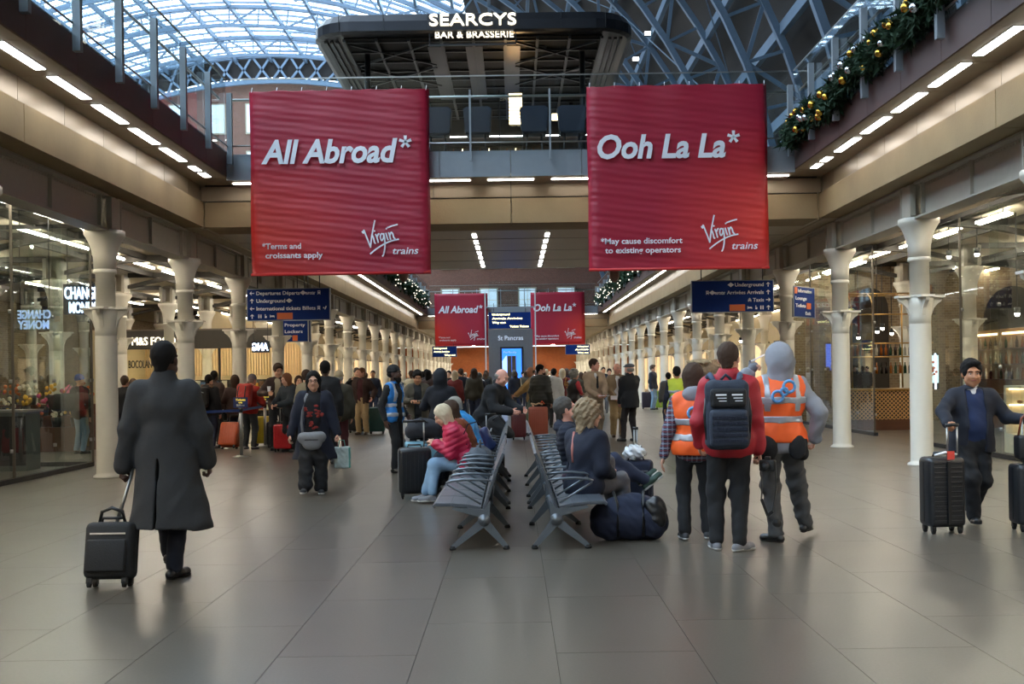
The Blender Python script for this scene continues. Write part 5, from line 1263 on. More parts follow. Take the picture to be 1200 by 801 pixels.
# ------------------------------------------------------------------ luggage
def case(label, x, y, w_, d_, h_, rz, m, handle=.35, style='ribs', tilt=0, z=0, trim=None, side_handle=False, name='suitcase', cat='suitcase', hw=.22, ribax='v', hy=None, hx=0):
    e = empty(name, (x, y, z), math.radians(rz), label, cat); e.rotation_euler = (math.radians(tilt), 0, math.radians(rz)); wz = .065
    rbox('shell', (-w_/2, -d_/2, wz), (w_/2, d_/2, h_), min(.05, d_*.25), m, e)
    if style == 'ribs':
        n_ = int((w_-.10)/.045) if ribax == 'v' else int((h_-.16)/.042)
        for i in range(n_):
            for sy in (-1, 1):
                if ribax == 'v': xx = -w_/2+.06+i*(w_-.12)/(n_-1); MB().box((xx-.009, sy*d_/2-.006, wz+.06), (xx+.009, sy*d_/2+.006, h_-.06)).build('rib', m, e, bevel=.003)
                else: zz = wz+.06+i*(h_-wz-.12)/(n_-1); MB().box((-w_/2+.045, sy*d_/2-.006, zz-.010), (w_/2-.045, sy*d_/2+.006, zz+.010)).build('rib', m, e, bevel=.003)
    else:
        rbox('front_pocket', (-w_/2+.035, -d_/2-.035, wz+.05), (w_/2-.035, -d_/2+.01, h_*.72), .015, m, e)
        MB().box((-w_/2+.05, -d_/2-.008, h_*.80), (w_/2-.05, -d_/2+.004, h_*.80+.012)).build('zip', STEEL, e)
    MB().box((-w_/2-.003, -.010, wz+.05), (-w_/2+.004, .010, h_-.05)).box((w_/2-.004, -.010, wz+.05), (w_/2+.003, .010, h_-.05)).box((-w_/2+.05, -.010, h_-.004), (w_/2-.05, .010, h_+.003)).build('zip_seam', trim or BLACKPL, e)
    MB().tube([(-.09, 0, h_-.005), (-.08, 0, h_+.035), (.08, 0, h_+.035), (.09, 0, h_-.005)], .012, 8).build('carry_handle', BLACKPL, e)
    hy = d_/2-.04 if hy is None else hy
    if handle:
        o = MB().tube([(hx-hw/2, hy, h_-.03), (hx-hw/2, hy, h_+handle)], .010, 8).tube([(hx+hw/2, hy, h_-.03), (hx+hw/2, hy, h_+handle)], .010, 8).build('telescopic_handle', STEEL, e)
        MB().tube([(hx-hw/2-.015, hy, h_+handle), (hx+hw/2+.015, hy, h_+handle)], .017, 8).build('grip', BLACKPL, o)
    for sx in (-1, 1):
        for sy in (-1, 1):
            o = MB().lathe([(.028, -.012), (.028, .012)], 14).build('wheel', RUBBER, e); o.location = (sx*(w_/2-.05), sy*(d_/2-.045), .028); o.rotation_euler = (0, PI/2, 0)
            MB().box((sx*(w_/2-.05)-.02, sy*(d_/2-.045)-.02, .03), (sx*(w_/2-.05)+.02, sy*(d_/2-.045)+.02, wz+.015)).build('wheel_fork', BLACKPL, e)
    return e
NYL = cloth_nylon = mat('black_nylon', '#1a1b1e', .7, var=.15, scale=30, bump=.2)
POLYB = mat('black_polycarbonate', '#1c1e22', .32, var=.08)
c1 = case('small black soft cabin case trailed by the man in the long dark coat', -3.14, 8.62, .37, .22, .50, 0, NYL, handle=0, style='soft', tilt=-12)
MB().tube([(.02, .02, .5), (.10, .10, .95)], [.016, .012], 8).build('telescopic_pole', STEEL, c1); MB().tube([(.04, .10, .95), (.16, .10, .95)], .018, 8).build('grip', BLACKPL, c1)
MB().tube([(-.10, -.02, .49), (-.08, -.04, .58), (0, -.05, .61), (.08, -.04, .58), (.10, -.02, .49)], .014, 8).build('loop_handle', BLACKPL, c1)
ca = case('large black ribbed suitcase at the suited man\'s side, nearer the column', 4.14, 10.85, .37, .26, .74, 6, POLYB, handle=.30, style='ribs', ribax='h', hw=.10, hy=.02, hx=.12)
MB().box((-.015, -.155, .10), (.015, -.135, .70)).build('centre_band', BLACKPL, ca)
tg_ = MB().box((-.02, -.16, .72), (.05, -.15, .80)).build('luggage_tag', mat('red_tag', '#d8483c', .5), ca); MB().tube([(-.12, -.1, .76), (-.03, -.14, .79), (.1, -.1, .765)], .012, 6).build('white_tag_strip', WHITEP, ca)
cb = case('black ribbed suitcase cut off by the right picture edge with bags on top', 5.06, 10.9, .42, .28, .66, 0, POLYB, handle=.44, style='ribs', ribax='h', hw=.13)
LEA = mat('brown_leather', '#7a3a22', .45, var=.2)
bb = empty('tote_bag', (5.06, 10.90, .695), 0, 'black and tan handbag standing on the right-edge suitcase', 'bag'); rbox('body', (-.18, -.10, 0), (.16, .06, .24), .03, BLACKPL, bb); rbox('tan_panel', (-.02, -.13, .02), (.17, -.09, .2), .01, LEA, bb)
MB().tube([(-.16, -.02, .22), (-.13, -.03, .40), (-.04, -.04, .50), (.06, -.04, .40), (.09, -.02, .22)], .011, 8).build('strap', LEA, bb)
case('large black hard suitcase standing by the seated woman in pink', -1.31, 14.6, .43, .28, .66, 8, POLYB, handle=.34, trim=mat('white_edge', '#b8b8b4', .4), hw=.26)
lb = case('pale blue hard suitcase just behind the black case of the woman in pink', -1.27, 15.3, .50, .26, .70, 5, mat('pale_blue_shell', '#6f9db0', .4), handle=0, style='ribs')
dz = empty('duffel_bag', (-1.25, 15.3, .745), 0, 'dark grey soft bag lying on the pale blue suitcase', 'bag')
v = Vol(); v.ell((0, 0, .13), (.24, .15, .14), None, .02); v.cap((-.15, 0, .08), (.16, 0, .08), .10, k=.04); v.clip(V(0, 0, -1), V(0, 0, .0))
vmesh('body', [v.mesh(.016, .006, 25)], cloth('dark_grey_canvas', '#2a2c33'), dz); MB().tube([(-.1, -.1, .2), (-.02, -.14, .28), (.08, -.1, .2)], .012, 6).build('strap', BLACKPL, dz)
# mid-distance cases
def g_(x, y): return ground(x, y)
REDS = mat('glossy_red_shell', '#b01822', .25, coat=.3)
x_, y_ = g_(333, 529); case('glossy red hard suitcase beside the tall man in the left queue', x_, y_, .42, .26, .60, -8, REDS, handle=.36, trim=DARKM)
x_, y_ = g_(323, 525); case('black suitcase half hidden behind the glossy red one', x_-.05, y_+.15, .34, .24, .60, 0, POLYB, handle=.34)
x_, y_ = g_(267, 526); case('orange tilted suitcase in the left queue', x_, y_, .44, .26, .62, -10, mat('orange_shell', '#b8502a', .4), handle=.22, tilt=-22)
x_, y_ = g_(302, 524); case('yellow suitcase behind the traveller with the red backpack', x_, y_+.5, .36, .24, .70, 0, mat('yellow_shell', '#b8a028', .4), handle=0)
x_, y_ = g_(442, 508); case('tall dark green suitcase beside the man in beige trousers', x_, y_, .44, .28, .74, 0, mat('dark_green_shell', '#234a48', .4), handle=0)
x_, y_ = g_(409, 499); case('small maroon suitcase behind the man in beige trousers', x_, y_, .32, .22, .55, 0, mat('maroon_shell', '#5c201f', .4), handle=0)
x_, y_ = g_(416, 507); case('black suitcase close behind the beige-trousered man', x_, y_, .36, .24, .55, 0, POLYB, handle=.3)
x_, y_ = g_(608, 515); case('maroon hard suitcase standing left of the coral one', x_, y_, .36, .26, .64, 0, mat('wine_shell', '#5a1f25', .35), handle=.38)
x_, y_ = g_(631, 513); case('coral pink hard suitcase with ribbons on its top', x_, y_, .48, .28, .78, 0, mat('coral_shell', '#a8563f', .35), handle=0)
rb_ = empty('ribbon_bundle', (x_, y_, .815), 0, 'cream and orange ribbon bow lying on the coral suitcase', 'ribbon')
MB().tube([(-.18, 0, .05), (-.05, 0, .02), (.02, 0, .05), (.12, 0, .02)], .022, 6).build('cream_ribbon', mat('cream_ribbon', '#cdb793', .6), rb_); MB().tube([(.05, 0, .02), (.1, 0, .1), (.16, 0, .03)], .02, 6).build('orange_ribbon', mat('orange_ribbon', '#c8552c', .6), rb_)
case('black wheeled case of the bent bald man behind the left bench', -.36, 17.6, .38, .26, .55, 10, POLYB, handle=.42, hw=.14)
bd = empty('holdall', (-.34, 17.6, .60), 0, 'black holdall riding on the bald man\'s wheeled case', 'bag'); v = Vol(); v.cap((.05, .04, .22), (.22, .0, .02), .14, .13, k=.03); v.clip(V(0, 0, -1), V(0, 0, .0)); vmesh('body', [v.mesh(.02, .005, 25)], cloth('black_cloth', '#15161a'), bd)
MB().tube([(.0, -.08, .28), (.1, -.1, .36), (.2, -.08, .22)], .012, 6).build('strap', BLACKPL, bd)
x_, y_ = g_(766, 475); case('lime green suitcase by the third visible right column, far back', x_-.25, 48, .60, .3, .78, 0, mat('lime_shell', '#86a838', .4), handle=0)
x_, y_ = g_(750, 475); case('dark purple suitcase left of the lime green one', x_-.25, 48.3, .50, .3, .74, 0, mat('purple_shell', '#2c2836', .4), handle=0)
# soft bags round the seats
NAVB = cloth('navy_canvas', '#182036')
hb = empty('holdall', (1.08, 10.72, 0), 0, 'bulging navy holdall on the floor under the outstretched feet', 'bag')
v = Vol(); v.cap((-.17, 0, .19), (.19, 0, .19), .20, .195, k=.05); v.ell((.05, .02, .30), (.26, .17, .14)); v.ell((.20, -.02, .15), (.16, .18, .15)); v.clip(V(0, 0, -1), V(0, 0, .0))
vmesh('body', [v.mesh(.014, .008, 24)], NAVB, hb)
for x in (-.12, .12): MB().tube([(x, -.17, .05), (x, -.215, .2), (x, -.15, .36), (x*1.2, -.02, .46), (x, .12, .38)], .014, 6).build('strap', BLACKPL, hb)
v = Vol(); v.ell((.24, -.12, .26), (.11, .09, .17)); vmesh('side_pocket', [v.mesh(.014, .008, 30)], BLACKPL, hb)
sb = case('navy soft suitcase beyond the seated pair with a crumpled white bag on top', 1.38, 12.75, .38, .28, .60, -10, NAVB, handle=.36, style='soft', hw=.03, hy=0)
pb = empty('plastic_bag', (1.36, 12.72, .625), 0, 'crumpled clear white plastic bag lying on the navy suitcase', 'bag'); v = Vol(); v.ell((0, -.02, .06), (.13, .10, .085)); v.clip(V(0, 0, -1), V(0, 0, .0)); vmesh('film', [v.mesh(.012, .016, 45)], mat('white_plastic', '#c9ccd0', .25), pb)
bg = empty('tote_bag', (-.42, 13.55, .405), 0, 'dark grey mottled bag on the seat beside the woman in pink', 'bag'); v = Vol(); v.ell((0, 0, .16), (.17, .22, .17)); v.clip(V(0, 0, -1), V(0, 0, .0)); vmesh('body', [v.mesh(.016, .012, 30)], mat('grey_mottled', '#3a424c', .7, var=.5, scale=14), bg); MB().tube([(0, -.14, .25), (0, -.05, .40), (0, .06, .4), (0, .14, .25)], .012, 6).build('strap', BLACKPL, bg)
ug = empty('tote_bag', (-.72, 14.1, 0), 0, 'maroon patterned bag on the floor under the bench by the pale jeans', 'bag'); v = Vol(); v.cap((-.05, 0, .1), (.1, 0, .12), .13, .13, k=.03); v.clip(V(0, 0, -1), V(0, 0, .0)); vmesh('body', [v.mesh(.016, .006, 30)], mat('maroon_pattern', '#4a2634', .7, var=.7, scale=24), ug); MB().tube([(-.1, 0, .2), (0, 0, .3), (.12, 0, .22)], .01, 6).build('strap', BLACKPL, ug)
# queue posts and belts
QB = mat('queue_sign_blue', '#1c2f66', .4)
def qpost(px, py, label, sign=True, yy=None):
    x, y = ground(px, py); e = empty('queue_post', (x, y, 0), 0, label, 'post')
    MB().lathe([(.18, 0), (.18, .015), (.06, .03), (.035, .04)], 24).build('base', STEEL, e); MB().lathe([(.034, .03), (.034, .95)], 16).build('pole', STEEL, e); MB().lathe([(.042, .90), (.042, 1.0)], 16).build('belt_head', BLACKPL, e)
    if sign:
        o = MB().box((-.145, -.02, 1.0), (.145, 0, 1.21)).build('sign_board', QB, e)
        text('sign_text', 'Tickets', YELLOWP, o, -.10, .10, 1.14, .04, -.022, depth=.002); text('sign_text', 'only', YELLOWP, o, -.04, .04, 1.09, .03, -.022, depth=.002); text('sign_text', 'Billets', WHITEP, o, -.08, .08, 1.03, .04, -.022, depth=.002)
    return (x, y)
q1 = qpost(283, 535, 'steel queue post with small blue sign, in front of the red backpack'); q2 = qpost(311, 523, 'steel queue post with blue sign behind the red backpack'); q3 = qpost(222, 541, 'steel queue post mostly behind the man in the long coat', False)
q4 = qpost(308, 538, 'x') if 0 else None
BELT = mat('queue_belt_blue', '#20468c', .6)
for a, b_, nm in ((q3, q1, 'near'), (q1, q2, 'far')):
    o = MB().bar((a[0], a[1], .945), (b_[0], b_[1], .945), .008, .05).build('queue_belt', BELT); tag(o, f'blue retractable queue belt, {"stretched left from" if nm == "near" else "running back from"} the post with the blue sign', 'belt')
# wrapped bulky shape
wx = empty('wrapped_stack', (at(828, 440, 24).x, 24, 0), 0, 'crumpled mottled beige wrapped stack behind the woman in the plaid shirt', 'wrapped stack')
v = Vol(); v.box((-.05, 0, .85), (.36, .3, .85), None, .08, .05); v.ell((.12, 0, 1.68), (.25, .25, .16)); v.ell((-.22, 0, 1.70), (.2, .22, .12))
vmesh('wrapping', [v.mesh(.03, .03, 18)], mat('mottled_beige', '#8f7a62', .8, var=.6, scale=26), wx); v = Vol(); v.ell((-.1, 0, 1.80), (.30, .25, .05)); vmesh('top_cloth', [v.mesh(.02, .02, 22)], mat('cream_cloth', '#b9ad93', .8), wx)

# ------------------------------------------------------------------ people
BLK = cloth('black_cloth_soft', '#17181c'); CHAR = cloth('charcoal_wool', '#2f3032', .9, scale=40); NAVYC = cloth('navy_cloth', '#151b2d'); NAVYK = cloth('navy_knit', '#16264a'); SUIT = cloth('suit_navy', '#1b1f2b')
REDJ = cloth('red_shell_cloth', '#a81f2d', .6); PINKJ = cloth('pink_quilt', '#b81f4a', .5); BLUEJ = cloth('bright_blue_quilt', '#1f86c8', .5); RUST = cloth('rust_fleece', '#6e3416'); JEAN = cloth('pale_jeans', '#7d9cba'); DJEAN = cloth('dark_jeans', '#232c44')
HV = cloth('orange_hi_vis', '#ff6424', .6, bump=.1); REFL = mat('silver_reflective', '#a9aeb6', .3, metal=.3, var=.05); HVB = cloth('blue_hi_vis', '#2178c4', .6); HVY = cloth('yellow_hi_vis', '#c3d23c', .6)
GREYH = cloth('grey_hoodie', '#8b8d95'); WORKT = cloth('work_trousers_grey', '#4a4b4d'); KHAKI = cloth('khaki_trousers', '#a8916c'); GTR = cloth('grey_trousers', '#6d6e74'); OLIVE = cloth('olive_coat', '#4a4438'); BROWNJ = cloth('brown_jacket', '#3a2824'); BEIGE = cloth('beige_suit', '#a58d74'); TANJ = cloth('tan_jacket', '#8f7a60'); MAROON = cloth('maroon_shirt', '#4a1f26'); WHT = cloth('white_cotton', '#cfd0d2', .8); GREYJ = cloth('mid_grey_cloth', '#5d6064'); CREAMC = cloth('cream_cloth_top', '#b4a88e'); TANC = cloth('sand_cloth', '#a4824f')
BLACKH = mat('black_hair', '#0f0c0b', .8, spec=.25, var=.3, scale=60, stretch=(4, 4, .6)); BRH = mat('brown_hair', '#3d2a1d', .85, var=.35, scale=60, stretch=(4, 4, .6)); GRH = mat('grey_hair', '#8f8b84', .85, var=.3, scale=60, stretch=(4, 4, .6)); BLH = mat('ash_blonde_hair', '#8d7a60', .85, var=.4, scale=50, stretch=(4, 4, .6)); PALEH = mat('pale_blonde_hair', '#c2b49a', .85, var=.25, scale=50, stretch=(4, 4, .6)); GINH = mat('auburn_hair', '#6b4128', .85, var=.3, scale=50); DGH = mat('dark_grey_hair', '#4c4742', .85, var=.3, scale=60)
KNIT = cloth('grey_knit', '#77757a'); BKNIT = cloth('black_knit', '#121317'); BLUEK = cloth('blue_knit', '#2b4fa0'); TWEED = cloth('grey_tweed', '#62656b', scale=60)
TRN = mat('grey_mesh_trainer', '#6f7076', .7, var=.2, scale=60); WSOLE = mat('white_sole', '#c9c9c7', .5); BSHOE = mat('black_shoe_leather', '#141416', .3); BRSH = mat('brown_shoe', '#4c3a2a', .4); GSH = mat('dark_trainer', '#2c2e32', .7); GREENS = mat('green_trainer', '#20382e', .7)
def plaid():
    m = bpy.data.materials.new('plaid_flannel'); m.use_nodes = True; t = m.node_tree; b = t.nodes['Principled BSDF']; b.inputs['Roughness'].default_value = .9
    tc = t.nodes.new('ShaderNodeTexCoord'); last = None
    for ax_, s_, c in (((0, 0, 1), 0, '#8c93a6'), ((1, 0, 0), 0, '#8c93a6'), ((0, 0, 1), .5, '#7a3038')):
        w_ = t.nodes.new('ShaderNodeTexWave'); w_.bands_direction = 'Z' if ax_[2] else 'X'; w_.inputs['Scale'].default_value = 7; w_.inputs['Distortion'].default_value = .6; w_.inputs['Phase Offset'].default_value = s_*6
        t.links.new(tc.outputs['Object'], w_.inputs[0]); r = t.nodes.new('ShaderNodeValToRGB'); r.color_ramp.elements[0].position = .72; r.color_ramp.elements[1].position = .82; t.links.new(w_.outputs['Fac'], r.inputs[0])
        mx = t.nodes.new('ShaderNodeMixRGB'); mf = t.nodes.new('ShaderNodeMath'); mf.operation = 'MULTIPLY'; mf.inputs[1].default_value = .6; t.links.new(r.outputs[0], mf.inputs[0]); t.links.new(mf.outputs[0], mx.inputs[0])
        if last: t.links.new(last, mx.inputs[1])
        else: mx.inputs[1].default_value = rgb('#1d2234')
        mx.inputs[2].default_value = rgb(c); last = mx.outputs[0]
    t.links.new(last, b.inputs['Base Color']); return m
PLAID = plaid(); print_mat = mat('black_tee_red_print', '#14141a', .8)
def attach(p, part_name, mb, m, **kw): return mb.build(part_name, m, p['e'] if isinstance(p, dict) else p, **kw)

# 1 man in long coat
p1 = person('man in a long charcoal overcoat seen from behind, trailing a black cabin case', -2.80, 8.95, 180, 1.86, hs=1.16, skin='dark', wide=1.10, head=(-6, 0),
    feet=[(.07, -.30, .16), (-.05, -.02, .09)], shoe_dirs=[((.1, -1, -.25), (0, -.25, 1)), ((-.35, -1, 0), (0, 0, 1))], hands=[(.33, .04, .87), (-.31, -.10, .93)], poles=[(.3, 1, 0), (-.6, .8, -.2)], grip=(1, .8),
    top=[dict(name='overcoat', m=CHAR, q=.040, skirt=(.43, .335), skirt_off=(-.05, .03, 0), hemn=(.06, 0, -1), sleeve=.016, collar=.075, vent=1, amp=.008, freq=12, fine=1)], legs=dict(m=cloth('dark_navy_trousers', '#151a28'), q=.02), shoes=dict(m=BSHOE), hair=dict(t='crop', m=BLACKH))
# centre back seam and vent of the coat
# 2 woman walking
p2 = person('woman with glasses walking forward in an open navy coat with grey crossbody bag', -2.76, 15.4, 4, 1.64, hs=1.12, skin='fair', wide=1.1, head=(3, 4),
    feet=[(.09, -.12, .082), (-.10, -.28, .082)], hands=[(.34, -.06, .74), (-.34, -.10, .72)], grip=(.9, .4),
    top=[dict(name='tee', m=print_mat, q=.018, belly=.03, hem=.12), dict(name='coat', m=NAVYC, q=.040, open=.105, belly=.03, skirt=(.47, .31), skirt_off=(0, .04, 0), amp=.008, freq=15)],
    legs=dict(m=BLK, q=.040, flare=.012, amp=.009), shoes=dict(m=GSH, sole=WSOLE), hair=dict(t='long', m=BLACKH, len=.16), extras=('glasses',))
b = MB(); rr = random.Random(2)
for cx_, cz, n_, sx, sz in ((0, 1.10, 16, .055, .035), (.02, .93, 8, .035, .025), (.07, 1.21, 3, .01, .01)):
    for i in range(n_): b.ball((cx_+rr.gauss(0, sx), -.215+rr.uniform(-.004, .004), cz+rr.gauss(0, sz)), (.026, .006, .016), 8, 5)
attach(p2, 'red_print', b, mat('faded_red_print', '#7c2018', .8, var=.3), kind='stuff')
gb2 = empty('crossbody_bag', world(p2, (-.0, -.30, .73)), math.radians(4), 'grey crescent crossbody bag worn by the woman in the open navy coat', 'bag')
v = Vol(); v.cap((-.12, 0, .05), (.12, 0, .06), .075, k=.03, flat=((0, 1, 0), 1.5)); v.ell((0, 0, .0), (.14, .055, .12)); vmesh('pouch', [v.mesh(.010, .003, 30)], mat('grey_nylon', '#77797e', .45, var=.1), gb2)
MB().tube([(-.12, -.0, .08), (-.135, -.0, .25), (-.12, .03, .42), (-.09, .06, .58), (-.07, .14, .64)], .017, 8).build('strap', mat('grey_strap', '#6d7078', .6), gb2); MB().box((-.09, -.062, .02), (.09, -.056, .03)).build('zip', DARKM, gb2)
sbag = empty('carrier_bag', world(p2, (.37, .05, .34)), 0, 'pale green and white carrier bag held by the woman in the open navy coat', 'bag')
v = Vol(); v.box((0, 0, .14), (.115, .045, .15), None, .03, .01); vmesh('bag_body', [v.mesh(.012, .008, 28)], mat('pale_patterned_bag', '#a9b6b4', .5, var=.4, scale=18), sbag); MB().tube([(-.05, 0, .28), (-.03, 0, .38), (.03, 0, .38), (.05, 0, .28)], .008, 6).build('handles', mat('green_edge', '#4f8f86', .5), sbag); MB().box((.10, -.046, .0), (.118, .046, .28)).build('green_gusset', MATS['green_edge'], sbag)
# 3 steward in blue vest
p3 = person('steward in a blue reflective vest and black beanie facing right', -1.99, 18.5, 62, 1.74, skin='dark', res=1.3, head=(10, 0), feet=[(.10, .05, .085), (-.08, -.05, .085)], hands=[(.22, -.10, .95), (-.24, .02, .88)],
    top=[dict(m=BLK, q=.022, hem=.12), dict(name='vest', m=HVB, q=.045, sleeves=0, hem=.16, open=.08, bands=((.00, .028, REFL), (.16, .028, REFL)), straps=(-.12, .12), strapm=REFL)], legs=dict(m=BLK), shoes=dict(m=BSHOE), hair=dict(t='beanie', m=BKNIT, under=BLACKH, beard=BLACKH, blen=.03))
# seated, left bench
def seated(label, x, y, rz, dx=0, **kw):
    return person(label, x, y, rz, pel=kw.pop('pel', (0, .0, .52)), **kw)
p4 = seated('seated woman in raspberry quilted jacket and pale jeans looking down at her hands', -.62, 14.1, -83, h=1.64, skin='fair', wide=1.1, lean=24, head=(0, 30), feet=[(-.02, -.52, .10), (.12, -.44, .10)], kpoles=[(0, -.4, 1), (0, -.4, 1)],
    hands=[(.05, -.38, .74), (-.09, -.38, .72)], poles=[(.3, .6, -1), (-.3, .6, -1)], grip=(.8, .8), top=[dict(name='quilted_jacket', m=PINKJ, q=.045, hem=.12, puff=.065, collar=.03, fine=1)], legs=dict(m=JEAN, q=.018, noclip=1, len=.88), shoes=dict(m=TRN, sole=WSOLE), hair=dict(t='bob', m=PALEH, len=.13), face=True)
ph = empty('phone', world(p4, (-.02, -.47, .745)), math.radians(-83), 'small phone in the hands of the woman in raspberry', 'phone'); MB().box((-.035, -.05, 0), (.035, .06, .01)).build('case', BLACKPL, ph, bevel=.002)
mp = empty('mini_backpack', world(p4, (.02, .24, .76)), math.radians(-83), 'small navy backpack on the back of the woman in raspberry', 'backpack')
v = Vol(); v.box((0, .03, .03), (.105, .06, .155), rotm('X', 20), .05, .02); v.cap((-.05, .10, -.05), (.05, .10, -.05), .045, k=.03); vmesh('body', [v.mesh(.012, .004, 30)], mat('navy_sheen', '#1f2c55', .4, var=.3), mp)
MB().tube([(.05, -.02, .17), (.07, -.10, .25), (.11, -.22, .22), (.13, -.28, .08), (.12, -.22, -.08)], .009, 6).build('strap', NAVYC, mp); MB().tube([(-.07, .07, .12), (0, .09, .16), (.07, .07, .12)], .006, 6).build('zip', STEEL, mp)
p6 = seated('seated person in a rust fleece between the pink and bright blue jackets', -.60, 15.1, -85, h=1.68, skin='fair', wide=1.1, res=1.3, lean=22, head=(0, 25), feet=[(.1, -.5, .09), (-.1, -.46, .09)], kpoles=[(0, -.4, 1), (0, -.4, 1)], hands=[(.1, -.35, .62), (-.1, -.35, .62)], poles=[(.3, .6, -1), (-.3, .6, -1)],
    top=[dict(name='fleece', m=RUST, q=.05, hem=.12, amp=.008)], legs=dict(m=NAVYC, noclip=1, len=.9), shoes=dict(m=GSH), hair=dict(t='bob', m=BRH, len=.12))
v = Vol(); P_ = p6; v.cap(P_['neck']+P_['rt']*.07-P_['fw']*.03-P_['up']*.02, P_['neck']-P_['rt']*.07-P_['fw']*.03-P_['up']*.02, .065, k=.03); vmesh('blue_collar', [v.mesh(.014, .004, 30)], cloth('sky_blue_fleece', '#5f96cc'), P_['e'], label='pale blue hood collar')
p5 = seated('seated grey-haired person in a bright blue padded jacket', -.58, 16.2, -95, h=1.76, skin='pink', wide=1.2, res=1.2, lean=24, head=(5, 22), feet=[(.1, -.5, .09), (-.1, -.46, .09)], kpoles=[(0, -.4, 1), (0, -.4, 1)], hands=[(.1, -.38, .64), (-.1, -.38, .64)], poles=[(.3, .6, -1), (-.3, .6, -1)],
    top=[dict(name='padded_jacket', m=BLUEJ, q=.055, hem=.12, collar=.02)], legs=dict(m=NAVYC, noclip=1, len=.9), shoes=dict(m=GSH), hair=dict(t='short', m=GRH))
# right bench pair
p10 = seated('seated bearded man with glasses and black puffer jacket, feet up on the holdall', .66, 12.05, 80, h=1.80, skin='pink', wide=1.12, lean=-12, head=(12, -14), pel=(0, -.03, .52), feet=[(.44, -.72, .40), (.52, -.66, .44)], kpoles=[(.4, -.2, 1), (.4, -.2, 1)], shoe_dirs=[((.3, -.8, .75), (0, .7, .9)), ((.4, -.8, .65), (0, .7, .9))],
    hands=[(.14, -.28, .58), (-.10, -.28, .58)], poles=[(.5, .5, -.8), (-.5, .5, -.8)], top=[dict(name='puffer_jacket', m=NAVYC, q=.045, hem=.1, puff=.055, hoodback=1)], legs=dict(m=DJEAN, noclip=1), shoes=dict(m=GREENS, sole=WSOLE), hair=dict(t='short', m=DGH, beard=GRH, blen=.06), extras=('glasses',))
p11 = seated('seated person with curly ash-blonde hair and grey trousers, nearest on the right bench', .66, 11.0, 128, h=1.72, skin='fair', wide=1.12, lean=6, head=(-25, 0), pel=(0, -.02, .52), feet=[(.10, -.50, .30), (-.06, -.55, .12)], kpoles=[(0, -.4, 1), (0, -.4, 1)],
    hands=[(.12, -.33, .60), (-.14, -.26, .60)], poles=[(.5, .5, -1), (-.5, .5, -1)], top=[dict(m=NAVYC, q=.045, hem=.14, amp=.009, freq=14, collar=.03, fine=1)], legs=dict(m=GTR, noclip=1, q=.03, amp=.008), shoes=dict(m=GSH), hair=dict(t='curly', m=BLH, len=.14))
st_ = MB().tube([p11['S'](.06, .09, -.13)+V(0, .055, -.03), p11['neck']-p11['up']*.16-p11['fw']*.165+p11['rt']*.02, p11['neck']-p11['up']*.30-p11['fw']*.16+p11['rt']*.0], .013, 8); attach(p11, 'pink_strap', st_, mat('dusty_pink_strap', '#a8665c', .6), label='dusty pink bag strap over the back')
sc_ = Vol(); sc_.cap((-.10, -.05, .56), (.16, .02, .55), .09, k=.03); vmesh('tied_shirt', [sc_.mesh(.014, .012, 26)], cloth('mauve_shirt', '#4c3a46'), p11['e'])
# 12 hi-vis woman
p12 = person('woman in an orange hi-vis vest over a plaid shirt, seen from behind', 1.70, 10.6, 172, 1.64, skin='fair', wide=1.02, head=(-12, 8), feet=[(.10, -.0, .085), (-.12, -.08, .085)], hands=[(.29, .02, .80), (-.25, -.08, .83)],
    top=[dict(name='plaid_shirt', m=PLAID, q=.025, hem=.20), dict(name='hi_vis_vest', m=HV, q=.046, sleeves=0, hem=.10, bands=((.08, .026, REFL), (.235, .026, REFL)), amp=.004), dict(name='hood', m=GREYH, q=-.03, sleeves=0, hoodback=1, hem=-.42)], legs=dict(m=BLK, q=.012, flare=.010), shoes=dict(m=GSH, sole=WSOLE), hair=dict(t='long', m=BRH, len=.16))
# 13 red jacket man
p13 = person('tall man in a red jacket with a navy tactical backpack, holding a camera', 1.91, 9.95, 176, 1.82, skin='fair', wide=1.04, head=(-20, 0), feet=[(.12, -.06, .085), (-.07, .04, .085)], shoe_dirs=[((.1, -1, 0), (0, 0, 1)), ((-.75, -.7, 0), (0, 0, 1))], hands=[(.25, -.14, .95), (-.27, -.04, .86)], grip=(.3, .8),
    top=[dict(name='red_jacket', m=REDJ, q=.045, hem=.17, collar=.06, amp=.007, freq=15, fine=1)], legs=dict(m=BLK, q=.020, amp=.005, freq=15), shoes=dict(m=TRN, sole=WSOLE), hair=dict(t='short', m=BRH))
TAC = cloth('tactical_nylon', '#232c3c', .7, bump=.15)
bp = empty('backpack', world(p13, (.045, .15, .94)), math.radians(176), 'navy tactical backpack with webbing rows on the man in the red jacket', 'backpack')
v = Vol(); v.box((0, .09, .25), (.165, .085, .27), None, .06, .03); vmesh('main_pack', [v.mesh(.012, .003, 25)], TAC, bp); v = Vol(); v.box((0, .19, .15), (.145, .045, .145), None, .035, .02); vmesh('lower_pocket', [v.mesh(.010, .002, 25)], TAC, bp)
v = Vol(); v.box((.0, .18, .38), (.135, .03, .075), None, .025, .02); vmesh('upper_pocket', [v.mesh(.010, .002, 25)], mat('black_panel_cloth', '#121419', .7), bp)
for i in range(5):
    for j in range(6): MB().box((-.135+j*.045, .232, .045+i*.044), (-.135+j*.045+.038, .244, .045+i*.044+.022)).build('webbing_loop', NAVYC, bp)
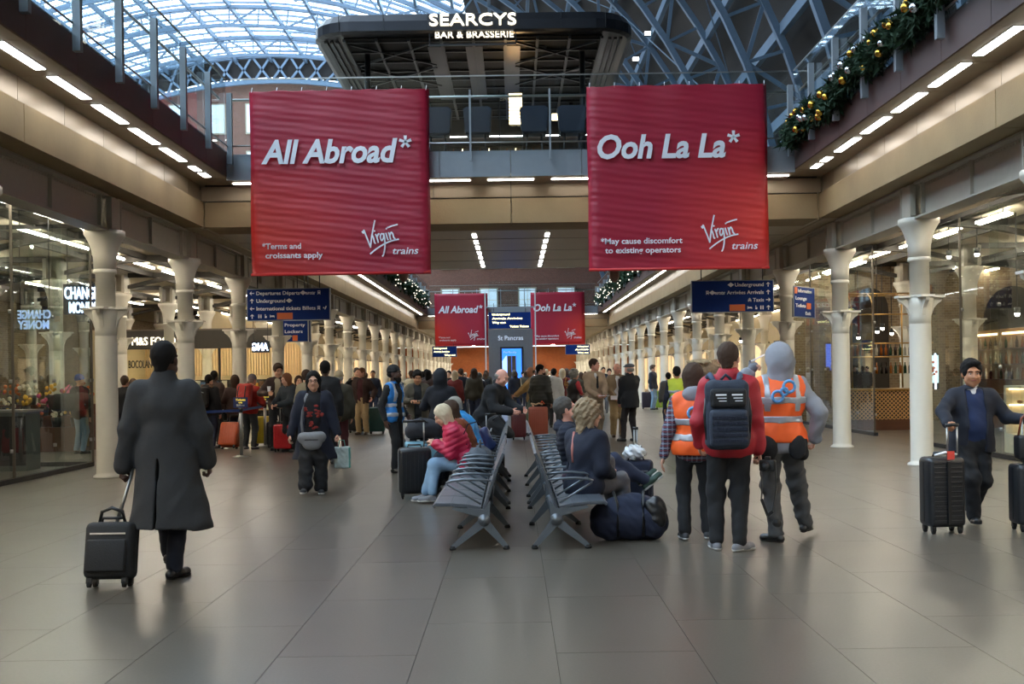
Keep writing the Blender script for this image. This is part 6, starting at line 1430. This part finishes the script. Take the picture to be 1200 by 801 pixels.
for xx in (.005, -.115):
    MB().box((xx, .208, .335), (xx+.105, .213, .425)).build('name_patch', BLACKPL, bp)
    for q_ in range(3): text('patch_text', ['HYDRA', 'ROAMER', 'TEAM'][q_] if 0 else ['MEDIA', 'CREW', 'TEAM'][q_], WHITEP, bp, xx+.012, xx+.09, .397-q_*.024, .014 if q_ == 0 else .008, -.2165, depth=.001) if 0 else MB().box((xx+.012, .213, .40-q_*.022), (xx+.092-q_*.012, .2145, .412-q_*.022-(.006 if q_ else 0))).build('patch_line', WHITEP, bp)
for k in (1, -1):
    MB().tube([(k*.09, .06, .50), (k*.115, -.02, .56), (k*.13, -.11, .53), (k*.135, -.18, .42)], .022, 8).build('shoulder_strap', mat('blue_grey_strap', '#3c4c66', .7), bp)
    MB().tube([(k*.16, .10, .38), (k*.175, .12, .25), (k*.16, .12, .06)], .010, 6).build('side_strap', BLACKPL, bp)
MB().tube([(-.04, .05, .52), (0, .03, .56), (.04, .05, .52)], .012, 8).build('grab_handle', TAC, bp)
bp.scale = (1.14, 1.1, 1.12); cmx = world(p13, (-.325, .06, .76)); cm = empty('camera', cmx, math.radians(176-25), 'black camera hanging with its strap from the hand of the man in red', 'camera')
rbox('camera_body', (-.07, -.035, -.05), (.07, .035, .05), .012, BLACKPL, cm); rbox('viewfinder', (-.025, -.025, .045), (.025, .025, .08), .008, BLACKPL, cm); o = MB().lathe([(.036, 0), (.038, .05), (.034, .055), (.036, .10)], 18).build('lens', DARKM, cm); o.rotation_euler = (-PI/2, 0, 0); o.location = (0, .03, -.005); MB().box((-.068, -.04, .0), (-.03, -.034, .03)).build('grip_panel', RUBBER, cm)
MB().bar((-.07, 0, .03), (-.08, .02, -.2), .006, .028).bar((-.08, .02, -.2), (-.05, .03, -.40), .006, .028).bar((-.05, .03, -.40), (.0, .02, -.44), .006, .028).bar((.0, .02, -.44), (.06, .0, -.30), .006, .028).bar((.06, 0, -.30), (.05, 0, -.15), .006, .028).bar((.05, 0, -.15), (.07, 0, .03), .006, .028).build('strap', BLACKPL, cm)
# 14 hooded worker
p14 = person('worker in an orange hi-vis vest and raised grey hood pointing left', 2.47, 10.42, 180, 1.80, skin='fair', wide=1.13, head=(30, 0), feet=[(.05, .04, .088), (-.30, -.28, .088)], shoe_dirs=[((.6, -.8, 0), (0, 0, 1)), ((-.5, -.85, 0), (0, 0, 1))], hands=[(.24, -.20, 1.58), (-.34, -.06, .96)], poles=[(1, .2, -1), (-.8, .8, 0)], grip=(.7, .9),
    top=[dict(name='grey_hoodie', m=GREYH, q=.035, hem=.16, hoodup=1, sleeve=.008, amp=.007), dict(name='hi_vis_vest', m=HV, q=.055, sleeves=0, hem=.06, bands=((.15, .026, REFL), (.32, .026, REFL)), straps=(.135, -.135), strapm=REFL, amp=.004)], legs=dict(m=WORKT, q=.024, amp=.010, freq=16), shoes=dict(m=BSHOE, boot=1))
gl = Vol(); w_ = p14['wr'][1]; d_ = nrm(w_-p14['el'][1]); gl.cap(w_-d_*.02, w_+d_*.07, .043, k=.02); gl.cap(w_+d_*.07, w_+d_*.10+V(.0, -.03, .0), .03, k=.02); gl.cap(w_+d_*.06+V(.03, 0, 0), w_+d_*.13+V(.07, -.02, .02), .012, k=.01); vmesh('glove', [gl.mesh(.008)], cloth('grey_glove', '#6b6c74'), p14['e'])
pn = MB().tube([w_+V(-.02, -.03, .10), w_+V(-.17, -.05, .17)], .008, 6); attach(p14, 'pen', pn, WHITEP)
hol = MB()
for k in (1, -1):
    hv_ = Vol(); hv_.ell(p14['pel']+p14['rt']*k*.13+V(0, .13, -.10), (.085, .05, .12)); hv_.cap(p14['pel']+p14['rt']*k*.19+V(0, .06, -.06), p14['pel']+p14['rt']*k*.20+V(0, .05, -.18), .055, k=.03); vmesh('holster_pocket', [hv_.mesh(.012, .004, 30)], BLK, p14['e'])
def rings(P_, cx_, cz, r0, tilt):
    for (dx, dz, r) in ((-.055, .045, r0), (.05, -.045, r0*.95), (-.01, .0, r0*.6)):
        c = P_['pel']+P_['up']*(cz+dz)+P_['rt']*(cx_+dx)-P_['fw']*(.205 if P_ is p14 else .182); b = MB()
        b.tube([c+P_['rt']*math.cos(a)*r+P_['up']*math.sin(a)*r for a in np.linspace(0, 2*PI, 20, endpoint=False)], .014, 8, closed=True); attach(P_, 'blue_emblem_ring', b, mat('emblem_blue', '#5c9ad0', .5))
rings(p14, .01, .41, .052, 0); rings(p12, -.05, .35, .056, 0)
# 15 suited man
p15 = person('young man in a navy suit and jumper pulling two black suitcases', 4.64, 11.35, -2, 1.63, hs=1.18, skin='tan', wide=1.2, head=(-6, 4), feet=[(.07, .22, .15), (-.02, -.08, .10)], shoe_dirs=[((.1, -1, -.5), (0, -.4, 1)), ((-.1, -1, .1), (0, .1, 1))], hands=[(.42, -.24, 1.08), (-.37, -.38, 1.05)], poles=[(.3, 1, -.8), (-1, .8, .1)], grip=(1, 1),
    top=[dict(name='shirt_collar', m=WHT, q=-.004, sleeves=0, collar=.02, hem=-.34), dict(name='jumper', m=NAVYK, q=.016, belly=.045, hem=.08, vneck=.10), dict(name='suit_jacket', m=SUIT, q=.034, open=.085, belly=.04, skirt=(.74, .235), skirt_off=(.02, .05, 0), amp=.005, freq=15, fine=1)],
    legs=dict(m=BLK, q=.034, amp=.007), shoes=dict(m=BSHOE), hair=dict(t='full', m=BLACKH))
# ---- mid-distance people
sh_ = lambda m: dict(m=m)
def std(label, px, py, d, rz, h, skin, top, legs, hair, res=1.8, **kw):
    q = at(px, py, d); return person(label, q.x, d, rz, h, skin=skin, top=top, legs=legs, hair=hair, res=res, **kw)
p7 = std('person in a long black hooded coat, back turned, behind the seated woman in pink', 517, 500, 17.9, 175, 1.66, 'fair', [dict(name='long_coat', m=cloth('blue_black_cloth', '#10131d'), q=.04, skirt=(.35, .22), hoodup=1)], dict(m=BLK), None, res=1.4, face=False, hands=[(.12, -.25, 1.15), (-.12, -.25, 1.15)], poles=[(1, .3, -1), (-1, .3, -1)])
p8 = std('man in an olive-brown overcoat looking down at his phone', 490, 500, 21.5, 8, 1.68, 'tan', [dict(name='dark_jumper', m=BLK, q=.015), dict(name='overcoat', m=OLIVE, q=.04, open=.07, skirt=(.55, .23))], dict(m=BLK), dict(t='full', m=BLACKH), res=1.5, head=(0, 22), hands=[(.02, -.28, 1.08), (-.14, -.26, 1.12)], poles=[(1, .3, -1), (-1, .3, -1)], grip=(.8, .8))
p9 = std('bald man in a black jacket bending over his wheeled case', 578, 500, 18.3, 60, 1.80, 'pink', [dict(m=BLK, q=.055, hem=.15)], dict(m=BLK), dict(t='bald', m=GRH), res=1.4, lean=28, head=(0, 20), pel=(0, .15, .93), hands=[(.10, -.48, 1.02), (-.14, -.40, 1.0)], poles=[(.5, .5, -1), (-.5, .5, -1)])
x_, y_ = ground(293, 526)
p24 = person('traveller in a red jacket and grey knit hat, back turned, wearing a red backpack', x_, y_, 165, 1.66, res=1.5, lean=12, head=(-20, 8), face=False, top=[dict(m=cloth('red_cloth', '#9c2620'), q=.04, hem=.14)], legs=dict(m=cloth('dark_grey_denim', '#2f3236'), q=.02), shoes=dict(m=TRN), hair=dict(t='beanie', m=KNIT, under=GRH), hands=[(.2, -.3, 1.0), (-.2, -.3, 1.0)])
rb = empty('backpack', world(p24, (.0, .13, .98)), math.radians(165), 'red backpack on the traveller in the grey knit hat', 'backpack'); v = Vol(); v.box((0, .09, .24), (.17, .10, .26), rotm('X', 12), .07, .03); v.ell((0, .19, .16), (.13, .07, .13)); vmesh('pack', [v.mesh(.018, .004, 25)], cloth('backpack_red', '#b02a24', .6), rb)
for k in (1, -1): MB().tube([(k*.08, .18, .44), (k*.09, .24, .28), (k*.07, .26, .05)], .012, 6).build('strap', BLACKPL, rb)
x_, y_ = ground(243, 526)
p25 = person('person in dark fur-hooded parka with black backpack at the left queue belt', x_, y_+.2, 160, 1.66, res=1.8, face=False, top=[dict(name='parka', m=BLK, q=.05, hem=.2, hoodback=1)], legs=dict(m=DJEAN), shoes=dict(m=TRN), hair=dict(t='short', m=BLACKH))
v = Vol(); n_ = p25['neck']; v.cap(n_+V(-.11, .06, .02), n_+V(.11, .06, .02), .055, k=.02); vmesh('fur_trim', [v.mesh(.02, .014, 50)], cloth('brown_fur', '#5c4030'), p25['e'])
bk = empty('backpack', world(p25, (0, .2, .98)), math.radians(160), 'black backpack on the person in the fur-hooded parka', 'backpack'); v = Vol(); v.box((0, .06, .2), (.15, .09, .23), None, .06, .03); vmesh('pack', [v.mesh(.02, .004, 25)], NYL, bk); MB().tube([(-.1, .14, .3), (0, .16, .33), (.1, .14, .3)], .008, 6).build('zip', GREYM, bk)
p25b = person('woman in a dark brown coat beside the fur-hooded parka in the left queue', x_+.52, y_+.5, 200, 1.64, res=2, face=False, top=[dict(name='coat', m=BROWNJ, q=.04, skirt=(.7, .2))], legs=dict(m=DJEAN), shoes=dict(m=TRN), hair=dict(t='long', m=BRH, len=.2), hands=[(.15, -.25, 1.05), (-.2, -.2, .95)])
p25c = person('dark-haired man just right of the long-coated man, further back in the queue', x_-.25, y_+1.6, 170, 1.76, skin='dark', res=2, face=False, top=[dict(m=BROWNJ, q=.04, hem=.2)], legs=dict(m=BLK), hair=dict(t='crop', m=BLACKH))
x_ = at(325, 440, 24.6).x
p26 = person('tall young man in an open dark brown jacket holding a cup by the red suitcase', x_, 24.6, 15, 1.88, res=1.5, head=(15, 18), top=[dict(name='shirt', m=CREAMC, q=.012), dict(m=BROWNJ, q=.035, hem=.2, open=.06)], legs=dict(m=BLK), hair=dict(t='full', m=BRH), hands=[(.10, -.30, 1.02), (-.22, -.24, 1.25)], poles=[(1, .3, -1), (-1, .3, -1)], grip=(.8, .9))
cu = empty('paper_cup', world(p26, (-.20, -.33, 1.30)), 0, 'white paper cup held by the tall young man', 'cup'); MB().lathe([(.028, 0), (.038, .1)], 12).build('cup_body', WHITEP, cu); MB().lathe([(.04, .1), (.038, .115)], 12).build('lid', WHT, cu)
x_ = at(340, 440, 24.0).x
p26b = person('woman with long auburn hair in a dark teal coat leaning on the red suitcase handle', x_, 24.0, -35, 1.66, res=1.5, lean=8, head=(-10, 12), top=[dict(name='coat', m=cloth('dark_teal_cloth', '#222a32'), q=.05, hem=.3, hoodback=1)], legs=dict(m=BLK), hair=dict(t='long', m=GINH, len=.28), hands=[(.05, -.38, 1.02), (-.15, -.36, 1.0)], poles=[(1, .3, -1), (-1, .3, -1)])
for (px, d, rz, h, skn, tp, lg, hr_, lb_) in (
    (381, 20.5, 190, 1.86, 'dark', [dict(m=BLK, q=.05, hem=.15)], dict(m=BLK), dict(t='short', m=BLACKH), 'tall man in black, back turned, behind the woman in the open navy coat'),
    (397, 21.6, 195, 1.68, 'fair', [dict(name='olive_jacket', m=cloth('dark_olive', '#3b382e'), q=.055, hem=.25)], dict(m=MAROON), dict(t='beanie', m=cloth('beige_cap', '#a39274'), under=GRH), 'person in an olive jacket and pale cap, right of the tall man in black'),
    (359, 22.6, 150, 1.72, 'fair', [dict(m=cloth('pale_vest_cloth', '#7d7560'), q=.045, hem=.12)], dict(m=BROWNJ), dict(t='short', m=BRH), 'brown-haired man in a pale gilet left of the woman in the open navy coat'),
    (350, 26.5, 20, 1.60, 'fair', [dict(m=BROWNJ, q=.04)], dict(m=BLK), dict(t='bob', m=BRH), 'small brown-haired woman far behind the long-haired woman in teal'),
    (146, 24, 175, 1.66, 'fair', [dict(m=BLK, q=.05)], dict(m=BLK), dict(t='short', m=BRH), 'brown-haired person in black between the nearest left column and the long-coated man'),
    (156, 27, 170, 1.60, 'fair', [dict(m=cloth('brick_red_cloth', '#8a2f28'), q=.05)], dict(m=BLK), dict(t='short', m=BRH), 'person in brick red just visible left of the long-coated man'),
    (418, 32.5, 30, 1.82, 'fair', [dict(m=BLK, q=.04)], dict(m=BLK), dict(t='short', m=DGH), 'man raising a hand behind the man in beige trousers')):
    hn = [None, (-.30, -.3, 1.50)] if px == 418 else ([(.35, -.3, 1.35), None] if px == 397 and 0 else None)
    q = at(px, 440, d); person(lb_, q.x, d, rz, h, skin=skn, res=1.9, top=tp, legs=lg, hair=hr_, hands=hn, poles=[None, (-1, 0, -1)] if hn else None, face=rz < 90)
x_, y_ = ground(425, 509)
p28 = person('man in dark brown jacket, maroon shirt and beige trousers looking to the left', x_, y_, -15, 1.80, res=1.5, skin='pink', wide=1.15, head=(-30, 0), top=[dict(name='shirt', m=MAROON, q=.018, belly=.02), dict(m=BROWNJ, q=.045, hem=.18, open=.07)], legs=dict(m=KHAKI, q=.032), shoes=dict(m=BRSH), hair=dict(t='short', m=GINH), hands=[(.36, -.15, 1.02), (-.25, -.05, .86)])
# right of centre
p16 = std('man in an olive black quilted jacket beside the coral suitcase', 634, 500, 28.2, 150, 1.80, 'fair', [dict(name='puffer_jacket', m=cloth('olive_black_quilt', '#25261f', .5), q=.06, hem=.15, puff=.09)], dict(m=BLK), dict(t='short', m=BLACKH, beard=BRH), res=1.6, head=(-60, 0))
p16b = std('balding man in a sand-coloured jumper reaching left behind the quilted jacket', 624, 500, 29.0, -80, 1.76, 'tan', [dict(name='jumper', m=TANC, q=.04)], dict(m=cloth('grey_green_cloth', '#5b6b5c'), q=.03), dict(t='bald', m=BRH), res=1.8, head=(20, 10), hands=[(.10, -.42, 1.05), (-.10, -.42, 1.05)], poles=[(1, .3, -1), (-1, .3, -1)])
p16c = std('person in a white hooded top with black trousers, back turned', 650, 500, 33, 170, 1.72, 'tan', [dict(name='hooded_top', m=WHT, q=.045, hem=.25, hoodback=1)], dict(m=BLK), dict(t='short', m=BLACKH), res=1.8, face=False)
x_, y_ = ground(672, 509)
p17 = person('grey-haired person in a patched black waistcoat, red sleeves and red tartan kilt', x_, y_, 120, 1.66, res=1.5, skin='pink', wide=1.2, lean=4, head=(-20, 5), face=False, top=[dict(name='red_tee', m=REDJ, q=.015, sleeves='short'), dict(name='patched_waistcoat', m=mat('patched_leather', '#26221f', .5, var=.2), q=.04, sleeves=0, hem=.05)], legs=dict(m=BLK, skirt=dict(z=.50, r=.24, m=mat('red_tartan', '#7a1a16', .8, var=.6, scale=22))), shoes=dict(m=BSHOE, boot=1), hair=dict(t='curly', m=GRH, len=.06), hands=[(.20, -.42, 1.02), (-.25, -.28, 1.05)], grip=(.6, .6))
b = MB(); rr = random.Random(8)
for i in range(16): b.ball((rr.gauss(.0, .05), .205, 1.28+rr.gauss(0, .06)), (.028, .012, .022), 8, 5)
attach(p17, 'back_patch', b, mat('gold_red_patch', '#b07a34', .7, var=.6, scale=30), kind='stuff')
hb2 = empty('handbag', world(p17, (-.38, -.1, .62)), 0, 'small red and blue handbag with white loop handle by the red kilt', 'bag'); rbox('body', (-.12, -.06, 0), (.12, .06, .22), .02, mat('bag_red', '#a83032', .6), hb2); MB().box((-.121, -.061, .03), (.121, .061, .09)).build('blue_band', QB, hb2); MB().tube([(-.1, 0, .2), (-.08, 0, .34), (0, 0, .40), (.08, 0, .34), (.1, 0, .2)], .012, 8).build('loop_handle', WHITEP, hb2)
x_, y_ = ground(697, 516)
p18 = person('tall man in a beige checked suit and dark tie holding leaflets', x_, y_, 25, 1.90, res=1.4, skin='pink', wide=1.12, head=(40, 0), top=[dict(name='shirt', m=WHT, q=.008, sleeves=0), dict(name='suit_jacket', m=BEIGE, q=.035, hem=.24, vneck=.2)], legs=dict(m=cloth('taupe_trousers', '#86745f'), q=.03), shoes=dict(m=BRSH), hair=dict(t='short', m=BRH), hands=[(.10, -.33, 1.08), (-.12, -.33, 1.08)], poles=[(1, .3, -1), (-1, .3, -1)], grip=(.7, .7))
attach(p18, 'tie', MB().prism([(-.02, 1.52), (.02, 1.52), (.03, 1.26), (0, 1.22), (-.03, 1.26)], -.175, -.165), BLK)
lf = empty('leaflets', world(p18, (0, -.46, 1.06)), math.radians(25), 'white leaflets in the hands of the man in the beige suit', 'leaflet'); MB().box((-.11, -.08, 0), (.11, .08, .012)).build('sheets', WHITEP, lf)
x_, y_ = ground(724, 512)
p19 = person('bald older man in a tan jacket with a lanyard and white papers', x_, y_, 10, 1.80, res=1.4, skin='pink', wide=1.15, head=(15, 0), top=[dict(name='shirt', m=WHT, q=.010, belly=.02), dict(name='tan_jacket', m=TANJ, q=.035, hem=.22, open=.05)], legs=dict(m=KHAKI, q=.03), shoes=dict(m=BRSH), hair=dict(t='bald', m=GRH), hands=[(.18, -.26, .98), (-.16, -.30, 1.0)])
attach(p19, 'lanyard', MB().tube([(-.07, -.13, 1.47), (-.03, -.19, 1.25), (.0, -.20, 1.12), (.03, -.19, 1.25), (.07, -.13, 1.47)], .008, 6).box((-.05, -.215, 1.0), (.05, -.205, 1.12)), WHITEP)
attach(p19, 'tie', MB().prism([(-.02, 1.45), (.02, 1.45), (.03, 1.2), (0, 1.16), (-.03, 1.2)], -.195, -.187), cloth('maroon_tie', '#4a1f2e'))
pp = empty('papers', world(p19, (-.14, -.42, .99)), math.radians(10), 'white sheaf of papers held by the bald man in tan', 'papers'); MB().box((-.14, -.02, -.05), (.14, .0, .05)).build('sheets', WHITEP, pp)
x_, y_ = ground(739, 517)
p20 = person('man in a long black coat and grey tweed flat cap standing side-on', x_, y_, -145, 1.78, res=1.4, skin='pink', wide=1.15, head=(5, 0), feet=[(.11, -.12, .085), (-.12, .02, .085)], top=[dict(name='coat', m=BLK, q=.045, skirt=(.78, .23), collar=.04)], legs=dict(m=cloth('dark_brown_trousers', '#241d1c'), q=.016), shoes=dict(m=BSHOE), hair=dict(t='cap', m=TWEED, under=GRH, beard=GRH), hands=[(.12, -.22, .92), (-.12, -.22, .92)])
for (px, d, rz, h, tp, lg, hr_, lb_, sk_) in (
    (707, 47, 5, 1.80, [dict(m=BLK, q=.05, hem=.2)], dict(m=BLK), dict(t='short', m=BLACKH), 'far man in black left of the one in a navy coat', 'tan'),
    (714, 44, 0, 1.72, [dict(name='coat', m=NAVYC, q=.05, hem=.3)], dict(m=GTR), dict(t='full', m=BLACKH), 'far person in navy coat and grey trousers beyond the tan jackets', 'fair'),
    (765, 47.0, 60, 1.86, [dict(m=NAVYC, q=.05, hem=.15)], dict(m=JEAN), dict(t='full', m=BRH), 'far person in a navy jacket and pale jeans by the lime green suitcase', 'fair'),
    (783, 32.0, 180, 1.55, [dict(m=GREYJ, q=.05)], dict(m=DJEAN), dict(t='short', m=BLACKH), 'dark-haired person in grey left of the yellow vest', 'fair'),
    (793, 23.5, 180, 1.68, [dict(m=NAVYC, q=.02), dict(name='yellow_vest', m=HVY, q=.045, sleeves=0, hem=.15, bands=((.1, .03, REFL), (.26, .03, REFL)))], dict(m=DJEAN), dict(t='short', m=BLACKH), 'dark-haired person in a yellow hi-vis vest with back turned', 'tan'),
    (93, 24.4, 150, 1.70, [dict(m=BLK, q=.05, hem=.2)], dict(m=JEAN), dict(t='beanie', m=BLUEK), 'person in a blue knit hat and black jacket behind the left glass', 'fair')):
    q = at(px, 440, d); person(lb_, q.x, d, rz, h, skin=sk_, res=1.9 if d < 40 else 2.6, top=tp, legs=lg, hair=hr_, face=rz < 90 and d < 40)
q = at(86, 470, 24.0); gb3 = empty('holdall', (q.x, 23.85, q.z-.22), 0, 'large black bag carried by the person in the blue knit hat', 'bag'); v = Vol(); v.cap((-.28, 0, .2), (.28, 0, .22), .19, k=.02, flat=((0, 1, 0), 1.3)); vmesh('body', [v.mesh(.02, .005, 20)], NYL, gb3); MB().tube([(-.15, 0, .36), (0, .1, .62), (.15, 0, .38)], .015, 6).build('strap', BLACKPL, gb3)
# ---- distant travellers
FAR = [('dark coat', BLK, 'skirt'), ('navy jacket', NAVYC, ''), ('grey jacket', GREYJ, ''), ('brown coat', BROWNJ, 'skirt'), ('olive jacket', cloth('dark_olive', '#3b382e'), ''), ('cream top', CREAMC, ''), ('dark red jacket', cloth('dull_red', '#6d2426'), ''), ('pale jacket', WHT, '')]
HR_ = [BLACKH, BRH, DGH, PALEH]
protos = []
rr = random.Random(11)
spots = []
for i in range(62):
    d = rr.uniform(36, 68) if i < 34 else rr.uniform(68, 108)
    x = rr.uniform(-5.6, 5.4)
    if -.2 < x/d*F/100 < .2 and 56 < d < 64: x += 2.5
    if 1.2 < x < 5 and d < 56: x = -x*.9
    spots.append((x, d))
for px, d in ((466, 41), (478, 45), (500, 38), (507, 36), (533, 34), (540, 37), (548, 33.5), (555, 38), (562, 44), (604, 47), (612, 52), (640, 40), (659, 36), (664, 42), (681, 44), (690, 52)): spots.append((at(px, 440, d).x, d))
first = {}; taken = [(o.location.x, o.location.y) for o in COL.objects if o.name.startswith('person')]
for i, (x, d) in enumerate(spots):
    for _ in range(30):
        if all((x-a)**2+(d-b_)**2 > .55 for a, b_ in taken): break
        x += rr.uniform(-.25, .25); d += rr.uniform(-.8, 1.2)
    taken.append((x, d))
    k = rr.randrange(8) if i < 62 else (i*3) % 8; nm_, m_, kd = FAR[k]; hk = rr.randrange(2)
    lb_ = f'distant traveller in {"an" if nm_[0] == "o" else "a"} {nm_} in the crowd down the concourse'; gp_n = f'distant crowd travellers in {nm_}s'
    rz = rr.uniform(-50, 50) if rr.random() < .5 else rr.uniform(130, 230)
    key = (k, hk)
    if key not in first:
        p_ = person(lb_, x, d, rz, 1.70, skin=['fair', 'tan', 'dark'][(k+hk) % 3], res=2.8, top=[dict(name='coat' if kd else 'jacket', m=m_, q=.045, **({'skirt': (.6, .22)} if kd else {'hem': .2}))], legs=dict(m=[BLK, DJEAN, GTR][k % 3]), hair=dict(t=['short', 'long'][hk], m=HR_[(k+hk) % 4]), face=False, feet=[(.1, -.12, .085), (-.1, .14, .085)], group=gp_n)
        first[key] = p_['e']
    else:
        c = copy_tree(first[key]); c.location = (x, d, 0); c.rotation_euler = (0, 0, math.radians(rz)); s_ = rr.uniform(.94, 1.07); c.scale = (s_, s_, s_)
# smooth shading on lathed/tubed parts is set per face; finish
